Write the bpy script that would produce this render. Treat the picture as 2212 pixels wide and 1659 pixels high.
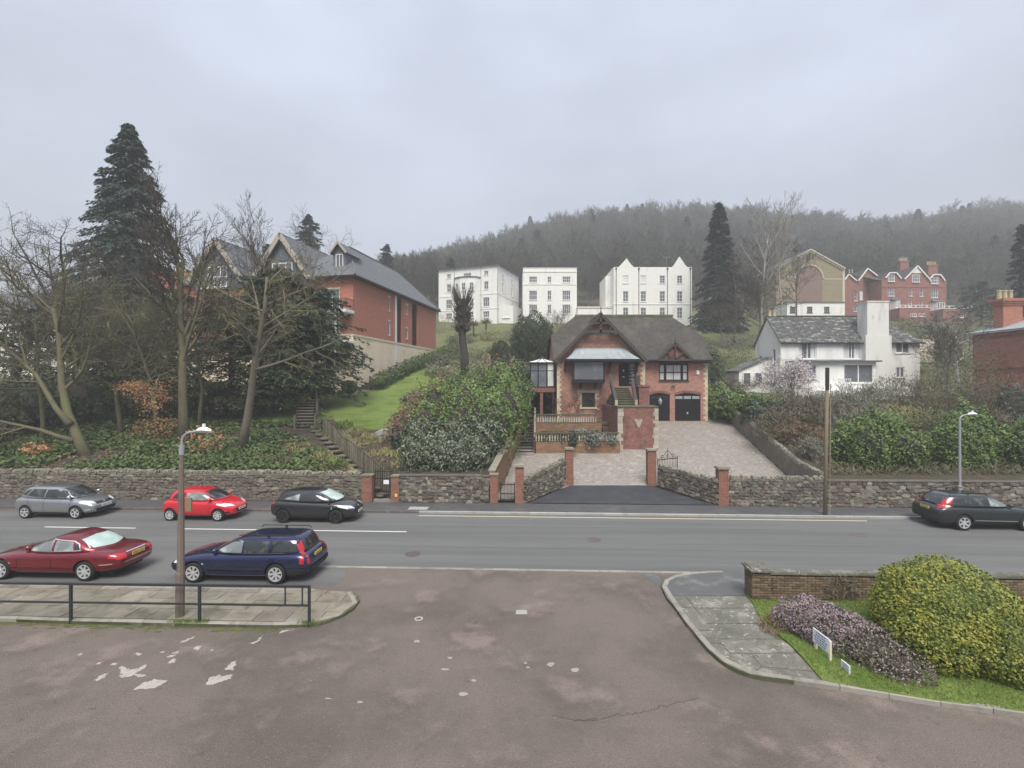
import bpy, bmesh, math, random
import numpy as np
from mathutils import Vector, Matrix, noise as mnoise
from mathutils.bvhtree import BVHTree
R = math.radians
for o in list(bpy.data.objects):
    bpy.data.objects.remove(o)
scene = bpy.context.scene
COL = scene.collection
rnd = random.Random(7)
nrs = np.random.RandomState(11)

# ------------------------------------------------------------ camera
CAMH = 6.5
FOC = 1050.0            # focal length in units of a 2212 wide picture
cam_d = bpy.data.cameras.new('camera')
cam_d.sensor_width = 36.0
cam_d.lens = 36.0 * FOC / 2212.0
cam_d.clip_start = 0.1
cam_d.clip_end = 6000
cam = bpy.data.objects.new('camera', cam_d)
COL.objects.link(cam)
cam.location = (0, 0, CAMH)
cam.rotation_euler = (R(90), 0, 0)
scene.camera = cam

# ------------------------------------------------------------ overcast sky
SUN_EL, SUN_AZ = 56.0, 176.0      # azimuth clockwise from +Y
world = bpy.data.worlds.new('World')
scene.world = world
world.use_nodes = True
nt = world.node_tree
nt.nodes.clear()
def wn(t, **k):
    n = nt.nodes.new(t)
    for a, b in k.items():
        setattr(n, a, b)
    return n
wout = wn('ShaderNodeOutputWorld')
sky = wn('ShaderNodeTexSky', sky_type='NISHITA', sun_disc=False)
sky.sun_elevation = R(SUN_EL)
sky.sun_rotation = R(SUN_AZ)
sky.air_density = 2.0
sky.dust_density = 6.0
bg1 = wn('ShaderNodeBackground')
bg1.inputs['Strength'].default_value = 0.05
nt.links.new(sky.outputs[0], bg1.inputs['Color'])
tc = wn('ShaderNodeTexCoord')
sep = wn('ShaderNodeSeparateXYZ')
nt.links.new(tc.outputs['Generated'], sep.inputs[0])
mz = wn('ShaderNodeMath', operation='MAXIMUM'); mz.inputs[1].default_value = 0.0
nt.links.new(sep.outputs['Z'], mz.inputs[0])
# overcast luminance: (1 + k sin e) / (1 + k)
ml = wn('ShaderNodeMath', operation='MULTIPLY_ADD')
ml.inputs[1].default_value = 0.72; ml.inputs[2].default_value = 0.355
nt.links.new(mz.outputs[0], ml.inputs[0])
mp = wn('ShaderNodeMapping'); mp.inputs['Scale'].default_value = (1.0, 1.0, 2.2)
nt.links.new(tc.outputs['Generated'], mp.inputs[0])
nz = wn('ShaderNodeTexNoise'); nz.inputs['Scale'].default_value = 1.7
nz.inputs['Detail'].default_value = 5; nz.inputs['Roughness'].default_value = 0.5
nt.links.new(mp.outputs[0], nz.inputs['Vector'])
cl = wn('ShaderNodeMapRange')
cl.inputs['From Min'].default_value = 0.3; cl.inputs['From Max'].default_value = 0.7
cl.inputs['To Min'].default_value = 0.75; cl.inputs['To Max'].default_value = 1.17
nt.links.new(nz.outputs['Fac'], cl.inputs['Value'])
mm = wn('ShaderNodeMath', operation='MULTIPLY')
nt.links.new(ml.outputs[0], mm.inputs[0]); nt.links.new(cl.outputs[0], mm.inputs[1])
colr = wn('ShaderNodeRGB'); colr.outputs[0].default_value = (0.83, 0.92, 1.12, 1)
vm = wn('ShaderNodeVectorMath', operation='SCALE')
nt.links.new(colr.outputs[0], vm.inputs[0]); nt.links.new(mm.outputs[0], vm.inputs['Scale'])
bg2 = wn('ShaderNodeBackground'); bg2.inputs['Strength'].default_value = 0.355
nt.links.new(vm.outputs[0], bg2.inputs['Color'])
mxs = wn('ShaderNodeMixShader'); mxs.inputs[0].default_value = 0.93
nt.links.new(bg1.outputs[0], mxs.inputs[1]); nt.links.new(bg2.outputs[0], mxs.inputs[2])
nt.links.new(mxs.outputs[0], wout.inputs['Surface'])

sun_d = bpy.data.lights.new('sun', 'SUN')
sun_d.energy = 1.5
sun_d.angle = R(32)
sun_d.color = (1.0, 0.945, 0.87)
sun = bpy.data.objects.new('sun', sun_d)
COL.objects.link(sun)
_el, _az = R(SUN_EL), R(SUN_AZ)
sdir = Vector((math.sin(_az) * math.cos(_el), math.cos(_az) * math.cos(_el), math.sin(_el)))
sun.rotation_euler = sdir.to_track_quat('Z', 'Y').to_euler()
sun.location = (0, -20, 60)

vs = scene.view_settings
vs.view_transform = 'Standard'
vs.look = 'None'
vs.gamma = 1.0
vs.exposure = 1.62
vs.use_curve_mapping = False
scene.cycles.max_bounces = 6
scene.cycles.diffuse_bounces = 3
scene.cycles.glossy_bounces = 3
scene.cycles.transmission_bounces = 4
scene.cycles.transparent_max_bounces = 6
scene.cycles.volume_bounces = 1
scene.cycles.use_adaptive_sampling = True
scene.cycles.adaptive_threshold = 0.015

# ------------------------------------------------------------ geometry helpers
def at(px, py, D):
    """point seen at picture position px,py (2212 wide) standing D metres away"""
    return Vector(((px - 1106) * D / FOC, D, CAMH - (py - 829.5) * D / FOC))
def gnd(px, py, z=0.0):
    return at(px, py, (CAMH - z) * FOC / (py - 829.5))
YAW = R(2.5)
SU = Vector((math.cos(YAW), -math.sin(YAW), 0))
SV = Vector((math.sin(YAW), math.cos(YAW), 0))
def st(s, t, z=0.0):
    """street frame: s along the street, t across it"""
    return SU * s + SV * t + Vector((0, 0, z))
def to_st(x, y):
    return (x * SU.x + y * SU.y, x * SV.x + y * SV.y)
def lerp(a, b, k):
    return a + (b - a) * k
def interp(x, pts):
    if x <= pts[0][0]:
        return pts[0][1]
    for (a, va), (b, vb) in zip(pts, pts[1:]):
        if x <= b:
            return va + (vb - va) * (x - a) / (b - a)
    return pts[-1][1]
def smooth01(k):
    k = max(0.0, min(1.0, k))
    return k * k * (3 - 2 * k)

ROOTM = {}
def tag(o, label=None, cat=None, group=None, kind=None):
    if label: o['label'] = label
    if cat: o['category'] = cat
    if group: o['group'] = group
    if kind: o['kind'] = kind
    return o
def thing(name, label, cat, loc, rz=0.0, group=None, kind=None):
    e = bpy.data.objects.new(name, None)
    e.empty_display_size = 0.3
    COL.objects.link(e)
    e.location = loc
    e.rotation_euler = (0, 0, rz)
    ROOTM[e.name] = Matrix.Translation(Vector(loc)) @ Matrix.Rotation(rz, 4, 'Z')
    return tag(e, label, cat, group, kind)
def world_m(o):
    m = ROOTM.get(o.name)
    return m if m is not None else Matrix.Identity(4)
def link_obj(name, me, mat, parent=None):
    if mat is not None and len(me.materials) == 0:
        me.materials.append(mat)
    o = bpy.data.objects.new(name, me)
    COL.objects.link(o)
    if parent is not None:
        o.parent = parent
        ROOTM[o.name] = world_m(parent)
    return o

class MB:
    """collects world-space geometry (through the frame T) and links it as one mesh object"""
    def __init__(s, T=None):
        s.v = []; s.f = []; s.T = T
    def add(s, vs, fs):
        b = len(s.v)
        if s.T is not None:
            vs = [s.T @ Vector(p) for p in vs]
        s.v.extend([tuple(p) for p in vs])
        s.f.extend([tuple(i + b for i in f) for f in fs])
    def box(s, x0, x1, y0, y1, z0, z1):
        s.add([(x0,y0,z0),(x1,y0,z0),(x1,y1,z0),(x0,y1,z0),(x0,y0,z1),(x1,y0,z1),(x1,y1,z1),(x0,y1,z1)],
              [(0,3,2,1),(4,5,6,7),(0,1,5,4),(1,2,6,5),(2,3,7,6),(3,0,4,7)])
    def obox(s, c, size, rz=0.0, M=None):
        hx, hy, hz = size[0]/2, size[1]/2, size[2]/2
        m = Matrix.Translation(Vector(c)) @ (M if M is not None else Matrix.Rotation(rz, 4, 'Z'))
        vs = [m @ Vector((x,y,z)) for z in (-hz,hz) for (x,y) in ((-hx,-hy),(hx,-hy),(hx,hy),(-hx,hy))]
        s.add(vs, [(0,3,2,1),(4,5,6,7),(0,1,5,4),(1,2,6,5),(2,3,7,6),(3,0,4,7)])
    def bar(s, a, b, w, h, up=(0,0,1)):
        """rectangular bar from a to b, w across, h along up"""
        a = Vector(a); b = Vector(b); d = (b - a)
        L = d.length
        if L < 1e-6: return
        d /= L
        u = Vector(up)
        side = d.cross(u)
        if side.length < 1e-4:
            side = d.cross(Vector((1,0,0)))
        side.normalize(); u = side.cross(d).normalized()
        vs = []
        for p in (a, b):
            for i, j in ((-1,-1),(1,-1),(1,1),(-1,1)):
                vs.append(p + side * (i*w/2) + u * (j*h/2))
        s.add(vs, [(0,1,2,3),(7,6,5,4),(0,4,5,1),(1,5,6,2),(2,6,7,3),(3,7,4,0)])
    def prism(s, pts, vec):
        n = len(pts); vec = Vector(vec)
        vs = [Vector(p) for p in pts] + [Vector(p) + vec for p in pts]
        s.add(vs, [tuple(range(n))[::-1], tuple(range(n, 2*n))] + [(i, (i+1) % n, (i+1) % n + n, i+n) for i in range(n)])
    def poly(s, pts):
        s.add(pts, [tuple(range(len(pts)))])
    def tube(s, pts, rads, n=6, cap=True):
        pts = [Vector(p) for p in pts]
        if not hasattr(rads, '__len__'): rads = [rads] * len(pts)
        vs = []; fs = []
        ref = Vector((0.31, 0.95, 0.05))
        for i, p in enumerate(pts):
            d = (pts[min(i+1, len(pts)-1)] - pts[max(i-1, 0)])
            if d.length < 1e-9: d = Vector((0,0,1))
            d.normalize()
            a = d.cross(ref)
            if a.length < 0.1: a = d.cross(Vector((1,0,0)))
            a.normalize(); b = d.cross(a)
            for k in range(n):
                t = 2*math.pi*k/n
                vs.append(p + a*(math.cos(t)*rads[i]) + b*(math.sin(t)*rads[i]))
        for i in range(len(pts)-1):
            for k in range(n):
                k2 = (k+1) % n
                fs.append((i*n+k, i*n+k2, (i+1)*n+k2, (i+1)*n+k))
        if cap:
            fs.append(tuple(range(n))[::-1]); fs.append(tuple(range((len(pts)-1)*n, len(pts)*n)))
        s.add(vs, fs)
    def lathe(s, prof, c, n=16, axis='Z', cap=True):
        vs = []; fs = []
        c = Vector(c)
        for (r, z) in prof:
            for k in range(n):
                t = 2*math.pi*k/n
                if axis == 'Z': q = Vector((r*math.cos(t), r*math.sin(t), z))
                elif axis == 'Y': q = Vector((r*math.cos(t), z, r*math.sin(t)))
                else: q = Vector((z, r*math.cos(t), r*math.sin(t)))
                vs.append(c + q)
        m = len(prof)
        for i in range(m-1):
            for k in range(n):
                k2 = (k+1) % n
                fs.append((i*n+k, i*n+k2, (i+1)*n+k2, (i+1)*n+k))
        if cap: fs.append(tuple(range(n))[::-1]); fs.append(tuple(range((m-1)*n, m*n)))
        s.add(vs, fs)
    def mesh(s, name, inv=None, smooth=False):
        me = bpy.data.meshes.new(name)
        v = s.v
        if inv is not None:
            v = [tuple(inv @ Vector(p)) for p in v]
        me.from_pydata(v, [], s.f)
        if smooth:
            me.polygons.foreach_set('use_smooth', [True]*len(me.polygons))
        me.update()
        return me
    def build(s, name, mat, parent=None, smooth=False, fix=True):
        inv = world_m(parent).inverted() if parent is not None else None
        me = s.mesh(name, inv, smooth)
        if fix:
            bm = bmesh.new(); bm.from_mesh(me)
            bmesh.ops.recalc_face_normals(bm, faces=bm.faces)
            bm.to_mesh(me); bm.free()
        return link_obj(name, me, mat, parent)

def np_mesh(name, V, F, smooth=False):
    """V (n,3) float, F (m,k) int -> mesh"""
    me = bpy.data.meshes.new(name)
    V = np.asarray(V, dtype=np.float32); F = np.asarray(F, dtype=np.int32)
    m, k = F.shape
    me.vertices.add(len(V)); me.vertices.foreach_set('co', V.ravel())
    me.loops.add(m*k); me.loops.foreach_set('vertex_index', F.ravel())
    me.polygons.add(m)
    me.polygons.foreach_set('loop_start', np.arange(0, m*k, k, dtype=np.int32))
    if smooth:
        me.polygons.foreach_set('use_smooth', np.ones(m, dtype=bool))
    me.update(calc_edges=True)
    return me
def np_obj(name, V, F, mat, parent=None, smooth=False):
    V = np.asarray(V, dtype=np.float64)
    if parent is not None:
        inv = np.array(world_m(parent).inverted())
        V = V @ inv[:3,:3].T + inv[:3,3]
    return link_obj(name, np_mesh(name, V, F, smooth), mat, parent)

# ------------------------------------------------------------ procedural materials
def mat(name, col, rough=0.85, var=(), bump=None, spec=0.3, metal=0.0, rand=0.0, island=None, coat=0.0, space='Object', brick=None, alpha=None):
    """var: list of (colour, scale, lo, hi, detail[, stretch]) noise layers mixed over col;
    brick: (w, h, mortar colour, mortar, variation) drawn on the face's own plane; island: second colour picked at random per leaf"""
    m = bpy.data.materials.new(name)
    m.use_nodes = True
    t = m.node_tree; N = t.nodes; L = t.links
    N.clear()
    out = N.new('ShaderNodeOutputMaterial')
    b = N.new('ShaderNodeBsdfPrincipled')
    L.new(b.outputs[0], out.inputs[0])
    b.inputs['Roughness'].default_value = rough
    b.inputs['Metallic'].default_value = metal
    b.inputs['Specular IOR Level'].default_value = spec
    if coat:
        b.inputs['Coat Weight'].default_value = coat
        b.inputs['Coat Roughness'].default_value = 0.05
    tcn = N.new('ShaderNodeTexCoord')
    if space == 'World':
        g = N.new('ShaderNodeNewGeometry'); vec = g.outputs['Position']
    else:
        vec = tcn.outputs['Object']
    rgb = N.new('ShaderNodeRGB'); rgb.outputs[0].default_value = (*col, 1)
    cur = rgb.outputs[0]
    hts = []
    if brick:
        bw, bh, mcol, mt, vr = brick
        sn = N.new('ShaderNodeSeparateXYZ'); L.new(tcn.outputs['Normal'], sn.inputs[0])
        ax = N.new('ShaderNodeMath'); ax.operation = 'ABSOLUTE'; L.new(sn.outputs[0], ax.inputs[0])
        ay = N.new('ShaderNodeMath'); ay.operation = 'ABSOLUTE'; L.new(sn.outputs[1], ay.inputs[0])
        gt = N.new('ShaderNodeMath'); gt.operation = 'GREATER_THAN'; L.new(ax.outputs[0], gt.inputs[0]); L.new(ay.outputs[0], gt.inputs[1])
        sp = N.new('ShaderNodeSeparateXYZ'); L.new(vec, sp.inputs[0])
        mx = N.new('ShaderNodeMix'); L.new(gt.outputs[0], mx.inputs[0]); L.new(sp.outputs[0], mx.inputs[2]); L.new(sp.outputs[1], mx.inputs[3])
        cb = N.new('ShaderNodeCombineXYZ'); L.new(mx.outputs[0], cb.inputs[0]); L.new(sp.outputs[2], cb.inputs[1])
        bt = N.new('ShaderNodeTexBrick')
        bt.inputs['Scale'].default_value = 1.0
        bt.inputs['Brick Width'].default_value = bw; bt.inputs['Row Height'].default_value = bh
        bt.inputs['Mortar Size'].default_value = mt
        bt.inputs['Color1'].default_value = (*[c*(1-vr) for c in col], 1)
        bt.inputs['Color2'].default_value = (*[min(1, c*(1+vr)) for c in col], 1)
        bt.inputs['Mortar'].default_value = (*mcol, 1)
        L.new(cb.outputs[0], bt.inputs['Vector'])
        cur = bt.outputs['Color']
        iv = N.new('ShaderNodeMath'); iv.operation = 'SUBTRACT'; iv.inputs[0].default_value = 1.0; L.new(bt.outputs['Fac'], iv.inputs[1])
        hts.append((iv.outputs[0], 0.6, 0.012))
    for v in var:
        c2, sc, lo, hi, det = v[:5]
        n = N.new('ShaderNodeTexNoise')
        n.inputs['Scale'].default_value = sc; n.inputs['Detail'].default_value = det
        n.inputs['Roughness'].default_value = 0.6
        if len(v) > 5:
            mpn = N.new('ShaderNodeMapping'); mpn.inputs['Scale'].default_value = v[5]
            L.new(vec, mpn.inputs[0]); L.new(mpn.outputs[0], n.inputs['Vector'])
        else:
            L.new(vec, n.inputs['Vector'])
        mr = N.new('ShaderNodeMapRange'); mr.interpolation_type = 'SMOOTHSTEP'
        mr.inputs['From Min'].default_value = lo; mr.inputs['From Max'].default_value = hi
        L.new(n.outputs['Fac'], mr.inputs['Value'])
        mix = N.new('ShaderNodeMix'); mix.data_type = 'RGBA'
        L.new(mr.outputs[0], mix.inputs[0]); L.new(cur, mix.inputs[6]); mix.inputs[7].default_value = (*c2, 1)
        cur = mix.outputs[2]
    if island:
        g2 = N.new('ShaderNodeNewGeometry')
        mix = N.new('ShaderNodeMix'); mix.data_type = 'RGBA'
        cr = N.new('ShaderNodeMapRange')
        cr.inputs['From Min'].default_value = island[1] if len(island) > 1 else 0.0
        L.new(g2.outputs['Random Per Island'], cr.inputs['Value'])
        L.new(cr.outputs[0], mix.inputs[0]); L.new(cur, mix.inputs[6]); mix.inputs[7].default_value = (*island[0], 1)
        cur = mix.outputs[2]
    if rand:
        oi = N.new('ShaderNodeObjectInfo')
        mr = N.new('ShaderNodeMapRange'); mr.inputs['To Min'].default_value = 1-rand; mr.inputs['To Max'].default_value = 1+rand
        L.new(oi.outputs['Random'], mr.inputs['Value'])
        hs = N.new('ShaderNodeHueSaturation'); L.new(cur, hs.inputs['Color']); L.new(mr.outputs[0], hs.inputs['Value'])
        cur = hs.outputs[0]
    L.new(cur, b.inputs['Base Color'])
    nrm = None
    if bump:
        sc, stg, dist = bump[:3]
        n = N.new('ShaderNodeTexNoise'); n.inputs['Scale'].default_value = sc; n.inputs['Detail'].default_value = 6
        L.new(vec, n.inputs['Vector'])
        hts.append((n.outputs['Fac'], stg, dist))
    for hsock, stg, dist in hts:
        bp = N.new('ShaderNodeBump'); bp.inputs['Strength'].default_value = stg; bp.inputs['Distance'].default_value = dist
        L.new(hsock, bp.inputs['Height'])
        if nrm is not None: L.new(nrm, bp.inputs['Normal'])
        nrm = bp.outputs[0]
    if nrm is not None:
        L.new(nrm, b.inputs['Normal'])
    return m

X = {}
def defm(key, *a, **k):
    X[key] = mat(key, *a, **k)
W_ = 'World'
defm('road_asphalt', (0.148,0.149,0.142), 0.75, [((0.112,0.114,0.110),1.0,0.35,0.7,4,(0.05,1.0,1)),((0.172,0.174,0.166),1.0,0.5,0.78,5,(0.03,1.9,1)),((0.12,0.122,0.122),2.2,0.56,0.75,6,(0.3,1,1)),((0.11,0.112,0.112),22,0.52,0.74,4),((0.24,0.24,0.235),45,0.60,0.74,3)], bump=(60,0.6,0.03))
defm('pink_tarmac', (0.170,0.140,0.117), 0.85, [((0.112,0.094,0.080),0.28,0.40,0.62,6),((0.24,0.19,0.162),0.55,0.52,0.70,7),((0.095,0.082,0.075),2.3,0.62,0.76,4),((0.140,0.116,0.100),1.7,0.55,0.8,6),((0.125,0.105,0.092),6,0.56,0.8,8),((0.25,0.21,0.185),16,0.58,0.74,5),((0.105,0.09,0.08),24,0.52,0.7,5),((0.32,0.28,0.25),55,0.60,0.74,2)], bump=(38,0.9,0.04), space=W_)
defm('dark_tarmac', (0.042,0.045,0.052), 0.7, [((0.062,0.066,0.075),1.4,0.4,0.75,5),((0.028,0.03,0.034),55,0.5,0.75,2)], bump=(85,0.4,0.02), space=W_)
defm('footway_tarmac', (0.085,0.084,0.084), 0.7, [((0.13,0.125,0.12),0.7,0.45,0.8,5),((0.055,0.052,0.052),2.2,0.5,0.8,5),((0.05,0.05,0.05),60,0.5,0.75,2)], bump=(85,0.4,0.02), space=W_)
defm('grey_tarmac', (0.105,0.107,0.104), 0.75, [((0.22,0.225,0.225),1.3,0.5,0.75,5),((0.10,0.10,0.105),55,0.5,0.75,2)], bump=(85,0.4,0.02), space=W_)
defm('paving_slab', (0.205,0.182,0.142), 0.85, [((0.125,0.112,0.082),2.3,0.45,0.70,7),((0.27,0.245,0.20),1.1,0.5,0.8,4),((0.13,0.14,0.07),4.0,0.62,0.8,6)], bump=(30,0.3,0.02), rand=0.18, space=W_)
defm('slab_joint', (0.09,0.09,0.055), 0.95, [((0.06,0.08,0.03),3,0.4,0.7,5)], space=W_)
defm('kerb_stone', (0.27,0.255,0.22), 0.85, [((0.17,0.16,0.13),3,0.45,0.75,6),((0.10,0.12,0.05),5,0.66,0.85,5)], bump=(25,0.3,0.02), rand=0.12, space=W_)
defm('pale_kerb', (0.34,0.34,0.32), 0.8, [((0.25,0.25,0.23),4,0.5,0.8,5)], rand=0.1, space=W_)
defm('dark_kerb', (0.11,0.09,0.085), 0.8, [((0.18,0.16,0.15),3,0.5,0.8,5)], rand=0.12, space=W_)
defm('lichen_concrete', (0.15,0.143,0.12), 0.9, [((0.28,0.27,0.235),1.8,0.48,0.68,7),((0.105,0.11,0.08),1.3,0.46,0.68,7),((0.46,0.45,0.41),8,0.60,0.68,6),((0.09,0.088,0.07),14,0.52,0.68,6)], bump=(40,0.5,0.02), rand=0.1, space=W_)
defm('road_paint', (0.60,0.60,0.56), 0.7, [((0.30,0.30,0.29),18,0.58,0.78,5)], space=W_)
defm('yellow_paint', (0.60,0.52,0.32), 0.7, [((0.32,0.30,0.24),14,0.55,0.78,5)], space=W_)
defm('worn_patch', (0.37,0.335,0.29), 0.85, [((0.26,0.225,0.195),9,0.48,0.72,6)], space=W_)
defm('faint_patch', (0.32,0.28,0.245), 0.85, [((0.27,0.225,0.20),9,0.42,0.7,5)], space=W_)
defm('moss', (0.075,0.085,0.025), 0.95, [((0.13,0.14,0.03),6,0.45,0.7,5)], bump=(40,0.6,0.02), space=W_)
defm('crack', (0.06,0.052,0.05), 0.95)
defm('block_paving', (0.238,0.222,0.196), 0.85, [((0.24,0.21,0.185),0.55,0.4,0.7,5),((0.38,0.34,0.29),1.2,0.5,0.8,5),((0.18,0.15,0.13),3.2,0.50,0.66,7,(1,2.2,1)),((0.44,0.40,0.34),5,0.54,0.68,6,(1,2.2,1))], bump=(20,0.5,0.03), space=W_)
defm('lawn', (0.150,0.205,0.048), 0.95, [((0.085,0.14,0.022),0.5,0.4,0.7,6),((0.175,0.225,0.05),1.4,0.48,0.75,6),((0.07,0.11,0.018),5,0.5,0.72,7,(1,2,1)),((0.20,0.24,0.07),11,0.56,0.74,5)], bump=(35,0.8,0.05), space=W_)
defm('rough_grass', (0.12,0.135,0.05), 0.95, [((0.17,0.165,0.085),0.4,0.45,0.7,5),((0.075,0.10,0.03),1.3,0.45,0.75,5),((0.16,0.14,0.075),5,0.5,0.75,5)], bump=(12,0.9,0.1), space=W_)
defm('hill_soil', (0.075,0.072,0.045), 0.95, [((0.10,0.085,0.06),0.2,0.4,0.7,5),((0.05,0.06,0.03),0.6,0.5,0.8,5)], bump=(3,0.8,0.2), space=W_)
defm('bank_soil', (0.062,0.050,0.034), 0.95, [((0.10,0.082,0.055),1.2,0.5,0.75,6),((0.035,0.045,0.018),0.8,0.5,0.75,5)], bump=(9,0.9,0.08), space=W_)
STONECOLS = [(0.20,0.175,0.14),(0.145,0.12,0.098),(0.27,0.245,0.20),(0.165,0.135,0.11),(0.15,0.142,0.125),(0.115,0.10,0.085)]
for i, c in enumerate(STONECOLS):
    defm('rubble_stone_%d' % i, c, 0.9, [(tuple(k*0.6 for k in c),5,0.45,0.75,6),(tuple(min(1,k*1.5) for k in c),9,0.58,0.8,5)], bump=(14,0.6,0.04), rand=0.22)
STONES = [X['rubble_stone_%d' % i] for i in range(6)]
defm('mortar', (0.115,0.098,0.082), 0.95, [((0.17,0.15,0.125),2.2,0.5,0.8,5),((0.07,0.06,0.05),6,0.5,0.8,5)], bump=(18,0.7,0.04), space=W_)
defm('coping_stone', (0.22,0.205,0.165), 0.9, [((0.115,0.125,0.055),3.5,0.5,0.7,5),((0.30,0.29,0.25),6,0.55,0.8,5)], bump=(14,0.6,0.04), rand=0.25)
defm('pier_brick', (0.38,0.165,0.108), 0.85, [((0.19,0.075,0.05),2.2,0.5,0.75,6),((0.36,0.22,0.15),5,0.6,0.8,5)], rand=0.15, brick=(0.225,0.075,(0.20,0.15,0.12),0.010,0.28), bump=(30,0.3,0.01))
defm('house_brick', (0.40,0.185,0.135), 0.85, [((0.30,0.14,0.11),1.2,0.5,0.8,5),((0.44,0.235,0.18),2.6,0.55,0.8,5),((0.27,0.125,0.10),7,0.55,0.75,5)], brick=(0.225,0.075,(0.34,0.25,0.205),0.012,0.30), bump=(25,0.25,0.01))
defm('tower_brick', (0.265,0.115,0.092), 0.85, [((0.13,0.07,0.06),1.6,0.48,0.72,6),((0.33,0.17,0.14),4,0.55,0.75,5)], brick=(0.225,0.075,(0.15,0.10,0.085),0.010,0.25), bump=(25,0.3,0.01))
defm('sandstone_brick', (0.27,0.155,0.088), 0.9, [((0.17,0.11,0.062),1.8,0.45,0.75,5),((0.17,0.15,0.075),1.0,0.55,0.8,5)], brick=(0.3,0.1,(0.17,0.12,0.085),0.012,0.28), bump=(20,0.4,0.02))
defm('apartment_brick', (0.50,0.195,0.138), 0.85, [((0.42,0.16,0.118),0.9,0.5,0.8,5)], brick=(0.225,0.075,(0.30,0.13,0.095),0.009,0.14))
defm('victorian_brick', (0.305,0.142,0.118), 0.85, [((0.165,0.066,0.058),0.6,0.5,0.8,5)], brick=(0.225,0.075,(0.21,0.10,0.085),0.009,0.2))
defm('orange_brick', (0.42,0.18,0.125), 0.85, [((0.26,0.095,0.07),0.8,0.5,0.8,5),((0.38,0.19,0.14),2.2,0.6,0.8,5)], brick=(0.225,0.075,(0.28,0.15,0.11),0.009,0.2))
defm('garden_brick', (0.155,0.112,0.072), 0.9, [((0.095,0.078,0.05),6,0.45,0.75,5),((0.20,0.16,0.11),14,0.55,0.8,4)], bump=(35,0.5,0.01), rand=0.35)
defm('garden_mortar', (0.085,0.075,0.05), 0.95, [((0.13,0.12,0.085),3,0.5,0.8,5)], space=W_)
defm('cream_render', (0.77,0.665,0.50), 0.85, [((0.62,0.53,0.40),0.5,0.45,0.8,5)], brick=(1.2,0.42,(0.60,0.51,0.385),0.006,0.03))
defm('white_render', (0.80,0.795,0.76), 0.85, [((0.60,0.59,0.55),0.7,0.5,0.8,6,(1,1,0.25)),((0.64,0.635,0.60),4,0.5,0.8,5)], bump=(20,0.15,0.01))
defm('stained_render', (0.70,0.695,0.66), 0.9, [((0.44,0.425,0.38),0.9,0.48,0.75,7,(1,1,0.22)),((0.36,0.345,0.31),2.6,0.60,0.8,6,(1,1,0.3)),((0.70,0.69,0.65),5,0.5,0.8,4)], bump=(18,0.3,0.02))
defm('pale_stone_brick', (0.30,0.255,0.165), 0.9, [((0.24,0.20,0.13),0.8,0.45,0.8,5)], brick=(0.3,0.12,(0.25,0.21,0.14),0.012,0.12))
defm('infill_brick', (0.25,0.175,0.14), 0.9, [((0.19,0.135,0.11),0.8,0.45,0.75,5)], brick=(0.25,0.09,(0.20,0.125,0.10),0.01,0.12))
defm('dressed_stone', (0.48,0.43,0.335), 0.85, [((0.38,0.33,0.25),4,0.5,0.8,5)], rand=0.12)
defm('quoin_stone', (0.55,0.475,0.335), 0.85, [((0.42,0.35,0.235),5,0.5,0.8,5)], rand=0.16, bump=(20,0.3,0.02))
defm('weathered_quoin', (0.44,0.395,0.32), 0.9, [((0.20,0.175,0.135),4,0.5,0.75,6)], rand=0.2, bump=(16,0.6,0.03))
defm('slate_roof', (0.135,0.142,0.150), 0.7, [((0.10,0.108,0.115),0.7,0.45,0.8,5),((0.17,0.18,0.185),1.8,0.55,0.8,5)], brick=(0.3,0.19,(0.085,0.09,0.095),0.010,0.12))
defm('old_slate', (0.095,0.098,0.094), 0.8, [((0.30,0.30,0.285),1.7,0.52,0.64,7,(1,1,2.2)),((0.075,0.082,0.072),1.1,0.5,0.75,6),((0.13,0.145,0.085),2.4,0.58,0.8,5)], brick=(0.34,0.20,(0.06,0.062,0.058),0.016,0.30), bump=(10,0.7,0.05))
defm('dark_tile_roof', (0.078,0.073,0.068), 0.9, [((0.115,0.102,0.085),0.6,0.45,0.75,6),((0.05,0.043,0.038),2.0,0.5,0.8,5),((0.085,0.095,0.032),0.9,0.60,0.78,6)], brick=(0.2,0.115,(0.04,0.034,0.03),0.012,0.20), bump=(14,0.5,0.03))
defm('ridge_moss_tile', (0.105,0.115,0.035), 0.95, [((0.075,0.065,0.05),2.5,0.45,0.7,5)], rand=0.2, bump=(14,0.6,0.03))
defm('lead_sheet', (0.30,0.345,0.355), 0.55, [((0.42,0.46,0.465),2.5,0.5,0.8,5),((0.21,0.25,0.26),1.2,0.5,0.8,5)], metal=0.0, spec=0.5)
defm('dark_timber', (0.062,0.054,0.050), 0.75, [((0.095,0.085,0.078),6,0.5,0.8,5)], bump=(30,0.2,0.01))
defm('black_paint', (0.017,0.017,0.019), 0.45, [((0.028,0.028,0.03),3,0.5,0.8,4)])
defm('black_iron', (0.020,0.020,0.022), 0.5, [((0.05,0.035,0.028),14,0.6,0.8,4)])
defm('rail_green', (0.028,0.034,0.036), 0.5, [((0.07,0.06,0.045),9,0.6,0.8,5)])
defm('galvanised', (0.36,0.38,0.385), 0.5, [((0.28,0.30,0.30),5,0.5,0.8,4)], metal=0.3)
defm('lamp_white', (0.72,0.74,0.75), 0.4)
defm('post_concrete', (0.170,0.138,0.115), 0.9, [((0.11,0.09,0.075),3,0.45,0.75,6,(1,1,0.25)),((0.23,0.20,0.165),7,0.55,0.8,5)], bump=(40,0.3,0.01))
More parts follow.
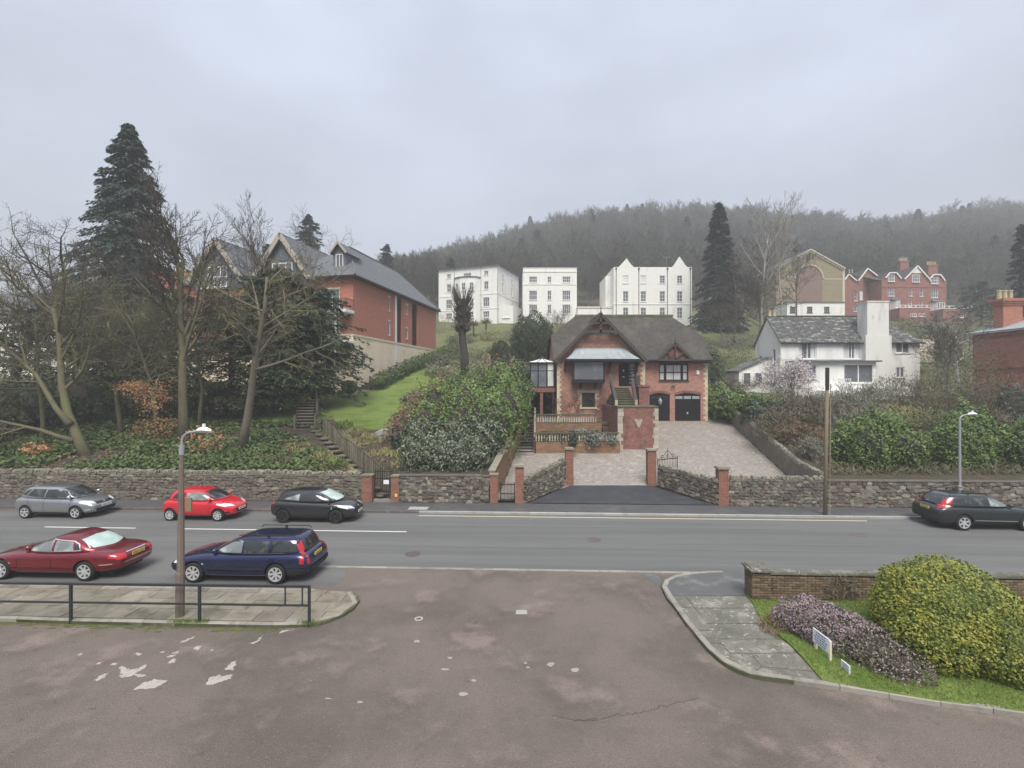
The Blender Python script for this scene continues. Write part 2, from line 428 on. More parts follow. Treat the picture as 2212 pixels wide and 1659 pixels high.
defm('pole_wood', (0.215,0.180,0.115), 0.9, [((0.14,0.115,0.07),3,0.45,0.75,6,(1,1,0.12)),((0.20,0.21,0.10),1.2,0.55,0.8,5)], bump=(30,0.4,0.02))
defm('white_frame', (0.74,0.74,0.73), 0.5)
defm('cream_trim', (0.62,0.56,0.45), 0.7)
defm('stone_sill', (0.60,0.55,0.46), 0.8)
defm('grey_bargeboard', (0.42,0.38,0.31), 0.75, [((0.34,0.305,0.25),2,0.5,0.8,4)])
defm('grey_cladding', (0.155,0.175,0.205), 0.7, brick=(4.0,0.16,(0.10,0.115,0.135),0.015,0.05))
defm('gutter_black', (0.022,0.022,0.024), 0.45)
defm('window_glass', (0.115,0.125,0.14), 0.08, [((0.19,0.205,0.22),0.8,0.45,0.7,3)], spec=0.7)
defm('dark_glass', (0.022,0.026,0.028), 0.06, [((0.06,0.068,0.07),1.2,0.5,0.72,4)], spec=0.6)
defm('curtain', (0.66,0.66,0.65), 0.9, [((0.48,0.48,0.48),5,0.45,0.7,3,(1,1,0.08))])
defm('pale_blind', (0.62,0.65,0.66), 0.6)
defm('opal_glass', (0.66,0.67,0.64), 0.4)
defm('door_black', (0.010,0.010,0.014), 0.55, spec=0.2)
defm('brass', (0.72,0.66,0.50), 0.35, metal=0.4)
defm('white_plastic', (0.76,0.76,0.74), 0.5)
defm('yellow_plate', (0.75,0.55,0.12), 0.5)
defm('sign_white', (0.78,0.79,0.82), 0.5)
defm('sign_blue', (0.20,0.24,0.42), 0.6)
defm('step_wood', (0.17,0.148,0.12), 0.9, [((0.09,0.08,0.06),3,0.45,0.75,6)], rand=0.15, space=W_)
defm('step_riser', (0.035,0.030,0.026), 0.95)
defm('fence_wood', (0.25,0.225,0.175), 0.9, [((0.16,0.15,0.10),3,0.45,0.75,6,(1,1,0.2)),((0.15,0.17,0.07),1.8,0.58,0.8,5)], rand=0.25, space=W_)
defm('mossy_step', (0.125,0.112,0.078), 0.9, [((0.075,0.085,0.03),3,0.45,0.7,6)], rand=0.2, space=W_)
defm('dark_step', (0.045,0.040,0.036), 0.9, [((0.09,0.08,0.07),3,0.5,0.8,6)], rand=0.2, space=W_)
defm('terracotta', (0.42,0.24,0.15), 0.85, rand=0.15)
defm('buff_pot', (0.46,0.40,0.25), 0.85, rand=0.15)
defm('rock', (0.26,0.27,0.235), 0.9, [((0.15,0.17,0.10),3,0.5,0.75,6)], bump=(8,0.7,0.05))
# plants
defm('bark_grey', (0.155,0.135,0.105), 0.9, [((0.10,0.085,0.065),5,0.45,0.75,6,(1,1,0.3)),((0.16,0.17,0.085),1.6,0.5,0.8,5)], bump=(18,0.6,0.03), space=W_)
defm('bark_moss', (0.120,0.108,0.066), 0.9, [((0.075,0.068,0.045),5,0.45,0.75,6,(1,1,0.3)),((0.125,0.14,0.05),1.3,0.48,0.75,5)], bump=(18,0.6,0.03), space=W_)
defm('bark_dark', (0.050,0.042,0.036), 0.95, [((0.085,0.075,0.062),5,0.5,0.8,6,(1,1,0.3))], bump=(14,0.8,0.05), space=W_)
defm('bark_birch', (0.33,0.315,0.29), 0.85, [((0.15,0.13,0.12),4,0.55,0.75,5,(1,1,3))], space=W_)
defm('twig_brown', (0.075,0.060,0.050), 0.95)
defm('twig_grey', (0.085,0.078,0.068), 0.95)
defm('twig_moss', (0.135,0.125,0.075), 0.95, [((0.18,0.18,0.085),0.6,0.45,0.7,4)], space=W_)
defm('twig_pale', (0.24,0.225,0.20), 0.95)
defm('twig_red', (0.21,0.105,0.075), 0.95, island=((0.12,0.075,0.055),))
defm('hill_twig', (0.086,0.080,0.068), 0.95)
defm('hill_twig_green', (0.074,0.084,0.056), 0.95)
defm('yew_needles', (0.022,0.040,0.017), 0.7, [((0.040,0.060,0.024),0.9,0.45,0.75,4)], island=((0.062,0.090,0.036),0.3), space=W_)
defm('yew_olive', (0.068,0.074,0.030), 0.75, [((0.11,0.105,0.045),0.9,0.45,0.75,4)], island=((0.10,0.105,0.045),0.3), space=W_)
defm('fir_needles', (0.026,0.046,0.034), 0.7, island=((0.062,0.088,0.066),0.25))
defm('spruce_needles', (0.018,0.036,0.030), 0.7, island=((0.045,0.07,0.055),0.3))
defm('laurel_leaf', (0.085,0.158,0.026), 0.42, [((0.165,0.23,0.036),0.45,0.46,0.62,4),((0.040,0.078,0.026),0.8,0.5,0.72,4)], island=((0.15,0.215,0.05),0.35), spec=0.5, space=W_)
defm('dusty_leaf', (0.085,0.110,0.058), 0.5, [((0.045,0.068,0.026),0.9,0.42,0.66,4)], island=((0.24,0.265,0.185),0.45), spec=0.5, space=W_)
defm('dark_shrub_leaf', (0.026,0.050,0.024), 0.5, [((0.018,0.034,0.018),0.9,0.45,0.7,4)], island=((0.058,0.088,0.045),0.4), spec=0.45, space=W_)
defm('hedge_leaf', (0.055,0.098,0.022), 0.6, island=((0.115,0.165,0.045),0.3), space=W_)
defm('russet_leaf', (0.155,0.088,0.058), 0.8, island=((0.25,0.155,0.11),0.3), space=W_)
defm('crimson_leaf', (0.185,0.062,0.050), 0.8, island=((0.27,0.135,0.11),0.3), space=W_)
defm('beech_leaf', (0.30,0.145,0.065), 0.8, island=((0.42,0.25,0.13),0.2), space=W_)
defm('shrub_green', (0.078,0.140,0.026), 0.5, [((0.046,0.088,0.018),0.7,0.42,0.68,4)], island=((0.155,0.215,0.05),0.4), spec=0.45, space=W_)
defm('grey_shrub', (0.135,0.135,0.105), 0.8, [((0.165,0.125,0.085),0.35,0.45,0.65,4)], island=((0.23,0.225,0.18),0.35), space=W_)
defm('brush_brown', (0.105,0.086,0.058), 0.9, [((0.075,0.085,0.045),0.3,0.45,0.7,4)], island=((0.18,0.155,0.11),0.3), space=W_)
defm('brush_green', (0.085,0.102,0.045), 0.85, [((0.10,0.09,0.055),0.35,0.45,0.7,4)], island=((0.125,0.135,0.07),0.3), space=W_)
defm('ivy_leaf', (0.045,0.078,0.022), 0.6, [((0.085,0.125,0.030),0.5,0.45,0.7,4),((0.085,0.066,0.035),0.35,0.55,0.75,4)], island=((0.11,0.155,0.05),0.3), space=W_)
defm('dead_leaf', (0.135,0.092,0.055), 0.9, island=((0.22,0.165,0.105),0.3), space=W_)
defm('dry_grass', (0.27,0.235,0.115), 0.9, island=((0.19,0.22,0.075),0.3), space=W_)
defm('grass_blade', (0.105,0.155,0.028), 0.8, [((0.20,0.215,0.055),1.2,0.46,0.68,5),((0.06,0.10,0.02),2.4,0.5,0.7,4)], island=((0.16,0.235,0.05),0.2), space=W_)
defm('golden_leaf', (0.085,0.125,0.018), 0.55, [((0.27,0.265,0.035),3.2,0.40,0.60,6),((0.05,0.085,0.014),1.3,0.5,0.72,4)], island=((0.22,0.245,0.045),0.35), spec=0.4, space=W_)
defm('heather_green', (0.098,0.104,0.060), 0.8, island=((0.18,0.165,0.115),0.3), space=W_)
defm('heather_flower', (0.285,0.205,0.232), 0.85, [((0.205,0.17,0.145),1.6,0.45,0.65,5)], island=((0.36,0.265,0.305),0.25), space=W_)
defm('blossom', (0.72,0.66,0.67), 0.85, island=((0.46,0.38,0.39),0.3))
defm('silver_shrub', (0.17,0.185,0.155), 0.8, island=((0.27,0.285,0.24),0.3), space=W_)
# ------------------------------------------------------------ terrain
PL = [(26.4,1.42),(30,2.05),(36,3.0),(44,4.2),(50,5.25),(60,7.9),(77,11.5),(100,18.4),(130,25)]
PC = [(26.2,0.10),(29.5,0.33),(35,1.50),(43,3.15),(52,5.4),(60,8.3),(80,13.6),(100,18.8),(130,25)]
PR = [(26.2,1.42),(30,1.95),(40,3.4),(50,5.0),(55,5.5),(62,7.6),(72,11.0),(85,14.8),(100,18.5),(115,21.6),(130,25)]
CREST = [(-200,20),(300,80),(700,150),(860,210),(950,245),(1020,262),(1100,285),(1200,312),(1300,330),(1400,340),(1500,340),(1600,334),(1700,326),(1800,320),(1900,312),(2000,320),(2100,336),(2212,350),(2500,370),(2900,380)]
HILLD = 300.0
def b_left(y):
    return -1.15 + (min(y, 48) - 26.2) * 0.144
def b_right(y):
    return 17.0 + (min(y, 50) - 26.4) * 0.135
GA0, GA1 = (-7.25,26.8), (-14.4,35.7); GAL = (GA1[0]-GA0[0])**2+(GA1[1]-GA0[1])**2
def h(x, y):
    s, t = to_st(x, y)
    if t < 26.15:
        return -0.05
    l = interp(y, PL); c = interp(y, PC) - 0.10; r = interp(y, PR)
    wd = interp(y, [(26,0.25),(45,0.3),(52,2.0),(60,6.0),(100,12.0)])
    kl = smooth01((x - b_left(y)) / wd + 0.5)
    kr = smooth01((x - b_right(y)) / wd + 0.5)
    z = l*(1-kl) + c*(kl-kl*kr) + r*kl*kr if kl > 0.999 else l*(1-kl) + c*kl
    if y < 37 and -16 < x < -6:            # cutting for the steps behind the iron gate
        k = ((x-GA0[0])*(GA1[0]-GA0[0])+(y-GA0[1])*(GA1[1]-GA0[1]))/GAL
        if -0.05 < k < 1.02:
            dd = math.hypot(x-lerp(GA0[0],GA1[0],k), y-lerp(GA0[1],GA1[1],k))
            z = lerp(min(z, lerp(0.2,2.95,k)), z, smooth01((dd-0.55)/0.35))
    if y > 130:
        k = (y - 130) / (HILLD - 130)
        px = 1106 + x * FOC / max(y, 1.0)
        top = CAMH + interp(px, CREST) * HILLD / FOC
        if k <= 1.0:
            z = lerp(25.0, max(top, 12.0), k ** 1.05)
        else:
            z = max(top, 12.0) - (k - 1.0) * 55.0
        z += 2.2 * mnoise.noise(Vector((x*0.02, y*0.02, 0)))
    elif y > 40:
        z += 0.25 * mnoise.noise(Vector((x*0.12, y*0.12, 3.0))) * smooth01((y-40)/20)
    return z
def hit(px, py, y0=26.5, y1=300):
    d = at(px, py, 1.0) - Vector((0,0,CAMH))
    y = y0
    while y < y1:
        x = d.x * y; z = CAMH + d.z * y
        if z <= h(x, y):
            return Vector((x, y, h(x, y)))
        y += 0.1 + y * 0.002
    return None
def onground(px, D):
    x = (px - 1106) * D / FOC
    return Vector((x, D, h(x, D)))

def axis_lines(spec):
    out = []
    for a, b, stp in spec:
        n = max(1, int(round((b - a) / stp)))
        out += [a + (b - a) * i / n for i in range(n)]
    out.append(spec[-1][1])
    return out
xs = axis_lines([(-900,-300,60),(-300,-100,14),(-100,-45,3),(-45,-16,0.8),(-16,-6,0.25),(-6,-4,0.6),(-4,4,0.2),(4,15,0.8),(15,22,0.2),(22,45,0.8),(45,110,3),(110,400,14),(400,900,60)])
ys = axis_lines([(-400,-20,60),(-20,24,4),(24,28,0.2),(28,37,0.3),(37,60,0.7),(60,132,2.0),(132,330,7),(330,460,20),(460,1500,130)])
tv = [(x, y, h(x, y)) for y in ys for x in xs]
nx = len(xs); tf = []; tmi = []
for j in range(len(ys)-1):
    for i in range(nx-1):
        tf.append((j*nx+i, j*nx+i+1, (j+1)*nx+i+1, (j+1)*nx+i))
        yc = (ys[j]+ys[j+1])/2; xc = (xs[i]+xs[i+1])/2
        if yc > 132: mi = 2
        elif yc < 40: mi = 0
        elif xc < -2.5 and yc < 52: mi = 1
        else: mi = 1
        tmi.append(mi)
gm = np_mesh('ground', tv, tf, smooth=True)
for k in ('bank_soil', 'rough_grass', 'hill_soil'):
    gm.materials.append(X[k])
gm.polygons.foreach_set('material_index', tmi)
ground = link_obj('ground', gm, None)
tag(ground, kind='structure')

from mathutils.geometry import delaunay_2d_cdt
def sheet(name, poly, zf, m, step=1.0, kind='structure', parent=None, label=None, cat=None, skirt=0.0):
    """flat-ish sheet filling a plan polygon at height zf(x,y), built as real triangles"""
    P2 = [Vector((p[0], p[1])) for p in poly]
    n = len(P2)
    pts = []
    for i in range(n):            # boundary points
        a, b = P2[i], P2[(i+1) % n]
        k = max(1, int((b-a).length / step))
        for j in range(k):
            pts.append(a.lerp(b, j/k))
    nb = len(pts)
    edges = [(i, (i+1) % nb) for i in range(nb)]
    x0 = min(p.x for p in P2); x1 = max(p.x for p in P2); y0 = min(p.y for p in P2); y1 = max(p.y for p in P2)
    def inside(x, y):
        c = False
        for i in range(n):
            a, b = P2[i], P2[i-1]
            if (a.y > y) != (b.y > y) and x < (b.x-a.x)*(y-a.y)/(b.y-a.y+1e-12)+a.x:
                c = not c
        return c
    if zf is not None:
        y = y0 + step*0.5
        while y < y1:
            x = x0 + step*0.5
            while x < x1:
                if inside(x, y): pts.append(Vector((x, y)))
                x += step
            y += step
    vo, eo, fo, *_ = delaunay_2d_cdt(pts, edges, [], 1, 1e-4)
    f = zf if callable(zf) else (lambda x, y: zf or 0.0)
    mb = MB()
    mb.v = [(v.x, v.y, f(v.x, v.y)) for v in vo]
    mb.f = [tuple(q) for q in fo]
    if skirt:
        b0 = len(mb.v)
        for i in range(nb):
            a, b = pts[i], pts[(i+1) % nb]
            k = len(mb.v)
            mb.v += [(a.x,a.y,f(a.x,a.y)),(b.x,b.y,f(b.x,b.y)),(b.x,b.y,f(b.x,b.y)-skirt),(a.x,a.y,f(a.x,a.y)-skirt)]
            mb.f.append((k,k+1,k+2,k+3))
    inv = world_m(parent).inverted() if parent is not None else None
    me = mb.mesh(name, inv, False)
    bm = bmesh.new(); bm.from_mesh(me)
    for fc in bm.faces:
        fc.normal_update()
        if fc.normal.z < -0.01: fc.normal_flip()
    bm.to_mesh(me); bm.free()
    o = link_obj(name, me, m, parent)
    if parent is None: tag(o, label, cat, None, kind)
    return o

def rectst(s0, s1, t0, t1):
    return [st(s0,t0), st(s1,t0), st(s1,t1), st(s0,t1)]
T_NEAR, T_FAR, T_WALL = 17.0, 24.2, 26.0
road = sheet('road', rectst(-160,160,T_NEAR-0.075,T_FAR), 0.0, X['road_asphalt'])
RM = Matrix.Rotation(-YAW,4,'Z'); road.data.transform(RM.inverted()); road.rotation_euler = (0,0,-YAW); ROOTM[road.name] = RM
fore = sheet('forecourt', rectst(-70,70,-25,T_NEAR-0.07), 0.0, X['pink_tarmac'])
def strip(name, a, b, w, z, m, parent):
    a = Vector(a); b = Vector(b); d = (b-a).normalized(); n = Vector((-d.y, d.x, 0))*w/2
    mb = MB(); mb.v = [tuple(p) for p in (a-n+Vector((0,0,z)), b-n+Vector((0,0,z)), b+n+Vector((0,0,z)), a+n+Vector((0,0,z)))]
    mb.f = [(0,1,2,3)]
    return mb.build(name, m, parent, fix=False)
# painted lines
def s_at(px, t):
    # s of the point on line t seen at column px
    k = (px - 1106) / FOC
    # X = k Y ; X = s c + t sn ; Y = -s sn + t c
    c, sn = math.cos(YAW), math.sin(YAW)
    return t * (k*c - sn) / (c + k*sn)
for a, b in ((-260,-18),(97,293),(396,878)):
    strip('centre_line', st(s_at(a,21.15),21.15), st(s_at(b,21.15),21.15), 0.11, 0.004, X['road_paint'], road)
strip('yellow_line', st(s_at(904,T_FAR-0.42),T_FAR-0.42), st(s_at(1873,T_FAR-0.42),T_FAR-0.42), 0.10, 0.004, X['yellow_paint'], road)
defm('seal_line', (0.075,0.077,0.078), 0.7, space=W_)
for a, b, t in ((-60,-9,19.3),(-7,30,19.25),(-40,12,22.1)): strip('joint_seam', st(a,t), st(b,t+0.05), 0.035, 0.003, X['seal_line'], road)
for x, t, r_ in ((2.5,20.4,0.33),(-4.6,18.4,0.3),(14.0,21.6,0.33)):
    mb = MB(); q = st(x,t); mb.lathe([(0.01,0.006),(r_*0.9,0.006),(r_*0.92,0.002),(r_,0.007),(r_,0.0)], q, 20); mb.build('manhole_cover', X['dark_kerb'], road)
# flush kerb across the entrance
def kerb_run(path, w, z0, z1, length, m, parent, name='kerb_stone', side=1):
    """row of kerb stones along a path of xy points; each stone an object"""
    pts = [Vector((p[0],p[1],0)) for p in path]
    seg = [0.0]
    for a, b in zip(pts, pts[1:]): seg.append(seg[-1] + (b-a).length)
    def pos(d):
        d = max(0, min(seg[-1], d))
        for i in range(len(pts)-1):
            if d <= seg[i+1] or i == len(pts)-2:
                k = (d-seg[i])/max(1e-6, seg[i+1]-seg[i])
                return pts[i].lerp(pts[i+1], k)
    n = max(1, int(round(seg[-1]/length)))
    for i in range(n):
        a = pos(seg[-1]*i/n); b = pos(seg[-1]*(i+1)/n)
        d = (b-a).normalized(); nn = Vector((-d.y,d.x,0))*side
        g = d*0.006
        a = a+g; b = b-g
        zz = z1 + rnd.uniform(-0.004, 0.004)
        mb = MB()
        q = [a, b, b+nn*w, a+nn*w]
        e = 0.015
        q2 = [a+nn*e, b+nn*e, b+nn*w, a+nn*w]
        vs = [(p.x,p.y,z0) for p in q] + [(p.x,p.y,zz-e) for p in q] + [(p.x,p.y,zz) for p in q2]
        mb.add(vs, [(0,1,5,4),(1,2,6,5),(2,3,7,6),(3,0,4,7),(4,5,9,8),(5,6,10,9),(6,7,11,10),(7,4,8,11),(8,9,10,11)])
        mb.build(name, m, parent)
kerb_run([st(s_at(560,17),16.93), st(s_at(1530,17),16.93)], 0.14, -0.1, 0.012, 0.92, X['kerb_stone'], road, side=1)
# tarmac of the lay-by and patches where the two surfaces meet
def patch(name, pts, z, m, parent):
    mb = MB(); mb.poly([(p[0],p[1],z) for p in pts])
    return mb.build(name, m, parent, fix=False)
lay = sheet('lay_by', [st(-70,15.2), Vector(gnd(700,1266)), Vector(gnd(728,1262)), Vector(gnd(742,1246)), st(s_at(750,16.93),16.92), st(-70,16.92)], 0.004, X['road_asphalt'])
patch('tarmac_patch', [gnd(1383,1240), gnd(1420,1240), gnd(1436,1262), gnd(1428,1268), gnd(1400,1252)], 0.004, X['grey_tarmac'], fore)
# worn pale patches on the forecourt (zoom picture coordinates: 2.4 per unit, offset 0,1209.6)
def zp(x, y): return gnd(x/2.4*1.0*0.9993, 1209.6 + y/2.4*0.9993)
WP = [[(612,605),(640,590),(615,560),(630,552),(665,568),(720,560),(762,538),(755,555),(715,585),(757,600),(735,610),(690,600),(650,612)],
      [(690,672),(735,640),(800,622),(870,622),(845,645),(790,668),(740,672)],
      [(1058,648),(1080,615),(1115,600),(1205,598),(1195,615),(1150,632),(1100,650)],
      [(1170,570),(1200,530),(1228,522),(1222,540),(1208,572)],
      [(488,625),(525,597),(562,588),(545,610),(505,628)],
      [(870,540),(890,515),(915,512),(900,535)],
      [(860,508),(880,495),(915,492),(895,505)],
      [(885,487),(905,477),(932,473),(920,485)],
      [(930,430),(970,410),(1010,398),(1000,410),(950,428)],
      [(1000,462),(1020,447),(1045,450),(1030,468)],
      [(1296,435),(1330,420),(1362,392),(1350,418),(1320,435)],
      [(1446,383),(1460,365),(1530,360),(1490,372)],
      [(695,490),(715,480),(738,488),(720,500)],
      [(573,545),(590,532),(610,538),(595,548)],
      [(495,543),(515,530),(530,532),(510,543)],
      [(400,495),(415,485),(432,487),(415,497)],
      [(828,480),(845,474),(858,478),(842,484)],
      [(1090,470),(1100,463),(1112,467),(1100,474)]]
def wobble(pts, n=2, amp=0.10):
    out = []
    for i in range(len(pts)):
        a = Vector(pts[i]); b = Vector(pts[(i+1) % len(pts)])
        L = (b-a).length
        for k in range(n):
            q = a.lerp(b, k/n)
            q += Vector((rnd.uniform(-1,1), rnd.uniform(-1,1), 0))*L*amp
            out.append(q)
    return out
for w in WP:
    patch('worn_patch', wobble([zp(*p) for p in w], 7, 0.14), 0.004, X['worn_patch'], fore)
def zq(x, y): return gnd(691.2 + x/2.5602, 1152 + y/2.5602)
for (x, y, rx, ry) in ((535,598,22,9),(720,690,18,8),(690,752,28,8),(850,815,16,8),(795,890,30,12),(1150,742,13,6),(1275,725,22,14),(1412,757,26,14),(220,934,20,8),(45,914,22,5),(1137,718,10,6)):
    pts = []
    for k in range(12):
        a = 2*math.pi*k/12
        rr = rnd.uniform(0.6,1.1)
        pts.append(zq(x+math.cos(a)*rx*rr, y+math.sin(a)*ry*rr))
    patch('faint_patch', pts, 0.004, X['faint_patch'], fore)
# access covers
mb = MB()
c0 = gnd(1114,1327); c1 = gnd(1139,1327); c2 = gnd(1138,1318); c3 = gnd(1115,1318)
mb.prism([Vector((p.x,p.y,0.0)) for p in (c0,c1,c2,c3)], (0,0,0.008))
o = mb.build('drain_cover', X['pale_kerb']); tag(o, 'pale rectangular access cover set in the pink tarmac', 'cover')
mb = MB(); g0 = gnd(904.5,1337)
mb.lathe([(0.07,0.0),(0.12,0.0),(0.12,0.012),(0.07,0.010),(0.07,0.0)], g0, 20, 'Z', False)
o = mb.build('stopcock_ring', X['pale_kerb']); tag(o, 'small pale ring of a stopcock cover in pink tarmac', 'cover')
# cracks in the tarmac
def crackline(pts, w, m=None):
    mb = MB(); P = []
    for a, b in zip(pts, pts[1:]):
        for k in range(8):
            q = zq(*a).lerp(zq(*b), k/8); q += Vector((rnd.uniform(-1,1), rnd.uniform(-1,1), 0))*0.05
            P.append(q)
    for i, (a, b) in enumerate(zip(P, P[1:])):
        d = (b-a).normalized(); n = Vector((-d.y,d.x,0))*w*rnd.uniform(0.4,1.0)
        mb.poly([(p.x,p.y,0.004) for p in (a-n, b-n, b+n, a+n)])
    return mb.build('crack', m or X['crack'], fore, fix=False)
crackline([(1400,1050),(1600,1015),(1790,985),(1980,935),(2130,905)], 0.008)
crackline([(1290,1010),(1450,1040),(1560,1020)], 0.007)

# ------------------------------------------------------------ near pavement on the left (slabs)
ZP = 0.10
pv_front = [gnd(-620,1322,ZP), gnd(0,1335,ZP), gnd(152,1340,ZP), gnd(433,1346,ZP), gnd(600,1349,ZP), gnd(671,1347,ZP), gnd(708,1339,ZP), gnd(740,1326,ZP), gnd(765,1310,ZP), gnd(777,1294,ZP), gnd(774,1284,ZP), gnd(760,1277,ZP)]
pv_back = [gnd(683,1272,ZP), gnd(500,1269,ZP), gnd(0,1262,ZP), gnd(-620,1252,ZP)]
pv_poly = [Vector((p.x,p.y)) for p in pv_front + pv_back]
pave = sheet('pavement', pv_poly, ZP-0.022, X['slab_joint'], skirt=0.2)
def inpoly(x, y, P2):
    c = False; n = len(P2)
    for i in range(n):
        a, b = P2[i], P2[i-1]
        if (a.y > y) != (b.y > y) and x < (b.x-a.x)*(y-a.y)/(b.y-a.y+1e-12)+a.x: c = not c
    return c
# fit slab rows to the frame of the pavement
pa = Vector(gnd(0,1335,ZP)); pb = Vector(gnd(600,1349,ZP)); ud = (pb-pa); ud.z = 0; ud.normalize(); vd = Vector((-ud.y,ud.x,0))
rows = [0.16, 0.78, 1.38, 1.90, 2.30]
for r in range(4):
    v0, v1 = rows[r]+0.008, rows[r+1]-0.008
    u = -12.0 + rnd.uniform(0,0.6)
    while u < 11.5:
        w = rnd.choice([0.6,0.9,0.9,0.75])
        q = [pa+ud*(u+0.008)+vd*v0, pa+ud*(u+w-0.008)+vd*v0, pa+ud*(u+w-0.008)+vd*v1, pa+ud*(u+0.008)+vd*v1]
        u += w
        ins = [inpoly(p.x, p.y, pv_poly) for p in q]
        if not any(ins): continue
        if not all(ins):
            # trim to the kerb line
            q2 = []
            for i in range(4):
                a, b = q[i], q[(i+1)%4]
                for k in range(6):
                    p = a.lerp(b, k/6)
                    if inpoly(p.x, p.y, pv_poly): q2.append(p)
            if len(q2) < 4: continue
            q = q2
        zt = ZP + rnd.uniform(-0.006,0.006)
        mb = MB(); mb.prism([Vector((p.x,p.y,ZP-0.03)) for p in q], (0,0,zt-ZP+0.03))
        mb.build('slab', X['paving_slab'], pave)
kerb_run(pv_front, 0.13, -0.1, ZP, 0.9, X['kerb_stone'], pave, side=1)
kerb_run(list(reversed(pv_back)), 0.13, -0.1, ZP+0.004, 0.9, X['kerb_stone'], pave, side=-1)
# moss along the foot of the front kerb
mb = MB()
for i in range(260):
    a = pv_front[0].lerp(pv_front[5], rnd.random())
    f = pv_front[1].lerp(pv_front[4], (i+rnd.random())/260)
    p = Vector((f.x, f.y, 0)) - vd*abs(rnd.gauss(0,0.10))
    rr = rnd.uniform(0.02,0.10)
    pts = [(p.x+rr*1.8*math.cos(t)*rnd.uniform(.6,1.1), p.y+rr*0.6*math.sin(t)*rnd.uniform(.6,1.1), 0.004+0.0001*(i%7)) for t in [2*math.pi*k/7 for k in range(7)]]
    mb.poly(pts)
o = mb.build('moss_edge', X['moss'], fore, fix=False); tag(o, kind='stuff')

# ------------------------------------------------------------ island on the right: kerb, tarmac, concrete path, grass
def zr(x, y, z=ZP): return gnd(1382.4 + x/2.6667, 1180.8 + y/2.6667, z)
isl = [(600,143),(470,139),(380,141),(290,149),(200,164),(150,183),(128,206),(126,232),(145,262),(200,345),(262,432),(330,515),(385,580),(450,640),(500,675),(560,706),(630,730),(700,746),(850,764),(1000,782),(1300,827),(1700,892),(2212,957),(2700,1030)]
isl_w = [zr(*p) for p in isl]
island_poly = [Vector((p.x,p.y)) for p in isl_w] + [Vector((17.5, isl_w[-1].y)), Vector((17.5, 15.2)), Vector((isl_w[0].x, isl_w[0].y))][:2]
kp = sheet('island_pavement', [zr(600,143),zr(470,139),zr(380,141),zr(290,149),zr(200,164),zr(150,183),zr(128,206),zr(126,232),zr(150,282),zr(612,282)], ZP, X['grey_tarmac'], skirt=0.2)
kerb_run(isl_w[1:17], 0.15, -0.1, ZP+0.012, 0.62, X['kerb_stone'], kp, side=1)
kerb_run(isl_w[16:], 0.12, -0.1, ZP+0.012, 0.9, X['kerb_stone'], kp, side=1)
path_poly = [zr(150,284),zr(200,345),zr(262,432),zr(330,515),zr(385,580),zr(450,640),zr(500,675),zr(560,706),zr(630,730),zr(700,746),zr(850,764),zr(1000,782),zr(1050,772),zr(985,700),zr(930,640),zr(870,575),zr(830,540),zr(760,480),zr(700,430),zr(660,350),zr(640,315),zr(612,284)]
cpath = sheet('concrete_path', path_poly, ZP-0.012, X['slab_joint'], skirt=0.15)
pp2 = [Vector((p.x,p.y)) for p in path_poly]
def cpoly(pts):
    q = [zr(*p) for p in pts]
    mb = MB(); zt = rnd.uniform(-0.003,0.004)
    mb.prism([Vector((p.x,p.y,ZP-0.03)) for p in q], (0,0,0.03+zt))
    mb.build('slab', X['lichen_concrete'], cpath)
cpoly([(262,285),(610,285),(640,316),(660,352),(318,352)])
cpoly([(150,285),(258,285),(314,352),(200,344)])
cpoly([(204,350),(316,356),(412,480),(300,476)])
cpoly([(320,356),(662,356),(700,430),(708,440),(380,440)])
cpoly([(382,444),(712,444),(760,480),(776,530),(448,530)])
cpoly([(302,480),(414,484),(470,560),(360,548)])
cpoly([(450,534),(778,534),(826,542),(870,575),(900,610),(520,612)])
cpoly([(362,552),(472,564),(556,660),(450,638),(385,578)])
cpoly([(522,616),(640,617),(700,690),(640,728),(560,704)])
cpoly([(642,617),(904,614),(930,640),(985,700),(1000,716),(704,690)])
cpoly([(702,694),(1002,720),(1046,771),(1000,780),(850,763),(700,745),(650,730)])
grass_poly = [zr(612,284),zr(640,315),zr(660,350),zr(700,430),zr(760,480),zr(830,540),zr(870,575),zr(930,640),zr(985,700),zr(1050,772),zr(1300,822),zr(1700,887),zr(2212,952),zr(2700,1025)]
gp = [Vector((p.x,p.y)) for p in grass_poly]
wl = st(*(s_at(1612,14.75),14.75))
gp += [Vector((18.0, gp[-1].y)), Vector(st(18.0,14.75)[:2]), Vector(st(s_at(1640,14.75),14.75)[:2])]
def gz(x, y): return ZP + 0.03 + 0.05*mnoise.noise(Vector((x*0.8,y*0.8,0)))
verge = sheet('grass_verge', gp, gz, X['lawn'], step=0.35, skirt=0.15)

# ------------------------------------------------------------ far pavement
fp = sheet('far_pavement', rectst(-160,160,T_FAR+0.12,T_WALL+0.06), 0.10, X['footway_tarmac'])
kerb_run([st(-34,T_FAR), st(s_at(905,T_FAR),T_FAR)], 0.125, -0.1, 0.104, 0.915, X['dark_kerb'], fp, side=1)
kerb_run([st(s_at(905,T_FAR),T_FAR), st(34,T_FAR)], 0.125, -0.1, 0.104, 0.915, X['pale_kerb'], fp, side=1)
def flatbox(name, cx, cy, w, d, z, th, m, label, cat, rz=-YAW):
    mb = MB(); mb.obox((cx,cy,z+th/2), (w,d,th), rz); o = mb.build(name, m); tag(o, label, cat); return o
p = gnd(904,1098,0.1)
flatbox('access_cover', p.x, p.y, 1.0, 0.55, 0.102, 0.008, X['pale_kerb'], 'pale rectangular access cover in the far pavement beyond the black car', 'cover')
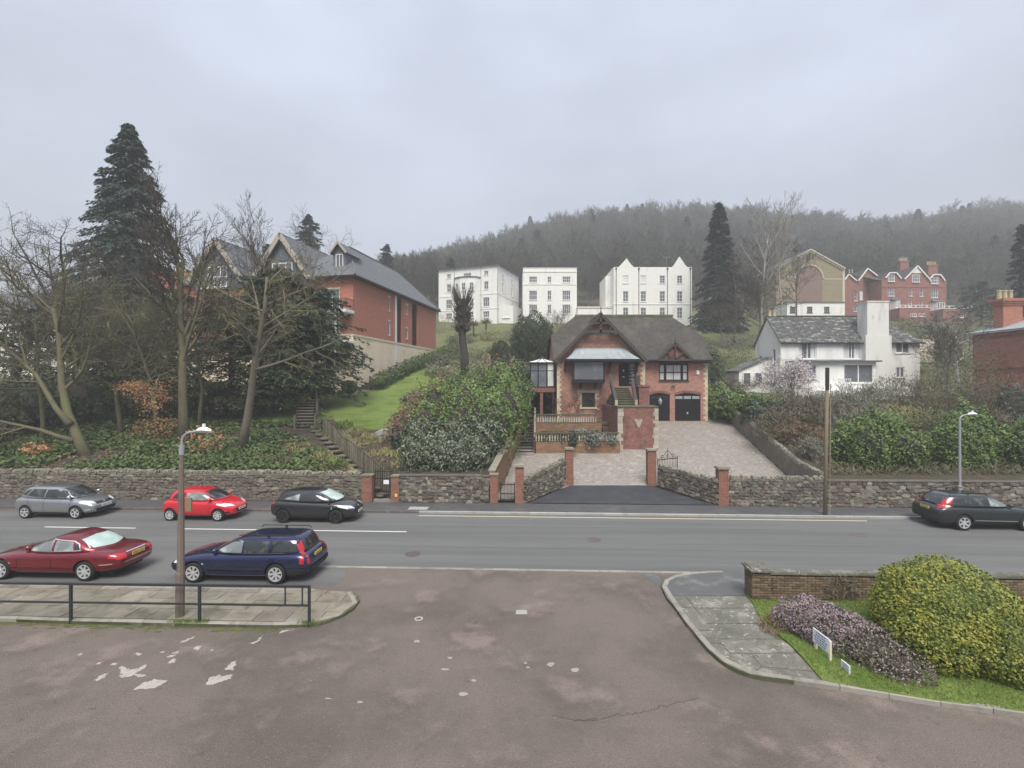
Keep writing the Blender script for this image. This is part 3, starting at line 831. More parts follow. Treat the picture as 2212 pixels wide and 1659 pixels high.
# black apron up to the gates
def drive_z(x, y):
    base = interp(y, PC)
    s, t = to_st(x, y)
    if t < 26.2: return 0.104
    return base + 0.01
GY = 29.5
apron_poly = [st(s_at(1140,T_WALL),T_WALL+0.06), st(s_at(1548,T_WALL),T_WALL+0.06), (( 1397-1106)*GY/FOC+0.1, GY, 0), ((1237-1106)*GY/FOC-0.1, GY, 0)]
apron = sheet('apron', apron_poly, lambda x, y: interp(y, [(25.2,0.104),(26.2,0.13),(29.5,0.345)])+0.01, X['dark_tarmac'], step=0.6)
p = gnd(1193,1076,0.16)
flatbox('meter_cover', p.x, p.y, 0.55, 0.42, 0.165, 0.014, X['galvanised'], 'small pale cover plate lying in the black tarmac apron', 'cover', 0.1)
dp = [(-1.0,26.6)]
dpts = [(b_left(y)+0.12, y) for y in (26.6,30,34,38,43,45)]
dpts = [(x, y, 0) for x, y in dpts]
right = [(b_right(y)-0.12, y, 0) for y in (54,50,46,42,38,34,30,27)]
drive_poly = dpts + [(3.9,45,0),(3.9,43.2,0),(17.3,43.2,0),(17.3,54,0)] + right + [((1563-1106)*26.3/FOC, 26.35, 0), ((1420-1106)*GY/FOC, GY+0.03, 0), ((1237-1106)*GY/FOC, GY+0.03, 0), ((1125-1106)*26.4/FOC, 26.6, 0)]
drive = sheet('driveway', drive_poly, lambda x, y: interp(y, PC)+0.015, X['block_paving'], step=0.7)
mb = MB(); mb.obox(((1317-1106)*GY/FOC, GY+0.02, 0.365), (4.5,0.14,0.03)); mb.build('threshold_strip', X['galvanised'], drive)

# lawn of the apartments
lawn_px = [(706,868),(712,890),(722,912),(742,926),(800,931),(872,932),(930,880),(925,830),(960,778),(940,767),(905,775),(870,797),(800,850),(795,857)]
lp = []
for q in lawn_px:
    w = hit(*q)
    lp.append((w.x, w.y, 0))
lawn = sheet('lawn', lp, lambda x, y: h(x, y)+0.10, X['lawn'], step=0.7, skirt=0.35)
lp2 = [(-34,39.5,0),(-24,38.8,0),(-18,38.5,0),(-15.2,40.5,0),(-15.4,49.3,0),(-34,52,0)]
lawn2 = sheet('lawn', lp2, lambda x, y: h(x, y)+0.06, X['lawn'], step=0.8, skirt=0.3)
# ------------------------------------------------------------ stone walls
def make_stone_mesh(seed, jag=0.16, sub=1):
    bm = bmesh.new()
    bmesh.ops.create_cube(bm, size=1.0)
    bmesh.ops.subdivide_edges(bm, edges=bm.edges, cuts=1, use_grid_fill=True)
    r = random.Random(seed)
    for v in bm.verts:
        k = v.co.length
        v.co *= lerp(1.0, 0.62/max(k,0.3), 0.55)
        v.co += Vector((r.uniform(-jag,jag), r.uniform(-jag,jag), r.uniform(-jag,jag)))*0.6
    me = bpy.data.meshes.new('stone')
    bm.to_mesh(me); bm.free()
    me.materials.append(STONES[seed % len(STONES)])
    return me
STONE_ME = [make_stone_mesh(i) for i in range(18)]
COPE_ME = []
for i in range(6):
    m_ = make_stone_mesh(100+i, 0.2); m_.materials.clear(); m_.materials.append(X['coping_stone']); COPE_ME.append(m_)
def put(name, me, parent, loc, scale, rot=(0,0,0)):
    """one piece sharing mesh data, placed in world space under an unrotated parent"""
    o = bpy.data.objects.new(name, me)
    COL.objects.link(o)
    o.parent = parent
    o.location = world_m(parent).inverted() @ Vector(loc)
    o.scale = scale
    o.rotation_euler = rot
    return o
def join_stones(name, items, mat_, parent):
    mb = MB()
    for me, loc, sc, rz in items:
        M_ = Matrix.Translation(Vector(loc)) @ Matrix.Rotation(rz,4,'Z') @ Matrix.Diagonal((*sc,1))
        mb.add([M_ @ v.co for v in me.vertices], [tuple(p.vertices) for p in me.polygons])
    o = mb.build(name, mat_, parent, fix=False)
    o['kind'] = 'stuff'
    return o
def rubble_wall(name, label, a, b, z0a, z0b, z1a, z1b, thick=0.4, cope='upright', size=(0.27,0.16), nobj=300, group=None, capw=0.05, capm='coping_stone'):
    """dry-looking rubble wall from a to b (front face line, camera side)"""
    a = Vector((a[0],a[1],0)); b = Vector((b[0],b[1],0))
    d = (b-a); L = d.length; d.normalize(); n = Vector((d.y,-d.x,0))
    if n.y > 0: n = -n
    rz = math.atan2(d.y, d.x)
    root = thing(name, label, 'wall', (a+b)/2 + Vector((0,0,min(z0a,z0b))), 0, group)
    mb = MB()
    P = [a+n*-0.03, b+n*-0.03, b-n*thick, a-n*thick]
    zb = [z0a-0.3, z0b-0.3, z0b-0.3, z0a-0.3]; zt = [z1a, z1b, z1b, z1a]
    mb.add([(p.x,p.y,z) for p, z in zip(P, zb)] + [(p.x,p.y,z) for p, z in zip(P, zt)], [(0,3,2,1),(4,5,6,7),(0,1,5,4),(1,2,6,5),(2,3,7,6),(3,0,4,7)])
    mb.build('core', X['mortar'], root)
    items = []
    hmean = (z1a-z0a+z1b-z0b)/2
    rows_ = max(2, int(hmean/size[1]))
    for r in range(rows_):
        u = -rnd.uniform(0, size[0])
        while u < L:
            w = size[0]*rnd.uniform(0.55,1.35)
            uc = u + w/2
            if 0.05 < uc < L-0.05:
                k = uc/L
                za, zb_ = lerp(z0a,z0b,k), lerp(z1a,z1b,k)
                hh = (zb_-za)/rows_
                zc = za + (r+0.5)*hh + rnd.uniform(-0.25,0.25)*hh
                sc = (w*1.05, rnd.uniform(0.12,0.18), hh*rnd.uniform(0.85,1.25))
                p = a + d*uc + n*rnd.uniform(-0.06,-0.03)
                items.append((rnd.choice(STONE_ME), (p.x,p.y,zc), sc, rz))
            u += w
    items.sort(key=lambda i: -i[2][0]*i[2][2])
    for me, loc, sc, q in items[:nobj]:
        put('stone', me, root, loc, sc, (rnd.uniform(-.15,.15), rnd.uniform(-.2,.2), q))
    if len(items) > nobj:
        join_stones('stone_infill', items[nobj:], STONES[0], root)
    if cope == 'upright':
        # thin bed then stones set on edge
        mb = MB()
        q = [a+n*0.04, b+n*0.04, b-n*(thick+0.04), a-n*(thick+0.04)]
        mb.add([(p.x,p.y,z) for p, z in zip(q, zt)] + [(p.x,p.y,z+0.05) for p, z in zip(q, zt)], [(0,3,2,1),(4,5,6,7),(0,1,5,4),(1,2,6,5),(2,3,7,6),(3,0,4,7)])
        mb.build('coping_bed', X[capm], root)
        u = 0.12
        while u < L-0.08:
            w = rnd.uniform(0.11,0.2)
            k = u/L
            hz = rnd.uniform(0.16,0.30)
            p = a + d*u - n*rnd.uniform(0.05,0.13)
            put('coping_stone', rnd.choice(COPE_ME), root, (p.x,p.y,lerp(z1a,z1b,k)+0.05+hz*0.33), (w*1.25, rnd.uniform(0.22,0.32), hz), (rnd.uniform(-.2,.2), rnd.uniform(-.25,.25), rz+rnd.uniform(-.2,.2)))
            u += w + rnd.uniform(0.0,0.06)
    elif cope == 'flat':
        mb = MB()
        q = [a+n*0.05, b+n*0.05, b-n*(thick+0.05), a-n*(thick+0.05)]
        mb.add([(p.x,p.y,z) for p, z in zip(q, zt)] + [(p.x,p.y,z+capw) for p, z in zip(q, zt)], [(0,3,2,1),(4,5,6,7),(0,1,5,4),(1,2,6,5),(2,3,7,6),(3,0,4,7)])
        mb.build('coping', X[capm], root)
    return root
def wpt(px, t=T_WALL): return st(s_at(px,t), t)
rubble_wall('stone_wall', 'long brown rubble stone wall with upright coping stones behind the parked cars', wpt(-420), wpt(782), 0.1,0.1, 1.50,1.50, nobj=300, size=(0.30,0.15))
rubble_wall('stone_wall', 'short rubble stone wall under the big laurel, between two gates', wpt(862), wpt(1040), 0.1,0.1, 1.52,1.54, cope='flat', size=(0.26,0.17), capm='mortar')
# low stone end pier next to the brick pier
mb_root = rubble_wall('stone_wall', 'narrow pale stone wall end beside the right brick pier of the laurel wall', wpt(1041), wpt(1056), 0.1,0.1, 1.50,1.50, cope='flat', size=(0.22,0.2), capm='mortar')
g1 = ((1236-1106)*GY/FOC-0.12, GY-0.05); g2 = ((1398-1106)*GY/FOC+0.12, GY-0.05)
rubble_wall('stone_wall', 'angled stone wing wall on the left of the drive entrance', wpt(1132), ((1222-1106)*GY/FOC, GY-0.12), 0.1,0.35, 1.22,1.75, thick=0.35, size=(0.24,0.15))
rubble_wall('stone_wall', 'angled stone wing wall on the right of the drive entrance', ((1420-1106)*GY/FOC, GY-0.12), wpt(1552), 0.35,0.1, 1.42,1.28, thick=0.35, size=(0.24,0.15))
rubble_wall('stone_wall', 'dark rubble stone wall with rounded coping right of the drive entrance', wpt(1576), wpt(1782), 0.1,0.1, 1.40,1.42, size=(0.26,0.15))
rubble_wall('stone_wall', 'pale rubble retaining wall behind the parked dark estate car', wpt(1784), wpt(2420), 0.1,0.1, 1.42,1.46, cope='flat', size=(0.32,0.17), capm='mortar')

# ------------------------------------------------------------ brick work built brick by brick
def brick_mesh(name, m, sx, sy, sz):
    bm = bmesh.new(); bmesh.ops.create_cube(bm, size=1.0)
    for v in bm.verts: v.co = Vector((v.co.x*sx, v.co.y*sy, v.co.z*sz))
    bmesh.ops.bevel(bm, geom=list(bm.edges), offset=0.006, segments=1, affect='EDGES')
    me = bpy.data.meshes.new(name); bm.to_mesh(me); bm.free(); me.materials.append(m)
    return me
PIER_BRICK = brick_mesh('brick', X['pier_brick'], 0.215, 0.05, 0.065)
PIER_HALF = brick_mesh('brick', X['pier_brick'], 0.1025, 0.05, 0.065)
GARD_BRICK = brick_mesh('brick', X['garden_brick'], 0.215, 0.05, 0.062)
GARD_HALF = brick_mesh('brick', X['garden_brick'], 0.1025, 0.05, 0.062)
def brick_face(root, a, b, z0, z1, me_full, me_half, out, pitch=0.225, course=0.075, skip=None, jit=0.004):
    """lay bricks on the vertical face from a to b; out = outward normal; returns placements"""
    a = Vector((a[0],a[1],0)); b = Vector((b[0],b[1],0)); d = b-a; L = d.length; d.normalize()
    rz = math.atan2(d.y, d.x); out = Vector(out)
    res = []
    nc = int((z1-z0)/course)
    for c in range(nc):
        z = z0 + (c+0.5)*course
        u = 0.0
        seq = []
        if c % 2: seq.append(0.1125)
        while sum(seq) < L-0.05: seq.append(pitch)
        for w in seq:
            ww = min(w, L-u)
            if ww < 0.07: break
            me = me_full if ww > 0.17 else me_half
            base = 0.215 if ww > 0.17 else 0.1025
            p = a + d*(u+ww/2) + out*(rnd.uniform(-jit,jit))
            res.append((me, (p.x,p.y,z), ((ww-0.010)/base,1,1), rz))
            u += ww
    return res
def pier(name, label, cx, cy, w, z0, z1, cap='slab', group=None, rz=0.0, bricks=True, capm='coping_stone'):
    root = thing(name, label, 'gate pier', (cx,cy,z0), 0, group)
    mb = MB(); mb.obox((cx,cy,(z0+z1)/2-0.1), (w-0.05,w-0.05,z1-z0+0.2), rz); mb.build('core', X['mortar'], root)
    ux = Vector((math.cos(rz), math.sin(rz), 0)); uy = Vector((-math.sin(rz), math.cos(rz), 0)); c = Vector((cx,cy,0))
    for face in ((-uy, ux), (-ux, -uy), (ux, uy)):
        out, dd = face
        a = c + out*(w/2-0.028) - dd*(w/2); b = c + out*(w/2-0.028) + dd*(w/2)
        for me, loc, sc, q in brick_face(root, a, b, z0, z1, PIER_BRICK, PIER_HALF, out):
            put('brick', me, root, loc, sc, (0,0,q))
    mb = MB()
    if cap == 'slab':
        mb.obox((cx,cy,z1+0.03), (w+0.12,w+0.12,0.06), rz)
        mb.obox((cx,cy,z1+0.085), (w+0.04,w+0.04,0.05), rz)
    else:
        mb.obox((cx,cy,z1+0.03), (w+0.06,w+0.06,0.06), rz)
    mb.build('cap', X[capm], root)
    return root
def wp_in(px, off=0.2): return st(s_at(px,T_WALL), T_WALL+off)
q = wp_in(793,0.22); pier('brick_pier', 'orange brick pier left of the black iron gate with a white notice', q.x,q.y,0.56,0.1,1.50,'flat',rz=-YAW)
q = wp_in(853,0.22); pier('brick_pier', 'orange brick pier with a yellow plate, right of the black iron gate', q.x,q.y,0.44,0.1,1.48,'flat',rz=-YAW)
yp = wp_in(856,-0.03)
mb = MB(); mb.obox((yp.x,yp.y,0.48), (0.13,0.03,0.16), -YAW); o = mb.build('marker_plate', X['yellow_plate']); tag(o, 'small yellow marker plate fixed low on a brick pier', 'sign')
q = wp_in(1067,0.22); pier('brick_pier', 'brick pier left of the narrow garden gate beside the drive', q.x,q.y,0.42,0.1,1.60,'flat',rz=-YAW)
q = wp_in(1122,0.22); pier('brick_pier', 'brick pier with dark slab cap right of the narrow garden gate', q.x,q.y,0.46,0.1,2.05,rz=-YAW)
pier('brick_pier', 'tall left brick gate pier of the driveway', (1230-1106)*GY/FOC, GY+0.1, 0.47, 0.33, 2.52)
pier('brick_pier', 'tall right brick gate pier of the driveway beside the open iron gate', (1407.5-1106)*GY/FOC, GY+0.1, 0.52, 0.33, 2.46)
q = wp_in(1563,0.2); pier('brick_pier', 'roadside brick pier at the end of the right wing wall', q.x,q.y,0.52,0.1,2.02,rz=-YAW)

# ------------------------------------------------------------ garden wall at the front right, brick by brick
TW = 14.82
wa = st(s_at(1660,TW),TW); wb = st(19.0,TW)
root = thing('garden_wall', 'low brown brick wall with stone coping beside the road, right foreground', 'wall', (wa+wb)/2, 0)
mb = MB(); mid = (wa+wb)/2 + SV*0.13
mb.obox((mid.x,mid.y,0.40), ((wb-wa).length,0.20,0.86), -YAW); mb.build('core', X['garden_mortar'], root)
its = brick_face(root, wa, wb, 0.10, 0.80, GARD_BRICK, GARD_HALF, -SV)
its.sort(key=lambda i: abs(i[1][0]-9.0))
for me, loc, sc, q in its[:290]:
    put('brick', me, root, loc, sc, (0,0,q))
join_stones('brick_infill', its[290:], X['garden_brick'], root)
u = 0.0; L = (wb-wa).length
while u < L:
    w = 0.9
    c = wa + SU*(u+w/2) + SV*0.13
    mb = MB(); mb.obox((c.x,c.y,0.855), (w-0.01,0.36,0.05), -YAW)
    mb.obox((c.x,c.y,0.888), (w-0.012,0.28,0.018), -YAW)
    mb.build('coping_slab', X['lichen_concrete'], root); u += w
pc = st(s_at(1640,TW-0.02),TW+0.10)
root = thing('garden_pier', 'square brown brick pier with a stone cap at the end of the low wall', 'pier', (pc.x,pc.y,0.08))
mb = MB(); mb.obox((pc.x,pc.y,0.5), (0.50,0.50,0.90), -YAW); mb.build('core', X['garden_mortar'], root)
for out, dd in ((-SV, SU), (-SU, -SV)):
    a = pc + out*0.247 - dd*0.27; b = pc + out*0.247 + dd*0.27
    for me, loc, sc, q in brick_face(root, a, b, 0.08, 0.95, GARD_BRICK, GARD_HALF, out):
        put('brick', me, root, loc, sc, (0,0,q))
mb = MB(); mb.obox((pc.x,pc.y,0.985), (0.66,0.66,0.06), -YAW); mb.obox((pc.x,pc.y,1.03), (0.54,0.54,0.03), -YAW); mb.build('cap', X['lichen_concrete'], root)

# ------------------------------------------------------------ wall up the right side of the drive
root = thing('drive_wall', 'long grey rendered wall climbing beside the driveway', 'wall', (b_right(36),36,h(16,36)))
mb = MB(); yy = [26.5+i*1.5 for i in range(15)]
for y0, y1 in zip(yy, yy[1:]):
    x0, x1 = b_right(y0), b_right(y1)
    z0, z1 = interp(y0,PC), interp(y1,PC)
    hh0 = interp(y0,[(26,1.35),(34,1.35),(46,1.2)]); hh1 = interp(y1,[(26,1.35),(34,1.35),(46,1.2)])
    mb.add([(x0-0.12,y0,z0-0.4),(x0+0.2,y0,z0-0.4),(x1+0.2,y1,z1-0.4),(x1-0.12,y1,z1-0.4),(x0-0.12,y0,z0+hh0),(x0+0.2,y0,z0+hh0),(x1+0.2,y1,z1+hh1),(x1-0.12,y1,z1+hh1)],
           [(0,3,2,1),(4,5,6,7),(0,1,5,4),(1,2,6,5),(2,3,7,6),(3,0,4,7)])
defm('drive_wall_render', (0.155,0.14,0.112), 0.9, [((0.22,0.205,0.17),1.0,0.45,0.75,6),((0.10,0.088,0.07),2.2,0.5,0.75,6)], bump=(14,0.6,0.03), space=W_)
mb.build('core', X['drive_wall_render'], root)
y = 26.8
while y < 47:
    z = interp(y,PC) + interp(y,[(26,1.35),(34,1.35),(46,1.2)])
    put('coping_stone', rnd.choice(COPE_ME), root, (b_right(y)+0.06,y,z+0.06), (rnd.uniform(0.28,0.4),rnd.uniform(0.2,0.32),rnd.uniform(0.16,0.26)), (rnd.uniform(-.2,.2),rnd.uniform(-.2,.2),1.4+rnd.uniform(-.2,.2)))
    y += rnd.uniform(0.2,0.3)
# ------------------------------------------------------------ brick retaining wall up the left side of the drive
root = thing('retaining_wall', 'sandy brick retaining wall climbing between the laurel and the driveway', 'wall', (b_left(34),34,1.2))
mb = MB(); yy = [26.6+i*1.4 for i in range(14)]
for y0, y1 in zip(yy, yy[1:]):
    x0, x1 = b_left(y0), b_left(y1)
    z0, z1 = interp(y0,PC), interp(y1,PC)
    t0 = max(interp(y0,PL)+0.25, z0+1.0); t1 = max(interp(y1,PL)+0.25, z1+1.0)
    mb.add([(x0-0.18,y0,z0-0.4),(x0+0.14,y0,z0-0.4),(x1+0.14,y1,z1-0.4),(x1-0.18,y1,z1-0.4),(x0-0.18,y0,t0),(x0+0.14,y0,t0),(x1+0.14,y1,t1),(x1-0.18,y1,t1)],
           [(0,3,2,1),(4,5,6,7),(0,1,5,4),(1,2,6,5),(2,3,7,6),(3,0,4,7)])
mb.build('core', X['sandstone_brick'], root)
mb = MB()
for y0, y1 in zip(yy, yy[1:]):
    x0, x1 = b_left(y0), b_left(y1)
    t0 = max(interp(y0,PL)+0.25, interp(y0,PC)+1.0); t1 = max(interp(y1,PL)+0.25, interp(y1,PC)+1.0)
    mb.bar((x0-0.02,y0,t0+0.03),(x1-0.02,y1,t1+0.03),0.40,0.06)
mb.build('coping', X['fence_wood'], root)
# ------------------------------------------------------------ building helpers
def wframe(o, u, d):
    """wall frame: u along the wall, d into the wall, z up"""
    u = Vector(u).normalized(); d = Vector(d).normalized()
    return Matrix(((u.x,d.x,0,o[0]),(u.y,d.y,0,o[1]),(0,0,1,o[2] if len(o) > 2 else 0),(0,0,0,1)))
def wallpanel(mb, W, u0, u1, z0, z1, ops=(), depth=0.16):
    mb.T = W
    us = sorted(set([u0,u1] + [v for o in ops for v in o[:2]])); zs = sorted(set([z0,z1] + [v for o in ops for v in o[2:4]]))
    for a, b in zip(us, us[1:]):
        for c, d in zip(zs, zs[1:]):
            um, zm = (a+b)/2, (c+d)/2
            if any(o[0] < um < o[1] and o[2] < zm < o[3] for o in ops): continue
            mb.poly([(a,0,c),(b,0,c),(b,0,d),(a,0,d)])
    for o in ops:
        a, b, c, d = o[:4]
        mb.poly([(a,0,c),(a,depth,c),(a,depth,d),(a,0,d)]); mb.poly([(b,0,c),(b,0,d),(b,depth,d),(b,depth,c)])
        mb.poly([(a,0,d),(a,depth,d),(b,depth,d),(b,0,d)]); mb.poly([(a,0,c),(b,0,c),(b,depth,c),(a,depth,c)])
    mb.T = None
def window(root, W, ua, ub, za, zb, fm, pm, nx=1, nz=1, bar=0.06, glaz=0.03, dep=0.09, sill=None, sillm=None, hood=None, xs_=None, zs_=None, name='window'):
    mb = MB(W); f0, f1 = dep-0.03, dep+0.05
    mb.box(ua,ub,f0,f1,zb-bar,zb); mb.box(ua,ub,f0,f1,za,za+bar)
    mb.box(ua,ua+bar,f0,f1,za+bar,zb-bar); mb.box(ub-bar,ub,f0,f1,za+bar,zb-bar)
    xl = xs_ if xs_ else [ua+(ub-ua)*i/nx for i in range(1,nx)]
    zl = zs_ if zs_ else [za+(zb-za)*i/nz for i in range(1,nz)]
    for x in xl: mb.box(x-glaz/2,x+glaz/2,f0+0.005,f1-0.005,za+bar,zb-bar)
    e = [ua+bar] + [x for x in xl] + [ub-bar]
    for z in zl:
        for a, b in zip(e, e[1:]):
            mb.box(a+glaz/2 if a != ua+bar else a, b-glaz/2 if b != ub-bar else b, f0+0.008, f1-0.008, z-glaz/2, z+glaz/2)
    o = mb.build(name, fm, root)
    mb = MB(W); mb.box(ua+bar*0.5,ub-bar*0.5,f1-0.025,f1-0.01,za+bar*0.5,zb-bar*0.5); mb.build('pane', pm, o)
    if sill:
        mb = MB(W); mb.box(ua-0.08,ub+0.08,-sill,0.06,za-0.10,za-0.002); mb.build('sill', sillm or fm, o)
    if hood:
        mb = MB(W); mb.box(ua-0.08,ub+0.08,-0.04,0.05,zb+0.002,zb+hood); mb.build('lintel', sillm or fm, o)
    return o
def roofslab(mb, pts, th=0.12):
    """roof plane from its top outline, thickened downwards"""
    a, b, c = Vector(pts[0]), Vector(pts[1]), Vector(pts[2])
    n = (b-a).cross(c-a).normalized()
    if n.z < 0: n = -n
    mb.prism(pts, -n*th)
def chimney_pots(root, c, n, sp, m, hgt=0.5, r=0.12, axis='x'):
    for i in range(n):
        off = (i-(n-1)/2)*sp
        x, y = (c[0]+off, c[1]) if axis == 'x' else (c[0], c[1]+off)
        mb = MB(); mb.lathe([(r*1.15,0),(r,0.06),(r*0.85,hgt*0.8),(r*1.1,hgt*0.85),(r*1.05,hgt),(r*0.7,hgt)], (x,y,c[2]), 8)
        mb.build('chimney_pot', m, root)

# ------------------------------------------------------------ the brick house above the drive
HD, GD = 42.0, 43.0
def hx(px, D=HD): return (px-1106)*D/FOC
def hz(py, D=HD): return CAMH-(py-829.5)*D/FOC
house = thing('brick_house', 'red brick house with brown tiled roof and dark timber gables above the paved drive', 'house', (10.5,46.5,3.0))
X0, X1, X2 = 3.90, hx(1393), 17.30
WF = wframe((0,HD,0),(1,0,0),(0,1,0)); GF = wframe((0,GD,0),(1,0,0),(0,1,0))
lw = (hx(1257),hx(1285),hz(879.5),hz(849))
fd = (hx(1336.5),hx(1374),hz(834.5),hz(783))
bayo = (hx(1241),hx(1304),hz(819),hz(782))
mb = MB()
EAV = 8.55; APX = hx(1297.5,41.5); APZ = 12.42
wallpanel(mb, WF, X0, X1, 2.6, EAV, [lw, fd, bayo], 0.2)
mb.T = WF; mb.poly([(X0,0,EAV),(X1,0,EAV),(APX,0,APZ)]); mb.T = None
gl = (hx(1403,GD),hx(1447,GD),hz(909.5,GD),hz(849,GD)); gr = (hx(1458,GD),hx(1513.5,GD),hz(909.5,GD),hz(849,GD))
rw = (hx(1424,GD),hx(1487,GD),hz(822,GD),hz(786.7,GD))
wallpanel(mb, GF, X1, X2, 2.6, 8.6, [gl, gr, rw], 0.22)
mb.poly([(X1,HD,2.6),(X1,GD,2.6),(X1,GD,8.6),(X1,HD,8.6)])
# right and left end walls with their half-gables, back wall
for x in (X0+0.0, X2):
    mb.poly([(x,GD if x == X2 else HD,2.6),(x,51.0,2.6),(x,51.0,8.6),(x,GD if x == X2 else HD,8.6)])
    mb.poly([(x,43.0,8.6),(x,51.0,8.6),(x,48.6,10.95),(x,45.4,10.95)])
mb.poly([(X0,51,2.6),(X2,51,2.6),(X2,51,8.6),(X0,51,8.6)])
mb.build('wall', X['house_brick'], house)
# arched heads over the garage doors
mb = MB()
for o in (gl, gr):
    n = 10; a, b = o[0], o[1]; zt = o[3]
    for i in range(n):
        u0, u1 = a+(b-a)*i/n, a+(b-a)*(i+1)/n
        k0, k1 = 1-(2*i/n-1)**2, 1-(2*(i+1)/n-1)**2
        mb.prism([(u0,GD+0.02,zt-0.22+0.20*k0),(u1,GD+0.02,zt-0.22+0.20*k1),(u1,GD+0.02,zt+0.0),(u0,GD+0.02,zt+0.0)], (0,0.17,0))
mb.build('arch_fill', X['house_brick'], house)
mb = MB()
for o in (gl, gr):
    n = 9; a, b = o[0]-0.06, o[1]+0.06; zt = o[3]
    for i in range(n):
        u0, u1 = a+(b-a)*i/n, a+(b-a)*(i+1)/n
        k0, k1 = 1-(2*i/n-1)**2, 1-(2*(i+1)/n-1)**2
        mb.prism([(u0,GD-0.015,zt-0.20+0.22*k0),(u1,GD-0.015,zt-0.20+0.22*k1),(u1,GD-0.015,zt-0.0+0.22*k1),(u0,GD-0.015,zt-0.0+0.22*k0)], (0,0.03,0))
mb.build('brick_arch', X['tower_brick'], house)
# garage doors
for o, nm in ((gl,'l'),(gr,'r')):
    mb = MB(GF); a, b, c, d = o
    mb.box(a,b,0.12,0.17,c,d-0.05)
    for i in range(1,10):
        u = a+(b-a)*i/10; mb.box(u-0.012,u+0.012,0.112,0.12,c+0.05,d-0.62)
    dr = mb.build('garage_door', X['door_black'], house)
    mb = MB(GF)
    for i in range(3):
        w = (b-a)/3; mb.box(a+w*i+0.06,a+w*(i+1)-0.06,0.10,0.118,d-0.52,d-0.27)
    mb.build('transom_pane', X['dark_glass'] if nm == 'l' else X['galvanised'], dr)
    if nm == 'r':
        mb = MB(GF); mb.box((a+b)/2-0.06,(a+b)/2+0.06,0.06,0.112,c+0.62,c+0.78); mb.build('handle', X['brass'], dr)
# wall lamp lantern on left garage, security lamp, alarm box
mb = MB(); lx, lz = hx(1425,GD), hz(870,GD); mb.lathe([(0.05,-0.2),(0.16,0.0),(0.19,0.22),(0.06,0.34),(0.02,0.42)], (lx,GD-0.14,lz), 6); mb.box(lx-0.03,lx+0.03,GD-0.14,GD+0.13,lz+0.34,lz+0.40)
mb.build('lantern', X['galvanised'], house)
mb = MB(GF); u, z = hx(1507,GD), hz(804.5,GD); mb.box(u-0.12,u+0.12,-0.09,0,z-0.17,z+0.17); mb.build('alarm_box', X['white_plastic'], house)
mb = MB(GF); u, z = hx(1453,GD), hz(834,GD); mb.box(u-0.03,u+0.03,-0.1,0,z,z+0.1); mb.box(u-0.15,u-0.04,-0.2,-0.08,z-0.12,z); mb.box(u+0.04,u+0.15,-0.2,-0.08,z-0.12,z); mb.build('security_lamp', X['dark_timber'], house)
# windows
w = window(house, WF, *lw, X['black_paint'], X['dark_glass'], 1, 2, bar=0.08, glaz=0.05, dep=0.12)
mb = MB(WF); mb.box(lw[0]-0.40,lw[1]+0.40,-0.03,0.05,lw[3]+0.04,lw[3]+0.24); mb.box(lw[0]-0.2,lw[1]+0.2,-0.06,0.06,lw[2]-0.15,lw[2]-0.004); mb.build('stone_lintel', X['quoin_stone'], house)
for side in (-1,1):
    z = lw[2]; i = 0
    while z < lw[3]-0.05:
        ww = 0.34 if i % 2 else 0.17
        a, b = (lw[0]-ww,lw[0]-0.005) if side < 0 else (lw[1]+0.005,lw[1]+ww)
        mb = MB(WF); mb.box(a,b,-0.025,0.05,z+0.006,min(z+0.2,lw[3]+0.03)); mb.build('quoin', X['quoin_stone'], house); z += 0.205; i += 1
# bedroom window with curtains: three lights
a, b, c, d = rw
window(house, GF, a, b, c, d, X['black_paint'], X['curtain'], bar=0.09, dep=0.10, xs_=[a+0.48,a+0.62,b-0.62,b-0.48], zs_=[(c+d)/2], glaz=0.07)
mb = MB(GF); mb.box(a+0.49,a+0.61,0.045,0.06,c+0.09,d-0.09); mb.box(b-0.61,b-0.49,0.045,0.06,c+0.09,d-0.09); mb.build('mullion', X['black_paint'], house)
mb = MB(GF); mb.box((a+b)/2-0.02,(a+b)/2+0.02,0.05,0.09,c+0.09,d-0.09); mb.build('glazing_bar', X['dark_timber'], house)
mb = MB(GF); mb.box(a-0.06,b+0.06,-0.08,0.07,c-0.10,c-0.003); mb.box(a-0.02,b+0.02,-0.02,0.05,d+0.003,d+0.12); mb.build('sill', X['dark_timber'], house)
# front door and sidelight
a, b, c, d = fd; ds = hx(1359.5)
mb = MB(WF); mb.box(a+0.03,ds-0.05,0.14,0.19,c,d-0.04)
for i in range(2):
    for j in range(3):
        u0 = a+0.12+i*0.36; z0 = c+0.15+j*0.62; mb.box(u0,u0+0.28,0.125,0.14,z0,z0+0.5)
dr = mb.build('door', X['door_black'], house)
mb = MB(WF); mb.box((a+ds)/2-0.07,(a+ds)/2+0.03,0.08,0.125,c+1.28,c+1.44); mb.box((a+ds)/2-0.10,(a+ds)/2+0.06,0.10,0.125,c+0.78,c+0.84); mb.build('handle', X['brass'], dr)
mb = MB(WF); mb.box(a,b,0.10,0.2,d-0.05,d); mb.box(ds-0.06,ds+0.02,0.09,0.2,c,d-0.05); mb.box(b-0.07,b,0.09,0.2,c,d-0.05); mb.box(a-0.0,a+0.03,0.09,0.2,c,d-0.05); fo_ = mb.build('door_frame', X['black_paint'], house)
mb = MB(WF); mb.box(ds+0.02,b-0.07,0.15,0.17,c+0.05,d-0.05); mb.build('sidelight', X['dark_glass'], house)
mb = MB(WF)
for i in range(1,7): z = c+(d-c)*i/7; mb.box(ds+0.02,b-0.07,0.135,0.15,z-0.012,z+0.012)
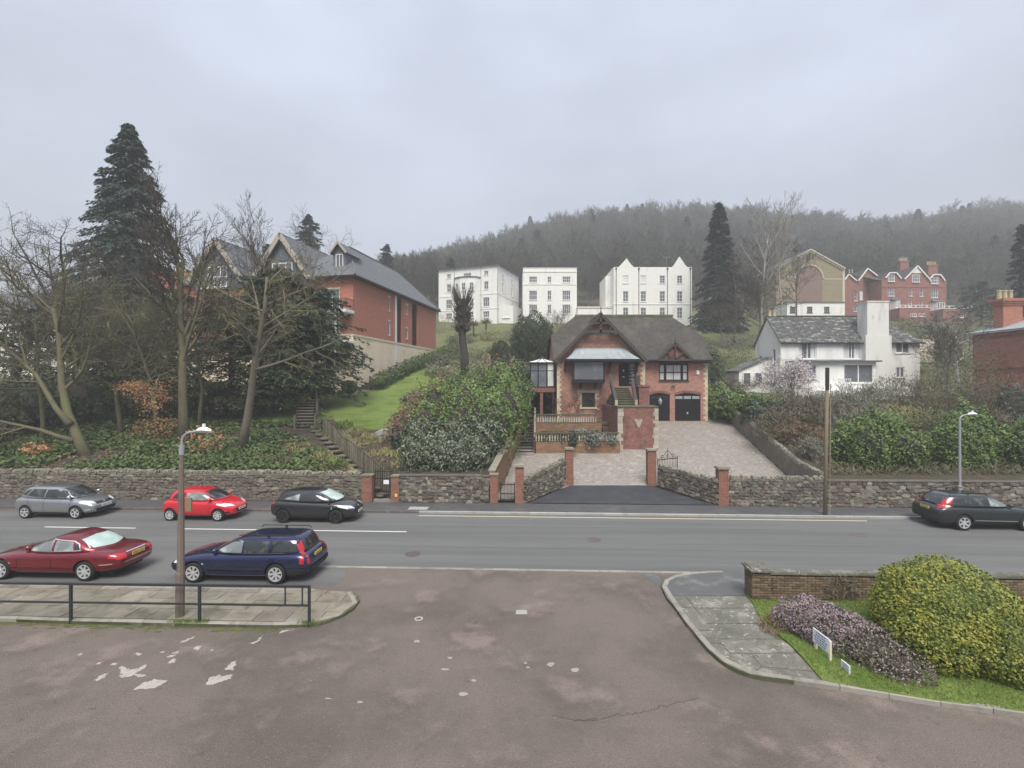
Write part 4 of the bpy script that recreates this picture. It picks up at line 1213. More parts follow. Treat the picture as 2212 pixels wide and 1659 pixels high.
mb.box((ds+b)/2-0.035,(ds+b)/2-0.01,0.135,0.149,c+0.05,d-0.05); mb.build('lead_bars', X['white_frame'], house)
mb = MB(WF); mb.box(b-0.33,b-0.1,0.1,0.13,c+0.95,c+1.02); mb.build('letter_plate', X['white_plastic'], house)
# box bay window
bx0, bx1, bz0, bz1 = hx(1238.5,41.2), hx(1306,41.2), hz(823,41.2), hz(779,41.2)
mb = MB(); mb.box(bx0-0.04,bx1+0.04,41.15,42.0,bz0-0.10,bz0+0.14); mb.box(bx0,bx1,41.2,42.0,bz1-0.12,bz1+0.06)
for x in (bx0, bx1-0.10): mb.box(x,x+0.10,41.2,41.3,bz0+0.14,bz1-0.12)
bay = mb.build('bay_window', X['black_paint'], house)
mb = MB(); mb.box(bx0+0.10,bx1-0.10,41.24,41.26,bz0+0.14,bz1-0.12); mb.poly([(bx0+0.03,41.3,bz0+0.14),(bx0+0.03,42,bz0+0.14),(bx0+0.03,42,bz1-0.12),(bx0+0.03,41.3,bz1-0.12)]); mb.poly([(bx1-0.03,41.3,bz0+0.14),(bx1-0.03,42,bz0+0.14),(bx1-0.03,42,bz1-0.12),(bx1-0.03,41.3,bz1-0.12)])
mb.build('pane', X['window_glass'], bay)
mb = MB(); mb.box(bx0-0.06,bx1+0.06,41.10,42.0,bz0-0.16,bz0-0.10); mb.build('sill', X['black_paint'], bay)
mb = MB()
for px in (1255,1287):
    u = hx(px,41.6); mb.prism([(u-0.05,42.0,bz0-0.16),(u-0.05,41.35,bz0-0.16),(u-0.05,41.9,bz0-0.62),(u-0.05,42.0,bz0-0.66)], (0.10,0,0))
mb.build('bracket', X['black_paint'], house)
# lead canopy with a flared profile
cz0, cz1 = hz(775,40.7), hz(752,41.9)
prof = [(0.0,cz1),(0.12,cz1-0.04),(0.24,cz1-0.22),(0.42,cz1-0.46),(0.72,cz1-0.70),(1.15,cz0)]
xl0, xr0, xl1, xr1 = hx(1244), hx(1352), hx(1224,40.8), hx(1383,40.8)
mb = MB(); ring = []
for (dd, z) in prof:
    k = dd/1.15
    ring.append([(lerp(xl0,xl1,k),42.0,z),(lerp(xl0,xl1,k),42.0-dd,z),(lerp(xr0,xr1,k),42.0-dd,z),(lerp(xr0,xr1,k),42.0,z)])
vs_ = [p for r_ in ring for p in r_]; fs_ = []
for i in range(len(ring)-1):
    for k in range(3): fs_.append((i*4+k,i*4+k+1,(i+1)*4+k+1,(i+1)*4+k))
mb.add(vs_, fs_)
for i in range(1,9):                      # standing seams
    k = i/9
    for (d0,z0),(d1,z1) in zip(prof,prof[1:]):
        xa = lerp(lerp(xl0,xl1,d0/1.15),lerp(xr0,xr1,d0/1.15),k); xb = lerp(lerp(xl0,xl1,d1/1.15),lerp(xr0,xr1,d1/1.15),k)
        mb.bar((xa,42.0-d0,z0+0.012),(xb,42.0-d1,z1+0.012),0.03,0.03)
mb.build('canopy', X['lead_sheet'], house)
mb = MB(); mb.box(xl1,xr1,40.85,40.92,cz0-0.20,cz0-0.01); mb.box(xl1,xl1+0.07,40.92,42,cz0-0.20,cz0-0.01); mb.box(xr1-0.07,xr1,40.92,42,cz0-0.20,cz0-0.01); mb.box(xl1+0.07,xr1-0.07,40.92,42,cz0-0.16,cz0-0.12); mb.build('canopy_fascia', X['black_paint'], house)
mb = MB()
for px in (1221,1319,1379):
    u = hx(px,41.5); mb.prism([(u-0.04,42,cz0-0.22),(u-0.04,41.1,cz0-0.22),(u-0.04,41.2,cz0-0.30),(u-0.04,41.85,cz0-0.75),(u-0.04,41.88,cz0-1.1),(u-0.04,42,cz0-1.12)], (0.08,0,0))
mb.build('bracket', X['black_paint'], house)
# quoins up the corners
def quoins(root, xe, side, y, z0, z1, wl=0.36, ws=0.22, hq=0.215, m='quoin_stone', jit=0.0):
    z = z0; i = 0
    while z < z1:
        w = (wl if i % 2 else ws) + rnd.uniform(-jit,jit)
        a, b = (xe-0.02,xe+w) if side > 0 else (xe-w,xe+0.02)
        mb = MB(); mb.box(a,b,y-0.03,y+0.12,z+0.006,min(z+hq,z1)-0.002); mb.build('quoin', X[m], root)
        z += hq; i += 1
quoins(house, X0, 1, HD, 3.1, EAV-0.05)
quoins(house, X1, -1, HD, hz(836), EAV-0.1)
quoins(house, X2, -1, GD, 3.2, 8.45)
# roofs
mb = MB()
ER, EF, EB = 8.62, 42.45, 51.5     # eaves
RZ, RY = 13.15, 47.0
def rz_(y): return ER + (y-EF)*(RZ-ER)/(RY-EF)
VL, VR = 3.62, 17.48
hyl = 44.8; hzl = rz_(hyl); rl, rr = 6.2, 15.2
hyb = 2*RY-hyl
roofslab(mb, [(VL,EF,ER),(VR,EF,ER),(VR,hyl,hzl),(rr,RY,RZ),(rl,RY,RZ),(VL,hyl,hzl)])
roofslab(mb, [(VR,EB,ER),(VL,EB,ER),(VL,hyb,hzl),(rl,RY,RZ),(rr,RY,RZ),(VR,hyb,hzl)])
roofslab(mb, [(VL,hyl,hzl),(rl,RY,RZ),(VL,hyb,hzl)]); roofslab(mb, [(VR,hyb,hzl),(rr,RY,RZ),(VR,hyl,hzl)])
# cross gable over the left wing
gy0 = 41.35; gzr = 12.55; gxe0, gxe1 = hx(1198.5,gy0), hx(1398.5,gy0); gze = hz(779,gy0)
yv = EF + (gzr-ER)*(RY-EF)/(RZ-ER)
roofslab(mb, [(gxe0,gy0,gze),(APX,gy0,gzr),(APX,yv,gzr),(gxe0,EF+0.02,gze)], 0.14); roofslab(mb, [(APX,gy0,gzr),(gxe1,gy0,gze),(gxe1,EF+0.02,gze),(APX,yv,gzr)], 0.14)
# small gable over the bedroom window
sx0, sx1, sxa = hx(1419,42.3), hx(1496,42.3), hx(1457.6,42.3); sz0, sz1 = hz(777,42.3), hz(739,42.3)
yv2 = EF + (sz1-ER)*(RY-EF)/(RZ-ER)
roofslab(mb, [(sx0,42.15,sz0),(sxa,42.15,sz1),(sxa,yv2,sz1),(sx0,EF+0.03,sz0)], 0.10); roofslab(mb, [(sxa,42.15,sz1),(sx1,42.15,sz0),(sx1,EF+0.03,sz0),(sxa,yv2,sz1)], 0.10)
rf = mb.build('roof', X['dark_tile_roof'], house)
x = rl-0.1
while x < rr:
    mb = MB(); mb.prism([(x,RY-0.22,RZ-0.16),(x,RY-0.14,RZ+0.05),(x,RY+0.14,RZ+0.05),(x,RY+0.22,RZ-0.16)], (0.44,0,0)); mb.build('ridge_tile', X['ridge_moss_tile'], rf); x += 0.45
y = gy0
while y < yv-0.3:
    mb = MB(); mb.prism([(APX-0.2,y,gzr-0.14),(APX-0.1,y,gzr+0.05),(APX+0.1,y,gzr+0.05),(APX+0.2,y,gzr-0.14)], (0,0.44,0)); mb.build('ridge_tile', X['dark_tile_roof'], rf); y += 0.45
# timber gable: bargeboards, tie beam with a scalloped edge, collar and posts
mb = MB(); gy = gy0+0.02
def tb(a, b, w=0.2, dpt=0.12, y=gy):
    mb.bar((a[0],y,a[1]),(b[0],y,b[1]),dpt,w,up=(0,0,1))
zoff = 0.17
mb.bar((gxe0,gy,gze-0.1),(APX,gy,gzr-0.12),0.10,0.26); mb.bar((gxe1,gy,gze-0.1),(APX,gy,gzr-0.12),0.10,0.26)
def gx(px): return hx(px,gy0)
def gz_(py): return hz(py,gy0)
tb((gx(1263),gz_(716)),(gx(1332),gz_(716)),0.26); tb((gx(1283),gz_(698)),(gx(1312),gz_(698)),0.17)
tb((gx(1297.5),gz_(682)),(gx(1297.5),gz_(724)),0.17); tb((gx(1276.5),gz_(700)),(gx(1276.5),gz_(714)),0.13); tb((gx(1319),gz_(700)),(gx(1319),gz_(714)),0.13)
tb((gx(1284),gz_(690)),(gx(1297),gz_(684)),0.12); tb((gx(1311),gz_(690)),(gx(1298),gz_(684)),0.12)
tb((gx(1270),gz_(708)),(gx(1277),gz_(704)),0.1); tb((gx(1325),gz_(708)),(gx(1318),gz_(704)),0.1)
n = 36; pu = [gx(1262)+(gx(1333)-gx(1262))*i/n for i in range(n+1)]
low = [gz_(719) - 0.20*abs(math.sin(math.pi*3.0*i/n+math.pi/2)) for i in range(n+1)]
for i in range(n):
    mb.prism([(pu[i],gy-0.03,gz_(718)),(pu[i+1],gy-0.03,gz_(718)),(pu[i+1],gy-0.03,low[i+1]),(pu[i],gy-0.03,low[i])], (0,0.06,0))
mb.lathe([(0.03,0),(0.06,0.12),(0.02,0.25),(0.05,0.3),(0.01,0.6)], (APX,gy0+0.03,gzr+0.02), 6)
mb.build('gable_timber', X['dark_timber'], house)
mb = MB(); gy = 42.14
mb.bar((sx0,gy,sz0-0.06),(sxa,gy,sz1-0.08),0.08,0.20); mb.bar((sx1,gy,sz0-0.06),(sxa,gy,sz1-0.08),0.08,0.20)
mb.bar((sx0+0.15,gy+0.03,sz0-0.02),(sx1-0.15,gy+0.03,sz0-0.02),0.1,0.18); mb.bar((sxa,gy+0.03,sz0),(sxa,gy+0.03,sz1-0.1),0.1,0.13)
mb.bar((sxa-0.04,gy+0.03,sz0+0.06),(sxa-0.72,gy+0.03,sz0+0.66),0.1,0.11); mb.bar((sxa+0.04,gy+0.03,sz0+0.06),(sxa+0.72,gy+0.03,sz0+0.66),0.1,0.11)
mb.lathe([(0.03,0),(0.05,0.1),(0.01,0.4)], (sxa,42.17,sz1), 6)
mb.build('gable_timber', X['dark_timber'], house)
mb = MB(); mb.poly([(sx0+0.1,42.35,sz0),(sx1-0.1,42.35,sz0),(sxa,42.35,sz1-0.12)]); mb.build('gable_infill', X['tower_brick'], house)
mb = MB(); mb.box(X1+0.15,VR+0.06,42.33,42.47,8.45,8.58); mb.box(X1+0.1,VR,42.5,43.0,8.36,8.44); mb.build('gutter', X['gutter_black'], house)
mb = MB(); mb.bar((VR,EF,ER-0.12),(VR,hyl,hzl-0.12),0.06,0.2); mb.bar((VL,EF,ER-0.12),(VL,hyl,hzl-0.12),0.06,0.2); mb.build('verge_board', X['dark_timber'], house)
# climbing plant stems on the front
mb = MB()
def vine(x, z, ang, L, r, lev):
    pts = [Vector((x,HD-0.03,z))]; a = ang
    for i in range(5):
        a += rnd.uniform(-0.35,0.35); p = pts[-1] + Vector((math.cos(a),rnd.uniform(-0.02,0.005),math.sin(a)))*L/5
        p.y = min(p.y, HD-0.02); pts.append(p)
    mb.tube(pts, [r*(1-0.12*i) for i in range(6)], 4, False)
    if lev > 0:
        for i in (1,2,3,4,5): vine(pts[i].x, pts[i].z, a+rnd.choice((-1,1))*rnd.uniform(0.5,1.2), L*0.55, r*0.6, lev-1)
for x in (4.5,5.0,5.6,6.8,8.4): vine(x, 3.2, math.pi/2+rnd.uniform(-.4,.4), 1.7, 0.025, 3)
o = mb.build('climber_stems', X['twig_red'], fix=False); tag(o, 'leafless red-brown climbing plant spread over the brick house front', 'climber')

# ------------------------------------------------------------ entrance stair tower and steps
tower = thing('stair_tower', 'brick stair tower with ragged white quoins and steps up to the black front door', 'stairs', (9.3,37,1.7))
tx0, tx1 = hx(1335,35.8), hx(1421.5,35.8)
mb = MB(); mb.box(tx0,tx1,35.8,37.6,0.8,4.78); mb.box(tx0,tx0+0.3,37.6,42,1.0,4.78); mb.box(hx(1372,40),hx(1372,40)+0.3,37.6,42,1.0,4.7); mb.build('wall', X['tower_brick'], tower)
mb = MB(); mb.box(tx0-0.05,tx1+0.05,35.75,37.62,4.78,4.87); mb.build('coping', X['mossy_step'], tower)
def ragged(xe, side, z0, z1):
    z = z0
    while z < z1:
        hq = rnd.uniform(0.18,0.34); w = rnd.uniform(0.2,0.46)
        a, b = (xe-0.025,xe+w) if side > 0 else (xe-w,xe+0.025)
        mb = MB(); mb.box(a,b,35.765,35.85,z+0.008,min(z+hq,z1)-0.004); mb.build('quoin', X['weathered_quoin'], tower); z += hq
ragged(tx0,1,1.5,4.7); ragged(tx1,-1,1.75,4.7)
mb = MB(); ux = hx(1379,35.8); uz = hz(915,35.8)
mb.prism([(ux-0.30,35.74,uz+0.26),(ux-0.22,35.74,uz+0.36),(ux,35.74,uz+0.30),(ux+0.22,35.74,uz+0.36),(ux+0.30,35.74,uz+0.26),(ux+0.13,35.74,uz-0.12),(ux,35.74,uz-0.36),(ux-0.13,35.74,uz-0.12)], (0,0.07,0)); mb.build('carved_shield', X['weathered_quoin'], tower)
nst = 8
sx_a, sx_b = hx(1333,37.5), hx(1371.5,37.5); sx_c, sx_d = hx(1331,41), hx(1361,41)
for i in range(nst):
    k = i/(nst-1); y = 37.5+k*3.9; z = 4.87+(i+1)*(6.2-4.87)/nst
    mb = MB(); mb.box(lerp(sx_a,sx_c,k),lerp(sx_b,sx_d,k),y,y+0.58 if i < nst-1 else 42.0,z-0.07,z); mb.build('step', X['mossy_step'], tower)
    mb = MB(); mb.box(lerp(sx_a,sx_c,k)+0.02,lerp(sx_b,sx_d,k)-0.02,y+0.06,42.0,z-0.18,z-0.07); mb.build('riser', X['mossy_step'], tower)
# stair parapets with sloping copings
for sgn, xa, xb in ((-1,sx_a-0.10,sx_c-0.42),(1,sx_b+0.05,sx_d+0.20)):
    za0, za1 = 5.25, 7.28 if sgn < 0 else 7.0
    y0, y1 = 37.4, 41.4 if sgn < 0 else 41.0
    mb = MB(); mb.bar((xa,y0,za0),(xb,y1,za1),0.22,0.07)
    mb.bar((xa,y0,za0-0.45),(xb,y1,za1-0.6),0.05,0.05)
    for i in range(14):
        k = i/13; p = Vector((lerp(xa,xb,k),lerp(y0,y1,k),lerp(za0,za1,k)))
        mb.bar(p-Vector((0,0,0.05)), p-Vector((0,0,lerp(0.45,1.05,k))), 0.05,0.05, up=(0,1,0))
    mb.build('handrail', X['dark_timber'], tower)
    mb = MB(); mb.obox((xa,y0-0.05,5.0), (0.2,0.2,0.55)); mb.build('newel', X['weathered_quoin'], tower)
# side landing with brick parapet right of the steps
mb = MB(); lx0, lx1 = hx(1373,38.6), hx(1402,38.6)
mb.box(lx0+0.25,lx1,38.5,38.8,4.2,hz(835,38.6)); mb.box(lx1-0.3,lx1,38.8,42,4.2,hz(835,38.6)); mb.build('side_parapet', X['tower_brick'], tower)
mb = MB(); mb.box(lx0+0.15,lx1+0.08,38.42,38.88,hz(835,38.6),hz(832.5,38.6)+0.02); mb.build('parapet_coping', X['tower_brick'], tower)
mb = MB(); mb.box(hx(1372,41.6),hx(1382,41.6),41.5,41.6,hz(833,41.6),hz(811,41.6)); mb.build('side_rail', X['dark_timber'], tower)

# ------------------------------------------------------------ conservatory on its deck
cons = thing('conservatory', 'small black-framed conservatory with a white pyramid roof on a raised deck', 'conservatory', (2.7,43,3.3))
CD = 42.6
cx0, cx1 = hx(1146,CD), hx(1199,CD); cz_b, cz_t = hz(835,CD), hz(785,CD)
mb = MB()
for px in (1146,1162.5,1181.5,1197): u = hx(px,CD); mb.box(u-0.05,u+0.05,CD,CD+0.1,cz_b,cz_t)
mb.box(cx0-0.05,cx1,CD,CD+0.1,cz_t,cz_t+0.12); mb.box(cx0-0.05,cx1,CD-0.01,CD+0.1,cz_b-0.1,cz_b); mb.box(cx0,cx1,CD+0.02,CD+0.08,hz(801,CD)-0.03,hz(801,CD)+0.03)
mb.box(cx0-0.05,cx0+0.03,CD+0.1,CD+3,cz_t,cz_t+0.1)
mb.build('frame', X['black_paint'], cons)
mb = MB(); mb.box(cx0+0.03,hx(1180,CD),CD+0.04,CD+0.06,cz_b,cz_t); mb.box(cx0,cx0+0.03,CD+0.1,CD+3,cz_b,cz_t); mb.build('pane', X['window_glass'], cons)
mb = MB(); mb.box(hx(1183.5,CD),hx(1195.5,CD),CD+0.03,CD+0.05,cz_b+0.05,cz_t); mb.build('blind', X['opal_glass'], cons)
ax, ay, az = hx(1171.6,CD+1.3), CD+1.4, hz(774,CD+1.3)
mb = MB(); e0, e1 = hx(1141,CD-0.2), hx(1200,CD-0.2); r0, r1 = CD-0.2, CD+3.0; zt = cz_t+0.10
for a_, b_ in (((e0,r0,zt),(e1,r0,zt)),((e1,r0,zt),(e1,r1,zt)),((e1,r1,zt),(e0,r1,zt)),((e0,r1,zt),(e0,r0,zt))):
    mb.add([a_,b_,(ax,ay,az)],[(0,1,2)])
mb.build('roof', X['opal_glass'], cons, fix=True)
mb = MB()
for a_ in ((e0,r0,zt),(e1,r0,zt),(lerp(e0,e1,0.33),r0,zt),(lerp(e0,e1,0.67),r0,zt)): mb.bar(a_,(ax,ay,az+0.01),0.05,0.05)
mb.lathe([(0.16,0),(0.16,0.08),(0.05,0.16),(0.01,0.26)], (ax,ay,az-0.02), 8); mb.build('roof_bars', X['dark_timber'], cons)
mb = MB(); mb.box(cx0-0.1,cx1,CD-0.05,CD+3,hz(847,CD),cz_b-0.1); mb.build('deck_beam', X['tower_brick'], cons)
mb = MB(); mb.box(hx(1166.5,CD),hx(1173,CD),CD,CD+0.26,3.0,hz(847,CD)); mb.box(cx0-0.1,cx0+0.05,CD,CD+0.26,3.0,hz(847,CD)); mb.build('pillar', X['tower_brick'], cons)
mb = MB(); mb.box(cx0-0.1,cx1,CD+2.8,CD+3,3.0,hz(847,CD)); mb.build('undercroft_back', X['door_black'], cons)

# ------------------------------------------------------------ terraced garden with balusters
terr = thing('terrace_garden', 'two-tier garden terrace with stone balustrades below the brick house', 'terrace', (5.5,37,1.6))
ty = 35.0; ux0, ux1 = hx(1154,ty), tx0-0.02
mb = MB(); mb.box(ux0,ux1,ty,ty+0.3,0.9,hz(955,ty)); mb.build('retaining_wall', X['sandstone_brick'], terr)
mb = MB(); mb.box(ux0,ux1,ty+0.3,39.0,1.0,hz(955,ty)-0.12); mb.build('lower_bed', X['bank_soil'], terr)
ty2 = 39.0; uzb, uzt = hz(914,ty2), hz(897,ty2)
mb = MB(); mb.box(hx(1158,ty2),hx(1300,ty2),ty2,ty2+0.3,1.5,uzb-0.02); mb.build('upper_wall', X['sandstone_brick'], terr)
mb = MB(); mb.box(hx(1158,ty2),ux1,ty2+0.3,HD,1.5,uzb-0.1); mb.build('upper_bed', X['bank_soil'], terr)
BAL = bpy.data.meshes.new('baluster'); mbb = MB(); mbb.lathe([(0.06,0),(0.06,0.08),(0.035,0.14),(0.075,0.3),(0.04,0.5),(0.055,0.55),(0.055,0.62)], (0,0,0), 8); BAL = mbb.mesh('baluster', None, True); BAL.materials.append(X['weathered_quoin'])
def balustrade(x0, x1, y, z0, z1):
    n = int((x1-x0)/0.19)
    for i in range(n):
        put('baluster', BAL, terr, (lerp(x0,x1,(i+0.5)/n),y+0.12,z0), (1,1,(z1-z0)/0.62))
    mb = MB(); mb.box(x0-0.05,x1+0.05,y,y+0.26,z1,z1+0.09); mb.box(x0-0.05,x1+0.05,y,y+0.26,z0-0.05,z0); mb.build('balustrade_rail', X['mossy_step'], terr)
balustrade(ux0+0.05, ux1-0.1, ty, hz(955,ty)+0.05, hz(937,ty)); balustrade(hx(1160,ty2), hx(1290,ty2), ty2, uzb+0.04, uzt)
for i in range(6):
    mb = MB(); z = 2.55+i*0.17; mb.box(hx(1302,39),ux1-0.02,38.2+i*0.28,38.55+i*0.28,z-0.12,z); mb.build('step', X['mossy_step'], terr)
# dark side steps up the left of the terrace
gst = thing('garden_steps', 'dark stone steps climbing between retaining wall and terrace garden', 'steps', (1.8,37,1.6))
for i in range(14):
    k = i/13; y = 34.6+k*7.6; z = 1.45+k*2.15
    xa, xb = b_left(y)+0.16, hx(1152,35)+k*0.35
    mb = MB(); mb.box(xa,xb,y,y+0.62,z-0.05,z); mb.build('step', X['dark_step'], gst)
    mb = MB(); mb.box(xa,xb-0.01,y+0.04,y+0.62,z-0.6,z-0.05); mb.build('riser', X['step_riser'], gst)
mb = MB()
for i in range(9):
    k = i/8; y = 35.0+k*7; mb.box(hx(1153.5,35)+k*0.35,hx(1153.5,35)+k*0.35+0.12,y,y+0.14,1.4+k*2.0,2.35+k*2.1)
mb.build('edge_posts', X['weathered_quoin'], gst)
# urns on the terrace
def urn(x, y, z, s, label):
    mb = MB(); mb.lathe([(0.16*s,0),(0.16*s,0.05*s),(0.07*s,0.1*s),(0.07*s,0.3*s),(0.28*s,0.5*s),(0.40*s,0.62*s),(0.40*s,0.68*s),(0.3*s,0.66*s)], (x,y,z), 14)
    o = mb.build('garden_urn', X['dark_step'], smooth=False); tag(o, label, 'urn', None)
urn(hx(1182,36.5),36.5,2.2,1.1,'dark garden urn on the left of the lower terrace'); urn(hx(1280,36.8),36.8,2.2,1.15,'dark garden urn near the stair tower on the lower terrace')

# ------------------------------------------------------------ iron gates
def iron_gate(name, label, a, b, z0, z1, nb, deco=True, kick=0.0, zs=None):
    a = Vector((a[0],a[1],0)); b = Vector((b[0],b[1],0))
    root = thing(name, label, 'gate', ((a.x+b.x)/2,(a.y+b.y)/2,z0))
    mb = MB(); r = 0.02
    for p in (a, b): mb.tube([p+Vector((0,0,z0)), p+Vector((0,0,z1+0.12))], 0.026, 6)
    for z in ([z0+0.1, z0+(z1-z0)*0.45, z1] if zs is None else zs): mb.bar(a+Vector((0,0,z)), b+Vector((0,0,z)), 0.03, 0.045)
    mb.build('frame', X['black_iron'], root)
    for i in range(1, nb):
        p = a.lerp(b, i/nb); top = z1 + (0.1 if deco else 0.08)
        mb = MB(); mb.tube([p+Vector((0,0,z0+0.08)), p+Vector((0,0,top)), p+Vector((0,0,top+0.07))], [0.012,0.012,0.002], 5); mb.build('bar', X['black_iron'], root)
    if kick:
        mb = MB(); m_ = (a+b)/2; mb.bar(a+Vector((0,0,z0+kick*0.55)), b+Vector((0,0,z0+kick*0.55)), 0.02, kick*0.6); mb.build('kick_plate', X['black_iron'], root)
    return root
ga, gb = wp_in(807,0.25), wp_in(844,0.25)
gt_ = iron_gate('iron_gate', 'black iron garden gate with white notice between two brick piers', ga, gb, 0.28, 1.72, 9, kick=0.22, zs=[0.34,0.62,1.32,1.72])
nt_ = wp_in(832,0.20)
mb = MB(); mb.obox((nt_.x,nt_.y,1.15), (0.30,0.02,0.22), -YAW); o = mb.build('gate_notice', X['sign_white']); tag(o, 'white notice plate hanging on the black iron gate', 'sign')
mb = MB(); c_ = (ga+gb)/2; mb.obox((c_.x,c_.y,0.17), (0.95,0.5,0.14), -YAW); o = mb.build('gate_step', X['kerb_stone']); tag(o, 'pale stone step under the black iron gate', 'step')
ga, gb = wp_in(1080,0.3), wp_in(1111,0.3)
iron_gate('iron_gate', 'narrow iron garden gate between brick piers left of the drive', ga, gb, 0.15, 1.05, 10)
# the open driveway leaf, swung back behind the right pier
dga = Vector((hx(1421,30),30.0,0)); dgb = Vector((hx(1470,30.3),30.9,0))
rt = iron_gate('drive_gate', 'open wrought iron drive gate with scrolled top beside the right pier', dga, dgb, 0.62, 1.80, 12, zs=[0.7,1.15,1.80])
mb = MB()
for s_, e_ in ((0.15,0.5),(0.85,0.5)):
    pts = []
    for k in range(13):
        t = k/12; p = dga.lerp(dgb, lerp(s_,e_,t)); zc = 1.82+0.42*math.sin(t*math.pi*0.55)+0.06*math.sin(t*9)
        pts.append(p+Vector((0,0,zc)))
    mb.tube(pts, 0.016, 5)
for kk in (0.22,0.5,0.78):
    p = dga.lerp(dgb,kk); mb.tube([p+Vector((0.09*math.cos(t),0,2.0+0.09*math.sin(t))) for t in [i*0.6 for i in range(11)]], 0.012, 5)
p = dga.lerp(dgb,0.5); mb.tube([p+Vector((0,0,1.8)), p+Vector((0,0,2.42)), p+Vector((0,0,2.52))], [0.016,0.016,0.003], 5)
mb.build('scrollwork', X['black_iron'], rt)
# its partner leaf, folded back behind the left jamb of the right pier (seen edge-on)
dga = Vector((hx(1396,29.4),29.75,0)); dgb = Vector((hx(1396,29.4)+0.35,31.6,0))
# ------------------------------------------------------------ apartments on the left
C1 = Vector((-17.0,52.0,0)); AU = Vector((0.979,-0.204,0)).normalized(); AV = Vector((0.204,0.979,0)).normalized()
apt = thing('apartment_block', 'red brick apartment block with cream base, slate roof and tall gables', 'apartments', (C1.x,C1.y,5.0), math.atan2(AU.y,AU.x))
AT = Matrix(((AU.x,AV.x,0,C1.x),(AU.y,AV.y,0,C1.y),(0,0,1,0),(0,0,0,1)))
AF = AT                                   # front wall frame: u = x, d = y
AS = AT @ Matrix(((0,-1,0,0),(1,0,0,0),(0,0,1,0),(0,0,0,1)))   # side wall: u = y, d = -x
ZB, ZC, ZE = 4.6, 11.75, 18.15
dr1 = (-3.4,-1.6,14.35,16.75); dr2 = (-3.4,-1.6,11.2,13.5); w3 = (-3.3,-1.7,7.6,9.4)
def fu(px):                               # local x on the front wall seen at column px
    k = (px-1106)/FOC
    return (k*C1.y-C1.x)/(AU.x-k*AU.y)
rec = [(10.4,12.2),(15.5,17.4)]
sw = [(8.3,8.9,15.6,17.3),(8.3,8.9,12.6,14.3),(13.5,14.2,15.9,17.2),(13.5,14.2,12.6,14.0)]
cut2 = (-4.2,)
mb = MB(); wallpanel(mb, AF, -4.4, 0, ZC, ZE, [dr1,(-3.4,-1.6,ZC+0.01,13.5)], 0.2)
wallpanel(mb, AS, 0, 24.8, ZC, ZE, [(a,b,ZC+0.01,ZE-0.4) for a,b in rec] + sw, 0.15)
mb.T = AT
for a, b in rec: mb.box(-0.9,-0.75,a-0.01,b+0.01,ZC,ZE-0.38)
mb.T = None
mb.T = AT; mb.poly([(0,24.8,ZC),(-9,24.8,ZC),(-9,24.8,ZE),(0,24.8,ZE)]); mb.T = None
# two projecting gables
GA = [(-11.3,-4.3),(-19.6,-12.4)]
for a, b in GA:
    Wg = AT @ Matrix.Translation((0,-1.0,0)); m_ = (a+b)/2
    wallpanel(mb, Wg, a+0.25, b-0.25, ZC, 16.9, [(m_-1.1,m_+1.1,ZC+0.5,ZC+2.6)], 0.2)
    mb.T = AT; mb.poly([(b-0.25,-1.0,ZC),(b-0.25,0.3,ZC),(b-0.25,0.3,18.3),(b-0.25,-1.0,18.3)]); mb.poly([(a+0.25,-1.0,ZC),(a+0.25,0.3,ZC),(a+0.25,0.3,18.3),(a+0.25,-1.0,18.3)]); mb.T = None
wallpanel(mb, AF, -22, -4.4, ZC, ZE)
mb.build('brick_wall', X['apartment_brick'], apt)
mb = MB(); wallpanel(mb, AF, -22, 0, ZB, ZC, [w3], 0.2); wallpanel(mb, AS, 0, 24.8, ZB, ZC, [], 0.2)
mb.build('base_wall', X['cream_render'], apt)
mb = MB(AT); mb.box(-22,0.06,-0.06,0.0,ZC-0.12,ZC+0.12); mb.box(0,0.06,0,24.85,ZC-0.12,ZC+0.12); mb.build('string_course', X['cream_trim'], apt)
for a, b in GA:
    m_ = (a+b)/2; Wg = AT @ Matrix.Translation((0,-0.98,0))
    mb = MB(); mb.T = Wg; mb.poly([(a+0.2,0,16.9),(b-0.2,0,16.9),(b-0.55,0,18.0),(m_,0,22.3),(a+0.55,0,18.0)]); mb.T = None; mb.build('gable_cladding', X['grey_cladding'], apt)
    window(apt, AT @ Matrix.Translation((0,-1.06,0)), m_-1.25,m_+1.25,17.3,19.6, X['white_frame'], X['window_glass'], 3, 2, bar=0.1, glaz=0.09, dep=0.02)
    window(apt, AT @ Matrix.Translation((0,-1.0,0)), m_-1.1,m_+1.1,ZC+0.5,ZC+2.6, X['white_frame'], X['window_glass'], 2, 1, bar=0.08, glaz=0.07, sill=0.08, sillm=X['stone_sill'])
    for s in (-1,1):
        e = a if s < 0 else b
        mb = MB(AT); mb.bar((e,-1.5,17.75),(m_,-1.5,22.5),0.12,0.5); mb.build('bargeboard', X['grey_bargeboard'], apt)
    mb = MB(AT); mb.box(m_-1.5,m_+1.5,-2.1,-1.0,16.95,17.1); mb.build('balcony_slab', X['white_frame'], apt)
    mb = MB(AT)
    for z in (17.4,17.7,18.05): mb.bar((m_-1.5,-2.06,z),(m_+1.5,-2.06,z),0.03,0.03)
    for i in range(9): mb.bar((m_-1.5+i*0.375,-2.06,17.1),(m_-1.5+i*0.375,-2.06,18.05),0.025,0.025,up=(0,1,0))
    mb.build('balcony_rail', X['galvanised'], apt)
